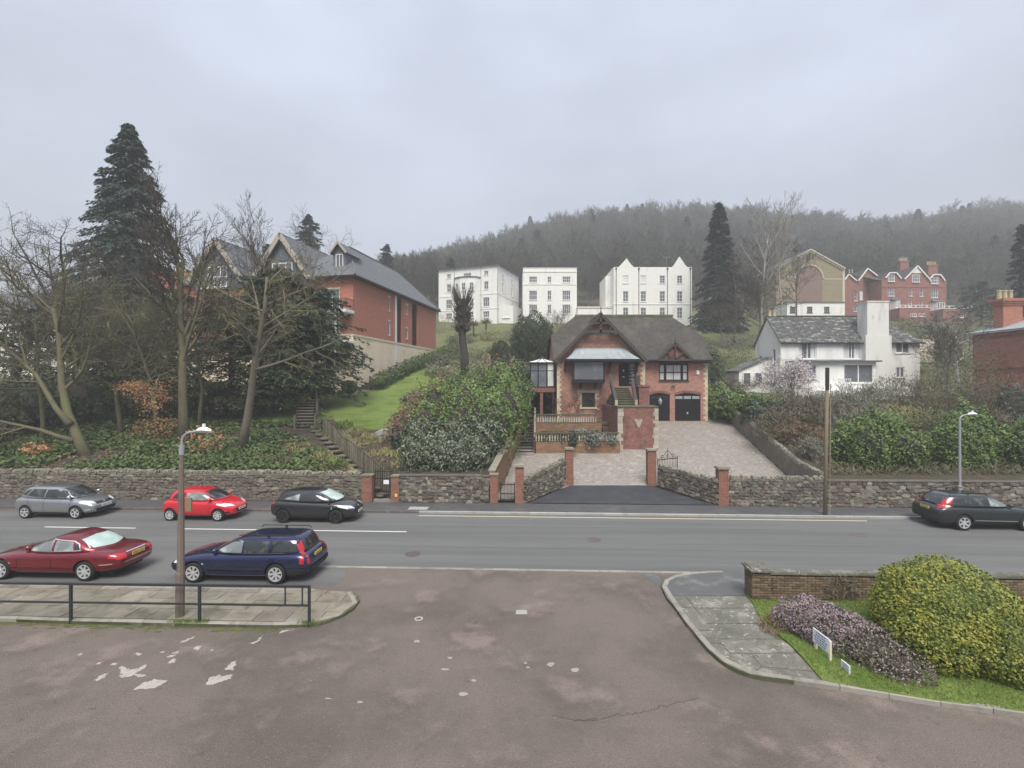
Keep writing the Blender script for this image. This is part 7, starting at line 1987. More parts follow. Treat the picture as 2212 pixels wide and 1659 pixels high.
for i, (px, D, w, t, m, lb) in enumerate(((40,36.5,3.2,3.6,'yew_needles','dark evergreen undergrowth behind the leaning tree at far left'),(150,38.5,3.0,3.8,'yew_needles','dark evergreen undergrowth left of the fir trunk'),(300,40,3.0,3.4,'yew_olive','olive evergreen undergrowth below the fir'),(-90,33,3.0,4.0,'yew_olive','olive evergreen undergrowth at the left picture edge'),(470,40.5,2.6,2.6,'yew_needles','dark evergreen undergrowth between tall and pale trees'))):
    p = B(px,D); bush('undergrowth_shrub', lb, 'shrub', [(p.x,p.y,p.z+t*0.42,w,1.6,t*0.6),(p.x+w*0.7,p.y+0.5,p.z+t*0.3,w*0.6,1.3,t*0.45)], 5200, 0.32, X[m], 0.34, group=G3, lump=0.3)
for i, (px, D, t, lb) in enumerate(((335,33.2,1.6,'beech sapling with brown leaves left of the lamp post'),(440,30.6,1.5,'beech sapling with orange-brown leaves right of the lamp head'),(82,30,0.8,'tiny beech sapling with pale brown leaves at far left'))):
    p = B(px,D); bush('beech_sapling', lb, 'shrub', [(p.x,p.y,p.z+t*0.55,t*0.9,0.7,t*0.5)], 900, 0.17, X['beech_leaf'], 0.5, core=False, lump=0.4, shell=(0.3,1.1))

# ---- planting around the lawn and laurels
p = B(756,49.6); bush('topiary_ball', 'clipped round bay tree on a short stem beside the cream wall', 'shrub', [(p.x,p.y-0.2,p.z+1.0,0.75,0.75,0.68)], 2200, 0.14, X['hedge_leaf'], 0.5, lump=0.03, ground=False)
mb = MB(); mb.tube([p+Vector((0,-0.2,-0.1)), p+Vector((0,-0.2,0.8))], 0.05, 5); mb.build('stem', X['bark_dark'], bpy.data.objects['topiary_ball'])
hb = []
for i in range(14):
    k = i/13; q = AT @ Vector((lerp(2.6,3.2,k), 1.0+k*24, 0)); hb.append((q.x,q.y,h(q.x,q.y)+0.75,0.95,1.3,0.95))
bush('clipped_hedge', 'clipped green hedge climbing between the lawn and cream apartment wall', 'hedge', hb, 14000, 0.17, X['hedge_leaf'], 0.55, lump=0.04)
lau = []; dus = []; drk = []
rl_ = random.Random(5)
for D, xl_, xr_, t in ((28.0,-6.0,-1.6,1.9),(29.6,-6.6,-1.2,2.7)):
    for k in (0.12,0.4,0.66,0.9):
        x = lerp(xl_,xr_,k)+rl_.uniform(-.3,.3); dus.append((x,D,h(x,D)+t*0.32,1.05,0.95,t*0.55*rl_.uniform(0.85,1.1)))
for D, xl_, xr_, t in ((31.4,-6.0,-0.7,3.4),(33.6,-5.9,-0.4,3.9),(36,-5.6,-0.1,4.2),(38.5,-5.2,0.1,4.3),(41,-4.6,0.4,4.2)):
    for k in (0.15,0.45,0.75,0.95):
        x = lerp(xl_,xr_,k)+rl_.uniform(-.3,.3); lau.append((x,D+rl_.uniform(-.5,.5),h(x,D)+t*0.42,1.35,1.3,t*0.58*rl_.uniform(0.82,1.12)))
for D, x, t in ((39,0.3,4.6),(41.5,0.7,4.8),(43.5,0.9,5.0),(44.5,-0.5,5.2),(42,-1.2,5.0)): drk.append((x,D,h(min(x,-0.5),D)+t*0.42,1.0,1.2,t*0.5))
bush('leafy_shrub', 'pale-flecked evergreen shrub spilling over the short stone wall', 'shrub', dus, 17000, 0.17, X['dusty_leaf'], 0.45, lump=0.2)
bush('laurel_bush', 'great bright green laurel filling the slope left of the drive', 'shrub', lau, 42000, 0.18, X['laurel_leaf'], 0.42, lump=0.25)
bush('leafy_shrub', 'dark glossy shrub hiding the left side of the conservatory', 'shrub', drk, 9000, 0.2, X['dark_shrub_leaf'], 0.5, lump=0.2)
rus = []
for D, px in ((33,868),(35.5,880),(38,893),(41,905),(44,918),(47,935),(50,952),(53,962)):
    p = B(px,D); rus.append((p.x,p.y,p.z+0.8,1.0,1.5,1.1))
bush('heath_bank', 'russet heather and dry shrubs along the right edge of the lawn', 'shrub', rus, 11000, 0.2, X['russet_leaf'], 0.3, lump=0.3)
for i, (px, D, w, t, m, lb) in enumerate(((885,31.5,1.0,1.2,'dark_shrub_leaf','low dark shrub at the corner of the lawn'),(905,46,1.3,1.3,'grey_shrub','grey-green shrub beside the upper lawn'),(965,58,2.2,2.2,'grey_shrub','grey twiggy shrub left of the pollarded tree'),(1035,58,1.9,2.0,'grey_shrub','brownish shrub right of the pollarded tree'),(945,66,2.6,1.8,'hedge_leaf','dark clipped hedge end behind the lawn'),(1120,56,2.6,2.2,'crimson_leaf','crimson-leaved shrub behind the laurel'),(1075,60,2.6,2.0,'crimson_leaf','reddish dry shrub below the rounded evergreen'),(1165,50,1.8,3.2,'dark_shrub_leaf','dark shrub behind the conservatory roof'),(955,95,4.0,3.0,'grey_shrub','loose grey shrubs below the bow-fronted villa'),(1010,70,2.6,1.6,'brush_green','low green shrub at the foot of the pollarded tree'),(1070,86,2.4,2.0,'dry_grass','yellowish shrub below the bow-fronted villa'),(1000,84,2.2,1.6,'brush_green','low shrubs on the grass below the bow front'),(1130,84,2.4,2.4,'grey_shrub','grey twiggy shrub below the gap between white villas'),(1085,76,2.2,1.4,'brush_brown','low brown shrub above the rounded evergreen'),(1570,68,3.0,2.0,'brush_brown','brown bank shrubs under the orchard trees'),(1535,66,2.4,1.6,'brush_green','rough green bank behind the house roof end'),(1600,76,3.2,2.2,'grey_shrub','grey scrub between orchard tree and lean-to'),(1505,74,2.6,2.4,'brush_green','green scrub at the foot of the spruce'),(1240,88,2.4,2.0,'brush_green','green scrub below the link building'))):
    p = B(px,D); bush('garden_shrub', lb, 'shrub', [(p.x,p.y,p.z+t*0.4,w,w*0.7,t*0.6),(p.x-w*0.6,p.y+0.3,p.z+t*0.3,w*0.6,w*0.5,t*0.45)], 4600, 0.24, X[m], 0.35, core=m == 'hedge_leaf', shell=(0.25,1.12), lump=0.3)
p = B(1083,62); bush('round_evergreen', 'rounded dark evergreen bush in front of the white villas', 'shrub', [(p.x,p.y,p.z+1.7,1.35,1.3,1.9)], 5000, 0.22, X['yew_needles'], 0.3, lump=0.1, upright=0.8)
p = B(1150,66); bush('round_evergreen', 'broad drooping evergreen tree in front of the white block', 'tree', [(p.x,p.y,p.z+3.3,2.6,2.2,2.9),(p.x-1.4,p.y,p.z+2.0,1.5,1.5,1.9),(p.x+1.5,p.y,p.z+2.6,1.3,1.4,2.2)], 11000, 0.34, X['yew_needles'], 0.28, lump=0.16, upright=-0.9)
# pollarded tree
pb = B(1003,57); pol = thing('pollard_tree', 'dark pollarded tree with a knobbly head of short shoots', 'tree', tuple(pb))
mb = MB(); Hp = 10.6
mb.tube([pb+Vector((0.15,0,-0.3)),pb+Vector((0.05,0,2.5)),pb+Vector((-0.25,0,5.0)),pb+Vector((-0.3,0,7.2)),pb+Vector((-0.15,0,8.8)),pb+Vector((-0.2,0,9.4))], [0.6,0.47,0.42,0.47,0.56,0.34], 10)
rp = random.Random(9)
for i in range(26):
    a = rp.uniform(0,6.28); z = rp.uniform(5.5,9.6); q = pb+Vector((-0.2+0.5*math.cos(a),0.5*math.sin(a),z)); mb.tube([q,q+Vector((0.35*math.cos(a),0.35*math.sin(a),0.25))], [0.25,0.2], 6)
mb.build('trunk', X['bark_dark'], pol, smooth=True, fix=False)
mb = MB()
for i in range(420):
    a = rp.uniform(0,6.28); z = rp.uniform(5.4,9.7); k = smooth01((z-5)/4.5); q = pb+Vector((-0.2+0.6*math.cos(a),0.6*math.sin(a),z)); L_ = rp.uniform(0.4,0.9)+k*0.8
    d = Vector((math.cos(a)*rp.uniform(0.4,1.0),math.sin(a)*rp.uniform(0.4,1.0),0.35+k*0.9)).normalized(); mb.tube([q,q+d*L_*0.5+Vector((0,0,0.05)),q+d*L_+Vector((0,0,0.2))], [0.03,0.02,0.008], 3, False)
mb.build('crown', X['twig_brown'], pol, fix=False)
bare_tree('bare_tree', 'small pale bare tree in front of the white block', B(1218,70), (0.05,0,1), 4.6, 0.13, 81, 'bark_birch', 'twig_pale', maxlev=4, gn=0.14, up=0.5, nch=(8,5,4,3), ang=42, ratio=0.6, rmin=0.014)
for i, (px, D, lb) in enumerate(((1050,92,'small palm on the lawn below the bow-fronted villa'),(1023,90,'smaller palm left of its taller neighbour on the far lawn'))):
    p = B(px,D); r_ = thing('palm', lb, 'plant', tuple(p)); mb = MB(); mb.tube([p,p+Vector((0,0,1.9))],0.16,6); mb.build('trunk', X['bark_dark'], r_)
    rs = np.random.RandomState(i); n = 120; dd = rand_dirs(rs,n); dd[:,2] = np.abs(dd[:,2])*0.8; P = np.array(p)+np.array([0,0,2.0])+dd*0.7; V, F = leaf_quads(P, dd, rand_dirs(rs,n), np.full(n,1.5), np.full(n,0.14)); np_obj('fronds', V, F, X['dry_grass'], r_)
# terrace planting
for i, (px, D, w, t, m, lb) in enumerate(((1281,35.0,0.95,0.95,'silver_shrub','silvery shrub hanging over the lower balustrade'),(1216,35.5,0.9,0.8,'dark_shrub_leaf','dark green shrub behind the lower balustrade'),(1172,35.6,0.8,0.7,'dark_shrub_leaf','green shrub at the left end of the lower balustrade'),(1255,37.8,1.0,0.9,'silver_shrub','grey mound of lavender on the terrace'),(1235,38.2,0.9,0.8,'dead_leaf','brown dead plants on the terrace bed'),(1202,37.8,0.8,0.7,'dead_leaf','dry brown shrub behind the left urn'),(1320,35.2,0.55,0.7,'silver_shrub','small grey shrub next to the stair tower'),(1238,33.9,0.35,0.9,'dark_shrub_leaf','tufted plant on the retaining wall above the left gate pier'))):
    x = (px-1106)*D/FOC; z = 2.2 if D < 38.9 else 2.6; bush('terrace_plant', lb, 'plant', [(x,D,z+t*0.4,w*0.75,0.5,t*0.55)], 900, 0.14, X[m], 0.4, ground=False, lump=0.3)

# ---- trees behind and right of the house
evergreen('spruce_tree', 'tall blue-green spruce right of the white gabled house', B(1553,92), 24.0, 5.4, 91, 'spruce_needles', nb=300, per=75, spray=0.75, shape='cone', droop=0.5, low=0.03, r0=0.4)
for i, (px, D, w, t, m, lb) in enumerate(((1488,54,2.0,5.2,'dark_shrub_leaf','dark evergreen shrub behind the right end of the house roof'),(1520,58,1.8,4.0,'dark_shrub_leaf','dark evergreen shrub below the spruce'))):
    p = B(px,D); bush('tall_shrub', lb, 'shrub', [(p.x,p.y,p.z+t*0.5,w,1.4,t*0.6),(p.x+w*0.5,p.y,p.z+t*0.3,w*0.8,1.2,t*0.45)], 5200, 0.24, X[m], 0.45, lump=0.15)
G4 = 'bare trees between house and stone hall'
for i, (px, D, L_, r_, bm_, tm, lb, a_) in enumerate(((1642,84,18.5,0.22,'bark_birch','twig_pale','tall white birch in front of the stone hall',34),(1688,88,18.0,0.2,'bark_birch','twig_pale','second pale birch just right of the tall birch',34),(1585,80,9.5,0.2,'bark_grey','twig_brown','low spreading brown tree right of the spruce',55),(1640,74,9.0,0.22,'bark_grey','twig_brown','rounded brown bare tree left of the white house roof',55),(1720,92,13.0,0.2,'bark_grey','twig_grey','grey bare tree in front of the blind arch',45),(1665,100,15.0,0.25,'bark_grey','twig_grey','grey bare tree left of the stone hall gable',45),(1560,76,6.0,0.16,'bark_grey','twig_brown','small bare orchard tree above the drive',55),(1800,126,13,0.3,'bark_grey','twig_grey','bare tree above the stone hall roof',50))):
    bare_tree('bare_tree', lb, B(px,D), (0.03*(-1)**i,0,1), L_, r_, 200+i, bm_, tm, maxlev=4, gn=0.13, up=0.5, nch=(11,6,5,3), ang=a_, ratio=0.46 if L_ > 12 else 0.56, rmin=0.022, group=G4)
G5 = 'evergreens above the apartments'
evergreen('conifer_tree', 'conifer top showing behind the apartment roof between the gables', B(577,78), 17.0, 2.6, 95, 'fir_needles', nb=90, per=60, spray=0.6, shape='cone', group=G5)
evergreen('conifer_tree', 'dark pine top behind the right end of the apartment roof', B(835,118), 18.0, 2.6, 96, 'fir_needles', nb=70, per=50, spray=0.7, shape='yew', group=G5, low=0.5)
evergreen('conifer_tree', 'dark cedar top behind the apartment dormer', B(668,92), 22.5, 3.2, 97, 'fir_needles', nb=80, per=45, spray=0.7, shape='yew', group=G5, low=0.6)
bare_tree('bare_tree', 'bare reddish tree behind the apartment dormer', B(700,98), (0,0,1), 17, 0.3, 210, 'bark_dark', 'twig_brown', nch=(8,6,5,3), ang=50, ratio=0.5, rmin=0.025)
evergreen('conifer_tree', 'dark conifer at the right picture edge above the brick house', B(2205,75), 19.0, 2.8, 98, 'spruce_needles', nb=130, per=60, spray=0.6, shape='cone', group=G5)
evergreen('conifer_tree', 'broad dark cedar left of the brick house chimney', B(2120,100), 9.0, 4.5, 99, 'fir_needles', nb=110, per=60, spray=0.6, shape='yew', group=G5)

# ---- the overgrown slope right of the drive
G6 = 'shrubs on the slope right of the drive'
SL = [(1562,44,1.9,2.6,'shrub_green','yellow-green hedge shrub at the top of the drive wall'),(1590,42,1.7,2.3,'shrub_green','green hedge shrub beside the upper drive wall'),(1625,40,1.7,2.2,'hedge_leaf','hedge shrub midway along the drive wall'),(1655,38.5,1.5,1.9,'dark_shrub_leaf','dark shrub behind the drive wall'),(1545,47,1.5,2.4,'shrub_green','pale green shrub by the garage corner'),
 (1690,40,2.2,2.6,'brush_brown','brown twiggy shrub below the white house terrace'),(1735,38,2.2,2.4,'brush_brown','tangled brown shrub left of the wooden pole'),(1700,35,1.9,2.0,'brush_brown','dry bramble patch beside the drive wall'),(1745,33,1.6,1.6,'dead_leaf','reddish dry bramble left of the pole'),(1770,30,1.0,1.2,'grey_shrub','grey twigs at the foot of the drive wall'),
 (1830,38,2.4,2.6,'grey_shrub','grey-leaved shrub right of the wooden pole'),(1880,40,2.4,2.8,'grey_shrub','grey shrub below the white house bay'),(1850,34,2.0,2.2,'grey_shrub','grey tangled shrub behind the left laurel'),(1810,44,2.4,1.6,'brush_green','low green shrub under the white terrace'),(1900,45,2.2,2.0,'brush_green','green brambles right of the white terrace'),
 (1965,45,2.4,2.9,'brush_brown','tall brown thicket covering the corner of the white house'),(2025,44,2.6,3.4,'brush_brown','brown thicket right of the white house'),(2080,46,2.8,4.2,'brush_green','dense green-brown thicket below the brick house'),(2140,42,2.6,3.2,'brush_brown','brown thicket below the brick house corner'),(2195,40,2.2,3.4,'dark_shrub_leaf','dark evergreen shrub at the right picture edge'),(1935,38,2.2,1.8,'dry_grass','yellow dry grass hummock above the laurels'),(2040,37,2.4,1.6,'brush_green','low brambles above the right laurel'),(2120,36,2.4,1.6,'brush_brown','dry brambles behind the right lamp'),
 (2030,62,3.0,4.2,'brush_green','thicket on the slope behind the shed'),(2080,66,3.2,4.5,'brush_brown','brown thicket left of the brick house roof'),(2000,78,3.4,3.0,'brush_green','shrubs below the brick terrace'),(2090,84,3.6,4.0,'brush_brown','thicket right of the brick terrace'),(1580,62,2.6,1.8,'brush_green','rough shrubs on the bank behind the garage'),(1600,56,2.6,1.6,'brush_brown','dry bank shrubs left of the lean-to'),(1950,92,3.4,2.4,'brush_green','shrubs between white chimney and brick terrace')]
for i, (px, D, w, t, m, lb) in enumerate(SL):
    p = B(px,D); rr = random.Random(i)
    bl = [(p.x+rr.uniform(-.7,.7)*w,p.y+rr.uniform(-.5,.5),p.z+t*rr.uniform(0.25,0.5),w*rr.uniform(0.5,0.75),w*0.6,t*rr.uniform(0.4,0.6)) for _ in range(4)]
    fine = m in ('brush_brown','grey_shrub','brush_green','dead_leaf','dry_grass')
    bush('slope_shrub', lb, 'shrub', bl, 8500 if fine else 3800, 0.34 if fine else 0.22, X[m], 0.12 if fine else 0.5, core=not fine, group=G6, lump=0.35, shell=(0.2,1.15) if fine else (0.82,1.08), upright=0.4 if fine else 0)
for i, (px, D, L_, lb) in enumerate(((1712,43,3.4,'small blossom tree in front of the white house'),)):
    t = bare_tree('blossom_tree', lb, B(px,D), (0,0,1), L_, 0.12, 300, 'bark_grey', 'twig_pale', nch=(10,6,5,3), ang=55, ratio=0.62, rmin=0.012, leaves=('blossom',6500,0.12,lambda p: True))
bare_tree('bare_tree', 'twisted pale bare tree on the slope left of the brick house', B(2070,56), (0.1,0,1), 7.0, 0.16, 305, 'bark_birch', 'twig_pale', nch=(8,5,4,3), ang=55, ratio=0.6, gn=0.22, rmin=0.02)
bare_tree('bare_tree', 'bare branching tree over the thicket right of the white house', B(2045,48), (0.1,0,1), 6.0, 0.14, 306, 'bark_grey', 'twig_grey', nch=(9,6,5,3), ang=55, ratio=0.6, gn=0.2, rmin=0.018)
G7 = 'laurels behind the roadside wall'
for i, (px0, px1, D, t, lb) in enumerate(((1818,1968,28.9,3.0,'bright laurel bush between the wooden pole and the street lamp'),(2040,2140,28.8,3.2,'bright laurel bush behind the right street lamp'),(2195,2330,29.0,3.0,'laurel bush cut by the right picture edge'))):
    bl = []
    rr = random.Random(40+i)
    for k in range(7):
        px = lerp(px0,px1,(k+0.5)/7); D_ = D+rr.uniform(-0.8,1.2); p = B(px,D_); bl.append((p.x,p.y,p.z+t*0.42*(1-0.08*abs(k-3)),1.0,1.1,t*0.6*(1.05-0.11*abs(k-3))))
    bush('laurel_shrub', lb, 'shrub', bl, 19000, 0.16, X['shrub_green'], 0.5, group=G7, lump=0.2)
scatter('slope_cover', 'rough grass, brambles and dry stems over the right slope', 15000, (1560,2350,26.7,52), 0.34, 'brush_green', asp=0.14, lift=0.3, upright=0.6, seed=8, keep=lambda x,D,px: x > b_right(D)+0.4)
scatter('dry_stems', 'dry brown stems over the right slope', 9000, (1640,2350,26.7,50), 0.36, 'dead_leaf', asp=0.10, lift=0.3, upright=0.7, seed=9, keep=lambda x,D,px: x > b_right(D)+0.4)

# ---- front right planting
def flat(x, y): return ZP
bl = [(10.45,11.7,0.9,1.5,1.4,1.32),(9.9,11.3,0.7,1.05,1.0,0.95),(11.1,10.8,0.65,1.2,1.0,0.92),(10.6,12.3,0.75,1.3,0.9,1.1)]
bush('golden_bush', 'big rounded bush with gold-splashed green leaves beside the low brick wall', 'shrub', bl, 70000, 0.062, X['golden_leaf'], 0.6, ground=False, lump=0.045, shell=(0.84,1.05), coremat=X['hedge_leaf'])
bl = [(7.75,12.75,0.30,0.75,0.65,0.52),(8.05,12.1,0.30,0.80,0.7,0.55),(8.35,11.4,0.25,0.75,0.7,0.5),(8.6,10.8,0.2,0.62,0.6,0.42)]
bush('heather_mound', 'low heather mound flushed with pink flowers behind the white sign', 'shrub', bl, 15000, 0.07, X['heather_green'], 0.3, ground=False, lump=0.1, upright=0.3, extra=(X['heather_flower'],26000,0.055,0.5,lambda p: 0.95 if p[1] > 11.9 and p[0] < 8.5 else (0.55 if p[1] > 11.4 else 0.15)))
p = zr(760,475); bush('dead_fern', 'small clump of dead reddish stems beside the concrete path', 'plant', [(p.x+0.1,p.y,0.14,0.42,0.34,0.2)], 900, 0.16, X['russet_leaf'], 0.12, ground=False, core=False, shell=(0.3,1.1), lump=0.3)
bush('wall_climber', 'dry climbing stems against the low brick wall', 'plant', [(st(s_at(1820,14.7),14.68)[0],st(s_at(1820,14.7),14.68)[1],0.45,0.5,0.12,0.42)], 700, 0.16, X['brush_brown'], 0.12, ground=False, core=False, shell=(0.2,1.1))
rs = np.random.RandomState(77); gpts = []; gpl = [Vector((q[0],q[1])) for q in gp]
while len(gpts) < 26000:
    x, y = rs.uniform(5.5,13.5), rs.uniform(8.5,14.8)
    if inpoly(x, y, gpl): gpts.append((x,y,gz(x,y)+0.02))
P = np.array(gpts); n = len(P); A = rs.normal(size=(n,3))*0.45+np.array([0,0,1.0]); L = 0.05+0.05*rs.rand(n)
V, F = leaf_quads(P, A, rand_dirs(rs,n)*np.array([1,1,0.2]), L, np.full(n,0.011)); o = np_obj('grass', V, F, X['grass_blade']); tag(o, 'short green grass growing on the verge', None, None, 'stuff')

# ------------------------------------------------------------ wooded hill: one far mass
HC = bpy.data.collections.new('hill_tree_kinds')
def hill_tree(seed, H, kind):
    if kind == 'bare':
        t = Tree(seed); t.grow(Vector((0,0,0)), (0,0,1), H*0.66, 0.22, 0, 3, 0.07, 0.5, (11,8,7), 48, 0.5, 9, None, 0.05)
        me = t.limb.mesh('hill_tree'); me.materials.append(X['hill_twig'] if seed % 2 else X['hill_twig_green'])
    else:
        rs = np.random.RandomState(seed); n = 900; k = rs.rand(n)**0.7; az = rs.rand(n)*6.283; w = H*0.2*(1-k)**0.7*(0.5+0.6*rs.rand(n))+0.2
        o = np.stack([np.cos(az),np.sin(az),np.zeros(n)],1); P = o*w[:,None]; P[:,2] = k*H
        V, F = leaf_quads(P, o+np.array([0,0,-0.3]), np.array([0,0,1])+rs.normal(size=(n,3))*0.5, np.full(n,1.1), np.full(n,0.5)); me = np_mesh('hill_tree', V, F); me.materials.append(X['spruce_needles'] if seed % 2 else X['brush_green'])
    o = bpy.data.objects.new('hill_tree', me); HC.objects.link(o); return o
for i in range(6): hill_tree(500+i, 13+i*0.8, 'bare')
for i in range(2): hill_tree(520+i, 13+3*i, 'conifer')
rs = np.random.RandomState(5); hp_ = []; sc = []; idx = []
while len(hp_) < 3000:
    y = 128+ (318-128)*rs.rand()**0.8; px = rs.uniform(560,2420); x = (px-1106)*y/FOC
    if y < 146 and px > 1660 and px < 2070: continue
    hp_.append((x,y,h(x,y)-0.3)); sc.append(0.75+0.5*rs.rand()); idx.append(rs.randint(6) if rs.rand() > 0.035 else 6+rs.randint(2))
pm = bpy.data.meshes.new('hill_woods'); pm.from_pydata(hp_, [], [])
for nm, ty, dat in (('scl','FLOAT',sc),('idx','INT',idx)):
    at_ = pm.attributes.new(nm, ty, 'POINT'); at_.data.foreach_set('value', dat)
wood = bpy.data.objects.new('hill_woods', pm); COL.objects.link(wood); tag(wood, 'bare winter woods covering the misty hill behind the houses', None, None, 'stuff')
ng = bpy.data.node_groups.new('woods', 'GeometryNodeTree')
ng.interface.new_socket('Geometry', in_out='INPUT', socket_type='NodeSocketGeometry'); ng.interface.new_socket('Geometry', in_out='OUTPUT', socket_type='NodeSocketGeometry')
gi = ng.nodes.new('NodeGroupInput'); go = ng.nodes.new('NodeGroupOutput'); ip = ng.nodes.new('GeometryNodeInstanceOnPoints'); ci = ng.nodes.new('GeometryNodeCollectionInfo')
ci.inputs['Collection'].default_value = HC; ci.inputs['Separate Children'].default_value = True; ci.inputs['Reset Children'].default_value = True
def nattr(nm, ty):
    n_ = ng.nodes.new('GeometryNodeInputNamedAttribute'); n_.data_type = ty; n_.inputs['Name'].default_value = nm; return n_.outputs['Attribute']
ip.inputs['Pick Instance'].default_value = True
rv = ng.nodes.new('FunctionNodeRandomValue'); rv.data_type = 'FLOAT_VECTOR'; rv.inputs[0].default_value = (-0.06,-0.06,0); rv.inputs[1].default_value = (0.06,0.06,6.28)
LK = ng.links.new
LK(gi.outputs[0], ip.inputs['Points']); LK(ci.outputs[0], ip.inputs['Instance']); LK(nattr('idx','INT'), ip.inputs['Instance Index']); LK(nattr('scl','FLOAT'), ip.inputs['Scale']); LK(rv.outputs[0], ip.inputs['Rotation']); LK(ip.outputs[0], go.inputs[0])
md = wood.modifiers.new('woods', 'NODES'); md.node_group = ng
for i, (px, y, H, lb) in enumerate(((1548,300,22,'tall bare tree standing above the hill skyline behind the spruce'),(1790,290,19,'broad bare tree on the skyline above the stone hall'),(1850,285,17,'bare tree on the skyline right of the broad one'),(1730,292,15,'bare tree on the skyline above the birches'),(1985,296,16,'bare tree on the skyline above the brick chimneys'))):
    bare_tree('skyline_tree', lb, B(px,y), (0,0,1), H*0.6, 0.4, 600+i, 'hill_twig', 'hill_twig', maxlev=3, nch=(10,8,7), ang=48, ratio=0.52, rmin=0.07, group='bare trees on the hill skyline')

# ------------------------------------------------------------ mist: one closed box of even air
mb = MB(); mb.box(-420,420,-40,470,-3.0,150.0)
hm = bpy.data.materials.new('mist_air'); hm.use_nodes = True; hm.node_tree.nodes.clear()
ho = hm.node_tree.nodes.new('ShaderNodeOutputMaterial'); pv = hm.node_tree.nodes.new('ShaderNodeVolumePrincipled')
pv.inputs['Color'].default_value = (0.93,0.95,0.98,1); pv.inputs['Density'].default_value = 0.0012; pv.inputs['Anisotropy'].default_value = 0.0
hm.node_tree.links.new(pv.outputs[0], ho.inputs['Volume'])
hz_o = mb.build('haze', hm, None); tag(hz_o, kind='stuff')
# ------------------------------------------------------------ cars
def paint(key, c, metal=0.25, rough=0.32): defm(key, c, rough, coat=1.0, metal=metal, spec=0.5)
paint('paint_silver', (0.42,0.44,0.45), 0.85, 0.28); paint('paint_red', (0.52,0.010,0.022), 0.0, 0.3); paint('paint_black', (0.008,0.009,0.010), 0.0, 0.35)
paint('paint_navy', (0.012,0.020,0.075), 0.6, 0.25); paint('paint_burgundy', (0.20,0.008,0.018), 0.6, 0.25); paint('paint_charcoal', (0.022,0.034,0.036), 0.6, 0.28)
defm('car_glass', (0.018,0.021,0.021), 0.03, [((0.07,0.078,0.075),2.6,0.52,0.66,4)], spec=0.9); defm('misted_sky_glass', (0.36,0.46,0.42), 0.22, [((0.52,0.62,0.57),1.6,0.4,0.7,5)], spec=0.6); defm('pale_glass', (0.15,0.17,0.165), 0.08, [((0.36,0.40,0.39),1.4,0.45,0.65,4)], spec=0.8)  # dewy pale green glass: bright sky reflection put into its base colour
defm('tyre', (0.018,0.018,0.018), 0.85); defm('alloy', (0.62,0.63,0.64), 0.35, metal=0.5); defm('black_alloy', (0.018,0.018,0.02), 0.4, spec=0.5); defm('brake', (0.03,0.03,0.03), 0.6)
defm('car_plastic', (0.022,0.022,0.024), 0.6); defm('chrome', (0.75,0.75,0.74), 0.18, metal=0.8); defm('lamp_clear', (0.62,0.64,0.65), 0.12, spec=0.8); defm('lamp_red', (0.42,0.015,0.02), 0.15, spec=0.8); defm('plate_white', (0.74,0.74,0.70), 0.5); defm('plate_yellow', (0.72,0.50,0.10), 0.5); defm('ink', (0.02,0.02,0.02), 0.6)
def sub_mesh(vs, fs, lv):
    me = bpy.data.meshes.new('tmp'); me.from_pydata(vs, [], fs)
    bm = bmesh.new(); bm.from_mesh(me); bmesh.ops.recalc_face_normals(bm, faces=bm.faces); bm.to_mesh(me); bm.free()
    return me
def evalm(me, lv, cutter=None, mats=()):
    o = bpy.data.objects.new('tmp', me); COL.objects.link(o)
    for m in mats: me.materials.append(m)
    sm = o.modifiers.new('s', 'SUBSURF'); sm.levels = lv; sm.render_levels = lv
    if cutter is not None:
        bo = o.modifiers.new('b', 'BOOLEAN'); bo.operation = 'DIFFERENCE'; bo.object = cutter
    dg = bpy.context.evaluated_depsgraph_get(); dg.update()
    out = bpy.data.meshes.new_from_object(o.evaluated_get(dg), depsgraph=dg)
    bpy.data.objects.remove(o); return out
WHEELS = {}
def wheel_meshes(r, w, style, m):
    key = (round(r,3), style)
    if key in WHEELS: return WHEELS[key]
    ri = r*0.70
    mb = MB(); mb.lathe([(ri,-w/2+0.01),(r-0.03,-w/2),(r,-w/2+0.03),(r,w/2-0.03),(r-0.03,w/2),(ri,w/2-0.01),(ri,-w/2+0.01)], (0,0,0), 28, 'Y', False); ty = mb.mesh('tyre', None, True); ty.materials.append(X['tyre'])
    mb = MB(); mb.lathe([(ri+0.004,-w/2+0.005),(ri-0.025,-w/2+0.006),(ri-0.03,-w/2+0.05),(ri-0.03,0.0),(ri,0.0)], (0,0,0), 28, 'Y', False)
    n = {'twin':7,'six':6,'seven':7,'five':5}[style]
    for k in range(n):
        a0 = 2*math.pi*k/n
        offs = (-0.13,0.13) if style in ('twin','five') else (0.0,)
        for of in offs:
            a = a0+of; wd = (0.035 if len(offs) == 2 else 0.062)*r/0.31
            p0 = Vector((0.04*math.cos(a0),-w/2+0.035,0.04*math.sin(a0))); p1 = Vector(((ri-0.01)*math.cos(a),-w/2+0.016,(ri-0.01)*math.sin(a)))
            mb.bar(p0, p1, wd, 0.025, up=(0,1,0))
    mb.lathe([(0.001,-w/2+0.01),(0.05,-w/2+0.012),(0.055,-w/2+0.06)], (0,0,0), 12, 'Y')
    rm = mb.mesh('rim'); rm.materials.append(m)
    mb = MB(); mb.lathe([(0.01,-w/2+0.06),(ri-0.02,-w/2+0.07),(ri-0.02,-w/2+0.09)], (0,0,0), 20, 'Y'); bk = mb.mesh('brake_disc'); bk.materials.append(X['brake'])
    WHEELS[key] = (ty, rm, bk); return WHEELS[key]
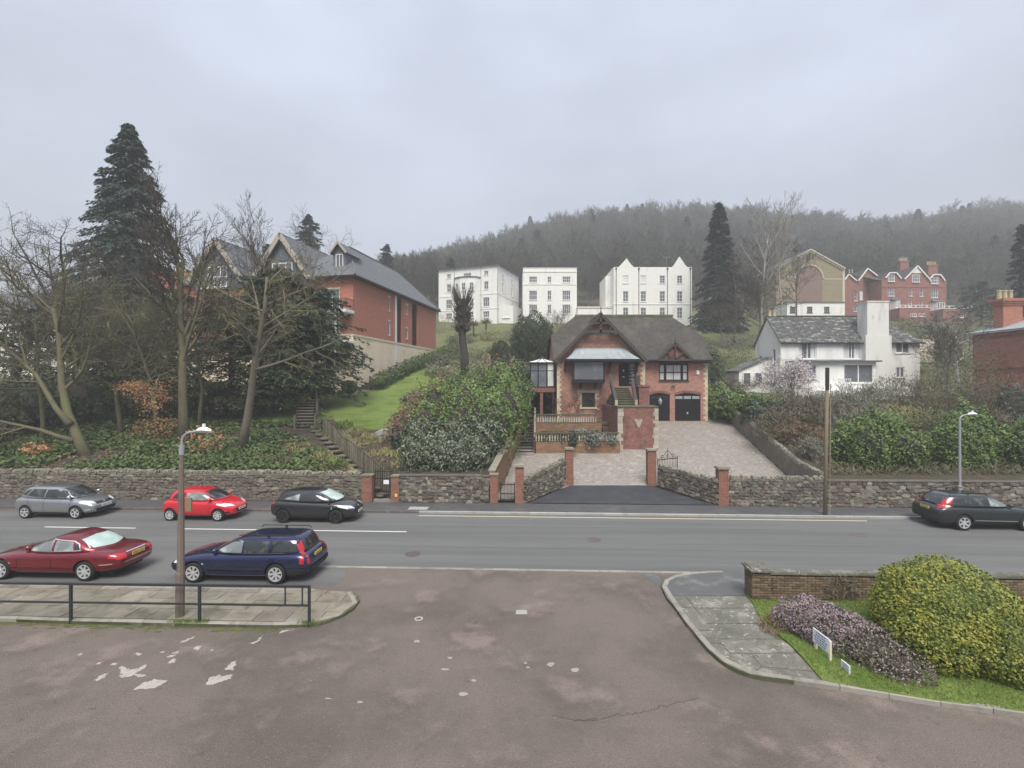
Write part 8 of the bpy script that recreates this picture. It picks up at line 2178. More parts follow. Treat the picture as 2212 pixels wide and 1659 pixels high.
def car(name, label, S, loc, rz):
    root = thing(name, label, 'car', loc, rz)
    pm = X[S['paint']]; wb, wr = S['wb'], S['wr']; tw = S['tw']
    vs = []; fs = []; n = 0; NP = 14
    e0, e1 = S['st'][0], S['st'][-1]; S['st'] = [(e0[0]-0.06,e0[1]*1.1,*e0[2:])]+S['st'][1:-1]+[(e1[0]+0.09,e1[1]*1.18,*e1[2:])]
    for (x, w, zb, zs, zt) in S['st']:
        half = [(0,zb),(0.80*w,zb),(0.955*w,zb+0.07),(w,lerp(zb,zs,0.38)),(0.992*w,lerp(zb,zs,0.72)),(0.955*w,zs),(0.62*w,lerp(zs,zt,0.75)),(0,zt)]
        ring = [(x,y,z) for y, z in half] + [(x,-y,z) for y, z in half[-2:0:-1]]
        vs += ring
    m = len(S['st'])
    for i in range(m-1):
        for k in range(NP): k2 = (k+1) % NP; fs.append((i*NP+k,i*NP+k2,(i+1)*NP+k2,(i+1)*NP+k))
    fs.append(tuple(range(NP))); fs.append(tuple(range((m-1)*NP,m*NP)))
    cb = MB()
    for xx in (-wb/2, wb/2):
        for sgn in (-1,1):
            y0, y1 = (0.45,1.3) if sgn > 0 else (-1.3,-0.45); cb.lathe([(wr+0.055,y0),(wr+0.055,y1)], (xx,0,wr+0.01), 26, 'Y')
    cme = cb.mesh('cut'); bm = bmesh.new(); bm.from_mesh(cme); bmesh.ops.recalc_face_normals(bm, faces=bm.faces); bm.to_mesh(cme); bm.free()
    cme.materials.append(X['car_plastic']); cme.materials.append(X['car_plastic']); cme.polygons.foreach_set('material_index', [1]*len(cme.polygons))
    co = bpy.data.objects.new('cut', cme); COL.objects.link(co)
    base = sub_mesh(vs, fs, 2)
    plain = evalm(base.copy(), 2)
    body = evalm(base, 2, co, (pm, X['car_plastic']))
    bpy.data.objects.remove(co)
    body.polygons.foreach_set('use_smooth', [True]*len(body.polygons)); body.set_sharp_from_angle(angle=R(38))
    link_obj('body', body, None, root)
    # cabin
    vs = []; fs = []
    for (z, xf, xr, w, bf, br) in S['cab']:
        hp = [(xf,0),(xf-bf*0.3,w*0.55),(xf-bf,w*0.93),(lerp(xf-bf,xr+br,0.22),w*1.0),(lerp(xf-bf,xr+br,0.5),w*1.015),(lerp(xf-bf,xr+br,0.8),w*0.99),(xr+br,w*0.90),(xr+br*0.3,w*0.5),(xr,0)]
        vs += [(x,y,z) for x, y in hp] + [(x,-y,z) for x, y in hp[-2:0:-1]]
    q = 16; m = len(S['cab'])
    for i in range(m-1):
        for k in range(q): k2 = (k+1) % q; fs.append((i*q+k,i*q+k2,(i+1)*q+k2,(i+1)*q+k))
    fs.append(tuple(range((m-1)*q,m*q))); fs.append(tuple(range(q)))
    cab = evalm(sub_mesh(vs, fs, 2), 2, None, (pm,))
    cab.polygons.foreach_set('use_smooth', [True]*len(cab.polygons)); link_obj('cabin', cab, None, root)
    V = [v.co.copy() for v in plain.vertices]; F = [tuple(p.vertices) for p in plain.polygons]; b0 = len(V)
    V += [v.co.copy() for v in cab.vertices]; F += [tuple(i+b0 for i in p.vertices) for p in cab.polygons]
    bvh = BVHTree.FromPolygons(V, F)
    def proj(kind, u, v, off):
        o, d = {'s':(Vector((u,-4,v)),Vector((0,1,0))),'S':(Vector((u,4,v)),Vector((0,-1,0))),'f':(Vector((6,u,v)),Vector((-1,0,0))),'r':(Vector((-6,u,v)),Vector((1,0,0))),'t':(Vector((u,v,4)),Vector((0,0,-1)))}[kind]
        hit_ = bvh.ray_cast(o, d)
        return (hit_[0]-d*off) if hit_[0] is not None else None
    def rail(pts, n):
        seg = [0]
        for a, b in zip(pts, pts[1:]): seg.append(seg[-1]+math.dist(a,b))
        out = []
        for i in range(n+1):
            t = seg[-1]*i/n; j = 0
            while j < len(pts)-2 and t > seg[j+1]: j += 1
            k = (t-seg[j])/max(1e-9,seg[j+1]-seg[j]); out.append((lerp(pts[j][0],pts[j+1][0],k),lerp(pts[j][1],pts[j+1][1],k)))
        return out
    def dec(kind, part, mk, lo, hi, off=0.006, nu=10, nv=6):
        for kd in (('s','S') if kind == 's' else (kind,)):
            a, b = rail(lo,nu), rail(hi,nu); G = []; bad = False
            for j in range(nv+1):
                for i in range(nu+1):
                    p = proj(kd, lerp(a[i][0],b[i][0],j/nv), lerp(a[i][1],b[i][1],j/nv), off); G.append(p)
            mbp = []; fsq = []
            idx = {}
            for i_, p in enumerate(G):
                if p is not None: idx[i_] = len(mbp); mbp.append(tuple(p))
            for j in range(nv):
                for i in range(nu):
                    c4 = (j*(nu+1)+i, j*(nu+1)+i+1, (j+1)*(nu+1)+i+1, (j+1)*(nu+1)+i)
                    if all(c in idx for c in c4): fsq.append(tuple(idx[c] for c in c4))
            if not fsq: continue
            me = bpy.data.meshes.new(part); me.from_pydata(mbp, [], fsq); me.polygons.foreach_set('use_smooth', [True]*len(fsq)); me.update(); link_obj(part, me, X[mk], root)
    def line(kind, pts, w=0.014, mk='car_plastic', part='seam', off=0.005):
        for a, b in zip(pts, pts[1:]):
            d = Vector((b[0]-a[0],b[1]-a[1])); 
            if d.length < 1e-6: continue
            nn = Vector((-d.y,d.x)).normalized()*w/2
            dec(kind, part, mk, [(a[0]-nn.x,a[1]-nn.y),(b[0]-nn.x,b[1]-nn.y)], [(a[0]+nn.x,a[1]+nn.y),(b[0]+nn.x,b[1]+nn.y)], off, 6, 1)
    for d_ in S['dec']: dec(*d_)
    for l_ in S['lines']: line(*l_)
    inv = world_m(root)
    for (x, z) in S['mir']:
        for sgn in (-1,1):
            p = proj('s' if sgn < 0 else 'S', x, z, 0.0)
            if p is None: continue
            mb = MB(inv); mb.lathe([(0.02,-0.10),(0.075,-0.08),(0.085,0.0),(0.07,0.07),(0.02,0.09)], (p.x+0.02,p.y+sgn*0.11,p.z+0.03), 10, 'Y'); mb.bar((p.x,p.y,p.z),(p.x,p.y+sgn*0.06,p.z+0.02),0.05,0.04); mb.build('mirror', pm if S.get('mirp',1) else X['car_plastic'], root, smooth=True)
    # number plates with dark characters
    for kind, z, mk in S['plates']:
        sg = 1 if kind == 'f' else -1
        p = proj(kind, 0, z, 0.012)
        mb = MB(inv); mb.box(p.x-0.008,p.x+0.008,-0.26,0.26,z-0.056,z+0.056); pl = mb.build('number_plate', X[mk], root)
        mb = MB(inv); u = -0.225; xp = p.x+sg*0.0095
        for i in range(7):
            if i == 4: u += 0.035
            for (du0,du1,dz0,dz1) in (((0,0.012,-0.036,0.036),(0.034,0.046,-0.036,0.036),(0.012,0.034,0.024,0.036)),((0,0.012,-0.036,0.036),(0.012,0.046,-0.036,-0.024),(0.012,0.04,0.024,0.036)),((0.017,0.03,-0.036,0.024),(0,0.046,0.024,0.036)))[(i*5+len(name))%3]: mb.box(xp-0.001,xp+0.001,(u+du0)*sg,(u+du1)*sg,z+dz0,z+dz1)
            u += 0.056
        mb.build('characters', X['ink'], pl)
    ty, rm, bk = wheel_meshes(wr, 0.2, S['rim'], X[S.get('rimm','alloy')])
    for xx in (-wb/2, wb/2):
        for sgn in (-1,1):
            e = bpy.data.objects.new('wheel', None); e.empty_display_size = 0.2; COL.objects.link(e); e.parent = root; e.location = (xx,sgn*tw,wr); e.rotation_euler = (0,0.3*xx,0 if sgn < 0 else math.pi)
            for nm, me in (('tyre',ty),('rim',rm),('brake_disc',bk)):
                o = bpy.data.objects.new(nm, me); COL.objects.link(o); o.parent = e
    if S.get('rails'):
        mb = MB(inv)
        for sgn in (-1,1):
            y, x0, x1, z = S['rails']; mb.tube([(x0,sgn*y,z-0.07),(x0-0.08,sgn*y,z),(x1+0.08,sgn*y,z),(x1,sgn*y,z-0.07)],0.016,6); mb.box((x0+x1)/2-0.04,(x0+x1)/2+0.04,sgn*y-0.015,sgn*y+0.015,z-0.08,z)
        mb.build('roof_rail', X['car_plastic'], root)
    mb = MB(inv); mb.box(S['st'][1][0]+0.25,S['st'][-2][0]-0.25,-0.62,0.62,0.17,0.30); mb.build('underbody', X['car_plastic'], root)
    return root
def near_loc(px, D, near_t, half):
    x = (px-1106)*D/FOC; s, t = to_st(x, D); return st(s, near_t+half)
# silver five-door hatchback
car('silver_hatchback', 'silver five-door hatchback parked furthest left against the stone wall', dict(paint='paint_silver', wb=2.53, wr=0.30, tw=0.76, rim='five',
 st=[(-1.92,.62,.42,.80,.86),(-1.85,.76,.30,.92,1.0),(-1.6,.83,.22,.98,1.04),(-1.0,.85,.19,.97,1.03),(0,.85,.19,.94,1.0),(.8,.85,.19,.92,1.0),(1.25,.845,.2,.89,.98),(1.6,.82,.22,.82,.90),(1.88,.74,.24,.72,.78),(2.02,.58,.28,.60,.66)],
 cab=[(.90,1.52,-1.84,.82,.38,.12),(1.05,1.28,-1.78,.79,.34,.12),(1.26,.86,-1.66,.72,.26,.12),(1.43,.46,-1.50,.64,.2,.1),(1.52,.05,-1.2,.45,.1,.08)],
 dec=[('s','window','car_glass',[(-.28,1.02),(.55,.99),(.98,.99)],[(-.24,1.38),(.38,1.38),(.62,1.28)]),('s','window','car_glass',[(-1.22,1.08),(-.34,1.02)],[(-.98,1.40),(-.30,1.39)]),('s','quarter_window','car_glass',[(-1.56,1.13),(-1.28,1.09)],[(-1.30,1.34),(-1.05,1.39)]),('s','quarter_window','car_glass',[(1.03,.99),(1.26,.98)],[(.68,1.26),(.80,1.20)]),
  ('f','windscreen','car_glass',[(-.68,1.02),(.68,1.02)],[(-.55,1.41),(.55,1.41)],.006,12,8),('f','grille','car_plastic',[(-.46,.66),(.46,.66)],[(-.52,.76),(.52,.76)]),('f','lower_grille','car_plastic',[(-.5,.30),(.5,.30)],[(-.56,.46),(.56,.46)]),('f','headlight','lamp_clear',[(.46,.68),(.72,.74)],[(.46,.80),(.72,.86)]),('f','headlight','lamp_clear',[(-.72,.74),(-.46,.68)],[(-.72,.86),(-.46,.80)]),('s','headlight','lamp_clear',[(1.45,.74),(1.78,.68)],[(1.42,.84),(1.78,.78)]),('s','tail_light','lamp_red',[(-1.86,1.0),(-1.66,1.02)],[(-1.8,1.26),(-1.62,1.14)]),('s','fog_trim','chrome',[(1.70,.36),(1.92,.40)],[(1.68,.42),(1.92,.48)]),('f','badge','chrome',[(-.06,.70),(.06,.70)],[(-.06,.76),(.06,.76)])],
 lines=[('s',[(-.31,1.0),(-.33,.5),(-.25,.28)]),('s',[(1.0,.98),(1.02,.7),(.92,.3)]),('s',[(-1.2,1.06),(-1.12,.75),(-.9,.55)]),('s',[(-1.7,.86),(-.5,.80),(.95,.74)],.012,'paint_silver','crease',.012),('s',[(-.62,.88),(-.42,.88)],.03,'paint_silver','handle',.018),('s',[(.3,.86),(.5,.86)],.03,'paint_silver','handle',.018),('s',[(-.85,.30),(.88,.28)],.05,'car_plastic','sill_trim')],
 mir=[(.92,1.0)], plates=[('f',.56,'plate_white')]), near_loc(115,23.6,22.42,.85), -YAW)
# small red hatchback
car('red_hatchback', 'small bright red hatchback parked behind the lamp post', dict(paint='paint_red', wb=2.34, wr=0.28, tw=0.72, rim='seven',
 st=[(-1.60,.60,.40,.78,.84),(-1.54,.73,.28,.90,.96),(-1.3,.80,.22,.96,1.0),(-.8,.815,.2,.96,1.0),(0,.815,.19,.93,.98),(.7,.815,.19,.92,.98),(1.1,.81,.2,.90,.97),(1.45,.77,.22,.80,.86),(1.70,.66,.24,.68,.73),(1.80,.50,.28,.56,.62)],
 cab=[(.88,1.36,-1.52,.78,.36,.14),(1.02,1.14,-1.46,.75,.32,.14),(1.22,.76,-1.36,.69,.25,.12),(1.38,.38,-1.2,.61,.2,.1),(1.46,.0,-.95,.42,.1,.08)],
 dec=[('s','window','pale_glass',[(-.42,1.0),(.4,.98),(.80,.98)],[(-.36,1.30),(.15,1.33),(.46,1.25)]),('s','quarter_window','car_glass',[(-1.12,1.06),(-.5,1.01)],[(-.92,1.28),(-.45,1.31)]),('s','quarter_window','car_glass',[(.86,.98),(1.10,.97)],[(.54,1.22),(.66,1.16)]),('f','windscreen','car_glass',[(-.62,1.02),(.62,1.02)],[(-.52,1.36),(.52,1.36)],.006,12,8),
  ('f','grille','car_plastic',[(-.36,.36),(.36,.36)],[(-.46,.56),(.46,.56)]),('s','headlight','lamp_clear',[(1.10,.76),(1.55,.66)],[(1.10,.84),(1.50,.78)]),('f','headlight','lamp_clear',[(.40,.66),(.68,.70)],[(.42,.76),(.68,.84)]),('f','headlight','lamp_clear',[(-.68,.70),(-.40,.66)],[(-.68,.84),(-.42,.76)]),('s','tail_light','lamp_red',[(-1.52,.88),(-1.38,.90)],[(-1.46,1.16),(-1.36,1.12)]),('s','fog_light','car_plastic',[(1.52,.36),(1.70,.38)],[(1.48,.44),(1.70,.46)])],
 lines=[('s',[(-.46,.98),(-.47,.5),(-.40,.28)]),('s',[(.78,.97),(.80,.6),(.72,.28)]),('s',[(-.42,.55),(.76,.50)],.04,'paint_red','rub_strip',.014),('s',[(-.36,.85),(-.16,.85)],.03,'paint_red','handle',.018),('s',[(-.8,.30),(.78,.28)],.04,'paint_red','sill_trim',.012)],
 mir=[(.74,.99)], plates=[('f',.50,'plate_white')]), near_loc(420,23.1,22.33,.815), -YAW)
# black three-door
car('black_hatchback', 'black three-door hatchback with black wheels parked near the iron gate', dict(paint='paint_black', wb=2.51, wr=0.315, tw=0.77, rim='five', rimm='black_alloy',
 st=[(-1.90,.62,.42,.82,.88),(-1.83,.78,.30,.94,1.0),(-1.6,.85,.22,1.0,1.04),(-1.0,.87,.19,1.0,1.03),(0,.87,.18,.95,1.0),(.8,.87,.18,.93,1.0),(1.25,.86,.2,.90,.98),(1.6,.82,.22,.82,.89),(1.90,.72,.23,.70,.76),(2.04,.55,.27,.58,.64)],
 cab=[(.90,1.50,-1.80,.82,.38,.14),(1.05,1.26,-1.72,.79,.34,.14),(1.25,.84,-1.58,.71,.26,.12),(1.40,.46,-1.42,.62,.2,.1),(1.49,.05,-1.12,.44,.1,.08)],
 dec=[('s','window','car_glass',[(-.42,1.03),(.55,1.0),(.96,.99)],[(-.40,1.35),(.20,1.37),(.56,1.27)]),('s','quarter_window','pale_glass',[(-1.28,1.10),(-.50,1.04)],[(-1.22,1.12),(-.50,1.33)]),('s','quarter_window','car_glass',[(1.02,.99),(1.26,.98)],[(.66,1.24),(.78,1.18)]),('f','windscreen','misted_sky_glass',[(-.68,1.02),(.68,1.02)],[(-.54,1.38),(.54,1.38)],.006,12,8),('f','grille','car_plastic',[(-.40,.34),(.40,.34)],[(-.50,.60),(.50,.60)]),('s','headlight','lamp_clear',[(1.38,.76),(1.82,.64)],[(1.30,.86),(1.74,.80)]),('f','headlight','lamp_clear',[(.48,.64),(.74,.70)],[(.48,.76),(.74,.82)]),('f','headlight','lamp_clear',[(-.74,.70),(-.48,.64)],[(-.74,.82),(-.48,.76)]),('s','tail_light','lamp_red',[(-1.84,.86),(-1.68,.90)],[(-1.78,1.10),(-1.64,1.06)]),('s','side_badge','chrome',[(1.02,.66),(1.10,.66)],[(1.04,.76),(1.08,.76)]),('f','badge','chrome',[(-.05,.64),(.05,.64)],[(-.05,.71),(.05,.71)]),('t','spoiler','paint_black',[(-1.60,-.5),(-1.60,.5)],[(-1.44,-.5),(-1.44,.5)],.03)],
 lines=[('s',[(-.46,1.0),(-.47,.5),(-.38,.28)]),('s',[(.98,.98),(1.0,.6),(.92,.28)]),('s',[(-.36,.86),(-.14,.86)],.03,'paint_black','handle',.018),('s',[(-.85,.28),(.88,.26)],.05,'car_plastic','sill_trim',.012)],
 mir=[(.90,1.0)], plates=[('f',.46,'plate_white')]), near_loc(666,22.6,22.2,.87), -YAW)
# navy estate, facing left
car('navy_estate', 'dark navy estate car with roof rails parked beyond the lamp post', dict(paint='paint_navy', wb=2.755, wr=0.325, tw=0.80, rim='twin',
 st=[(-2.40,.70,.36,.60,.64),(-2.34,.84,.28,.90,.96),(-2.1,.885,.22,.96,1.0),(-1.4,.90,.2,.95,.99),(-.4,.90,.19,.93,.97),(.6,.90,.19,.91,.96),(1.05,.895,.2,.89,.96),(1.5,.87,.22,.82,.90),(1.95,.80,.24,.74,.81),(2.20,.68,.28,.62,.70),(2.31,.52,.34,.52,.58)],
 cab=[(.88,1.20,-2.30,.84,.36,.06),(1.02,.92,-2.24,.81,.32,.06),(1.20,.52,-2.16,.75,.24,.06),(1.38,.12,-2.06,.67,.18,.06),(1.455,-.25,-1.9,.5,.1,.06)],
 dec=[('s','window','pale_glass',[(-.22,.99),(.5,.98),(.74,.97)],[(-.20,1.33),(.02,1.34),(.30,1.23)]),('s','window','car_glass',[(-1.12,1.01),(-.30,.99)],[(-1.10,1.34),(-.28,1.34)]),('s','quarter_window','car_glass',[(-2.02,1.03),(-1.22,1.01)],[(-1.94,1.33),(-1.20,1.34)]),('s','quarter_window','car_plastic',[(.78,.97),(.96,.96)],[(.34,1.21),(.44,1.15)]),('f','windscreen','car_glass',[(-.68,1.0),(.68,1.0)],[(-.56,1.34),(.56,1.34)],.006,12,8),
  ('r','rear_window','car_glass',[(-.66,.98),(.66,.98)],[(-.56,1.32),(.56,1.32)]),('r','tail_light','lamp_red',[(.64,.64),(.78,.64)],[(.54,1.34),(.62,1.34)]),('r','tail_light','lamp_red',[(-.78,.64),(-.64,.64)],[(-.62,1.34),(-.54,1.34)]),('s','tail_light','lamp_red',[(-2.30,.66),(-2.16,.66)],[(-2.27,.90),(-2.16,.90)]),('s','tail_light','lamp_red',[(-2.24,1.02),(-2.12,1.02)],[(-2.10,1.32),(-2.02,1.32)]),('r','bumper','car_plastic',[(-.85,.34),(.85,.34)],[(-.86,.52),(.86,.52)],.03),('s','bumper','car_plastic',[(-2.34,.34),(-1.76,.34)],[(-2.34,.52),(-1.76,.52)],.02),('s','bumper','car_plastic',[(1.78,.32),(2.2,.34)],[(1.78,.48),(2.2,.50)],.02),('s','headlight','lamp_clear',[(1.98,.60),(2.18,.58)],[(1.92,.70),(2.14,.66)]),('s','rub_strip','car_plastic',[(-.95,.50),(.95,.48)],[(-.95,.56),(.95,.54)],.014),('s','indicator','lamp_clear',[(1.02,.62),(1.08,.62)],[(1.02,.65),(1.08,.65)],.01)],
 lines=[('s',[(-.26,.98),(-.28,.5),(-.24,.28)]),('s',[(.86,.96),(.9,.6),(.84,.28)]),('s',[(-1.16,1.0),(-1.08,.72),(-.98,.5)]),('s',[(-.22,.82),(-.02,.82)],.035,'paint_navy','handle',.02),('s',[(-1.04,.83),(-.84,.83)],.035,'paint_navy','handle',.02),('s',[(-1.0,.27),(1.0,.26)],.035,'galvanised','sill_trim',.012),('s',[(-2.0,.985),(.95,.95)],.014,'chrome','window_trim',.008)],
 mir=[(.72,.98)], plates=[('r',.80,'plate_yellow')], rails=(.58,-.1,-1.9,1.50)), near_loc(503,15.76,15.38,.90), math.pi-YAW)
# burgundy saloon, facing left
car('burgundy_saloon', 'burgundy saloon car with pale green rear window painted as reflecting sky at bottom left', dict(paint='paint_burgundy', wb=2.91, wr=0.325, tw=0.79, rim='seven',
 st=[(-2.55,.58,.40,.66,.72),(-2.46,.76,.32,.84,.92),(-2.1,.86,.26,.90,.98),(-1.5,.905,.22,.91,1.0),(-.6,.91,.2,.89,.97),(.4,.91,.2,.87,.94),(.95,.90,.2,.85,.94),(1.5,.88,.22,.78,.87),(1.95,.81,.24,.70,.79),(2.22,.68,.28,.60,.68),(2.34,.50,.34,.50,.56)],
 cab=[(.84,1.16,-2.05,.84,.42,.30),(.98,.86,-1.84,.80,.38,.28),(1.17,.42,-1.46,.73,.28,.24),(1.34,-.04,-1.0,.63,.2,.2),(1.42,-.32,-.7,.42,.1,.1)],
 dec=[('s','window','pale_glass',[(-.28,.96),(.4,.95),(.70,.94)],[(-.26,1.27),(-.02,1.27),(.28,1.15)]),('s','window','pale_glass',[(-1.02,.98),(-.36,.96)],[(-.92,1.22),(-.34,1.27)]),('s','quarter_window','car_glass',[(-1.26,1.0),(-1.08,.98)],[(-1.14,1.14),(-.98,1.20)]),('f','windscreen','car_glass',[(-.66,.98),(.66,.98)],[(-.52,1.30),(.52,1.30)],.006,12,8),('r','rear_window','misted_sky_glass',[(-.66,1.03),(0,1.0),(.66,1.03)],[(-.50,1.27),(0,1.31),(.50,1.27)],.006,12,8),
  ('r','tail_light','lamp_red',[(.48,.66),(.74,.68)],[(.44,.84),(.74,.86)]),('r','tail_light','lamp_red',[(-.74,.68),(-.48,.66)],[(-.74,.86),(-.44,.84)]),('s','tail_light','lamp_red',[(-2.48,.70),(-2.20,.74)],[(-2.44,.84),(-2.24,.82)]),('s','headlight','lamp_clear',[(1.95,.60),(2.2,.56)],[(1.92,.70),(2.16,.66)]),('r','boot_trim','chrome',[(-.40,.83),(.40,.83)],[(-.40,.855),(.40,.855)],.012)],
 lines=[('s',[(-.32,.95),(-.34,.5),(-.28,.28)]),('s',[(.82,.93),(.86,.6),(.78,.28)]),('s',[(-1.14,.97),(-1.10,.8),(-.98,.55)]),('s',[(-2.35,.56),(-1.95,.54)],.03,'chrome','bumper_trim',.012),('r',[(-.8,.56),(.8,.56)],.03,'chrome','bumper_trim',.012),('s',[(-1.26,.985),(-.3,.945),(.72,.925)],.022,'chrome','window_trim',.009),('s',[(-1.22,1.02),(-1.12,1.16),(-.92,1.25),(-.3,1.30),(0,1.295),(.32,1.16),(.72,.94)],.022,'chrome','window_trim',.009),('s',[(-.24,.80),(-.05,.80)],.035,'paint_burgundy','handle',.02),('s',[(-.94,.81),(-.75,.81)],.035,'paint_burgundy','handle',.02),('s',[(1.06,.58),(1.14,.58)],.03,'chrome','side_repeater',.01)],
 mir=[(.70,.96)], plates=[('r',.74,'plate_yellow')]), near_loc(79,15.89,15.32,.91), math.pi-YAW)
# dark estate at the right
car('dark_estate', 'dark charcoal estate car parked on the right by the pale stone wall', dict(paint='paint_charcoal', wb=2.72, wr=0.345, tw=0.82, rim='six',
 st=[(-2.36,.70,.40,.66,.70),(-2.30,.86,.32,.96,1.02),(-2.05,.905,.27,1.03,1.08),(-1.4,.925,.25,1.03,1.06),(-.4,.925,.24,1.01,1.05),(.6,.925,.24,.99,1.04),(1.05,.92,.25,.97,1.04),(1.5,.89,.27,.90,.98),(1.9,.82,.30,.82,.89),(2.16,.70,.34,.70,.78),(2.28,.54,.40,.60,.66)],
 cab=[(.95,1.20,-2.26,.86,.36,.10),(1.10,.92,-2.20,.83,.32,.10),(1.28,.52,-2.06,.76,.24,.10),(1.46,.12,-1.90,.68,.18,.10),(1.54,-.25,-1.7,.5,.1,.08)],
 dec=[('s','window','pale_glass',[(-.20,1.08),(.5,1.06),(.76,1.05)],[(-.18,1.40),(.02,1.42),(.32,1.30)]),('s','window','car_glass',[(-1.08,1.10),(-.28,1.08)],[(-1.05,1.40),(-.26,1.41)]),('s','quarter_window','car_glass',[(-1.82,1.14),(-1.16,1.10)],[(-1.62,1.36),(-1.13,1.40)]),('f','windscreen','car_glass',[(-.68,1.08),(.68,1.08)],[(-.56,1.42),(.56,1.42)],.006,12,8),('r','rear_window','car_glass',[(-.66,1.10),(.66,1.10)],[(-.54,1.42),(.54,1.42)]),
  ('r','tail_light','lamp_red',[(.60,.90),(.84,.90)],[(.56,1.40),(.70,1.40)]),('r','tail_light','lamp_red',[(-.84,.90),(-.60,.90)],[(-.70,1.40),(-.56,1.40)]),('s','tail_light','lamp_red',[(-2.28,.90),(-1.98,.98)],[(-2.02,1.40),(-1.92,1.38)]),('r','bumper','car_plastic',[(-.85,.36),(.85,.36)],[(-.88,.52),(.88,.52)],.02),('s','arch_trim','car_plastic',[(-.92,.28),(.92,.28)],[(-.92,.38),(.92,.38)],.012)],
 lines=[('s',[(-.24,1.06),(-.26,.6),(-.22,.36)]),('s',[(.88,1.04),(.92,.7),(.86,.36)]),('s',[(-1.12,1.08),(-1.06,.8),(-.98,.58)]),('s',[(-.18,.92),(.02,.92)],.035,'paint_charcoal','handle',.02),('s',[(-1.02,.93),(-.82,.93)],.035,'paint_charcoal','handle',.02),('s',[(-.9,.46),(.9,.44)],.03,'galvanised','sill_trim',.012)],
 mir=[(.74,1.06)], plates=[('r',.86,'plate_yellow')], rails=(.58,-.1,-1.75,1.60)), near_loc(2137,21.8,22.35,.925), -YAW)
# ------------------------------------------------------------ street furniture
def lamp_post(name, label, base, Hc, Ht, rb, rt_, colm, out, headw):
    root = thing(name, label, 'street lamp', tuple(base)); b = Vector(base)
    mb = MB(); mb.tube([b-Vector((0,0,0.2)), b+Vector((0,0,1.2)), b+Vector((0.01,0,1.25)), b+Vector((0,0,Hc))], [rb,rb,rb*0.86,rt_], 8); mb.build('column', X[colm], root)
    mb = MB(); mb.tube([b+Vector((0,0,Hc-0.25)), b+Vector((0,0,Hc+0.02))], rt_*1.2, 8); mb.build('bracket_collar', X['galvanised'], root)
    pts = []; rr = 0.28
    for k in range(7):
        a = math.pi/2*k/6; pts.append(b+Vector((out*rr*(1-math.cos(a)),0,Ht-0.1-rr+rr*math.sin(a))))
    mb = MB(); mb.tube([b+Vector((0,0,Hc-0.05))]+pts+[pts[-1]+Vector((out*0.12,0,0.02))], 0.03, 8); mb.build('arm', X['galvanised'], root)
    c = pts[-1]+Vector((out*(0.12+headw/2),0,0.03)); mb = MB(); n = 10; ring = []
    for (k, zz, ww) in ((0.0,0.0,0.5),(0.15,0.05,0.9),(0.5,0.08,1.0),(0.8,0.05,0.8),(1.0,0.0,0.25)):
        ring.append((c.x+out*headw*(k-0.5), zz, ww))
    for (x0,z0,w0),(x1,z1,w1) in zip(ring,ring[1:]):
        for s in (-1,1):
            mb.add([(x0,c.y,c.z+z0+0.04),(x1,c.y,c.z+z1+0.04),(x1,c.y+s*0.12*w1,c.z+z1*0.4),(x0,c.y+s*0.12*w0,c.z+z0*0.4)],[(0,1,2,3)])
            mb.add([(x0,c.y,c.z-0.05),(x1,c.y,c.z-0.05),(x1,c.y+s*0.12*w1,c.z+z1*0.4),(x0,c.y+s*0.12*w0,c.z+z0*0.4)],[(0,1,2,3)])
    mb.build('lamp_head', X['lamp_white'], root, smooth=False)
    mb = MB(); mb.tube([c+Vector((0,0,0.08)), c+Vector((0,0,0.2))], 0.045, 8); mb.build('photocell', X['white_plastic'], root)
    return root
lb_ = gnd(387,1331,ZP)
lp_ = lamp_post('street_lamp', 'tall brown concrete street lamp standing behind the railing', (lb_.x+0.02,lb_.y,0.08), 4.72, 5.20, 0.112, 0.056, 'post_concrete', 1, 0.42)
lp_.rotation_euler = (0, R(0.6), 0)
mb = MB(); q = at(402,1090,lb_.y-0.12); mb.obox((q.x+0.06,q.y+0.02,q.z), (0.16,0.05,0.36)); o = mb.build('post_plate', X['pole_wood']); tag(o, 'small buff plate strapped to the concrete lamp post', 'sign')
rb_ = st(s_at(2073,25.75),25.75)
lamp_post('street_lamp', 'slim galvanised street lamp behind the dark estate car', (rb_.x,rb_.y,0.1), 4.5, 4.92, 0.075, 0.05, 'galvanised', 1, 0.5)
pp = gnd(1782,1112,0.1); pole = thing('wooden_pole', 'leaning weathered wooden utility pole beside the far kerb', 'pole', (pp.x,pp.y,0.1))
mb = MB(); mb.tube([pp-Vector((0,0,0.2)), pp+Vector((0.06,0,3.6)), pp+Vector((0.12,0,7.15))], [0.098,0.086,0.075], 9); mb.build('shaft', X['pole_wood'], pole, smooth=True)
mb = MB(); mb.tube([pp+Vector((0.19,-0.05,0)), pp+Vector((0.22,-0.05,3.6)), pp+Vector((0.25,-0.05,6.4))], 0.025, 5); mb.build('cable_guard', X['fence_wood'], pole)
mb = MB(); mb.tube([pp+Vector((0.11,0,6.1)), pp+Vector((0.115,0,7.2))], 0.09, 9); mb.build('top_sleeve', X['bark_dark'], pole)
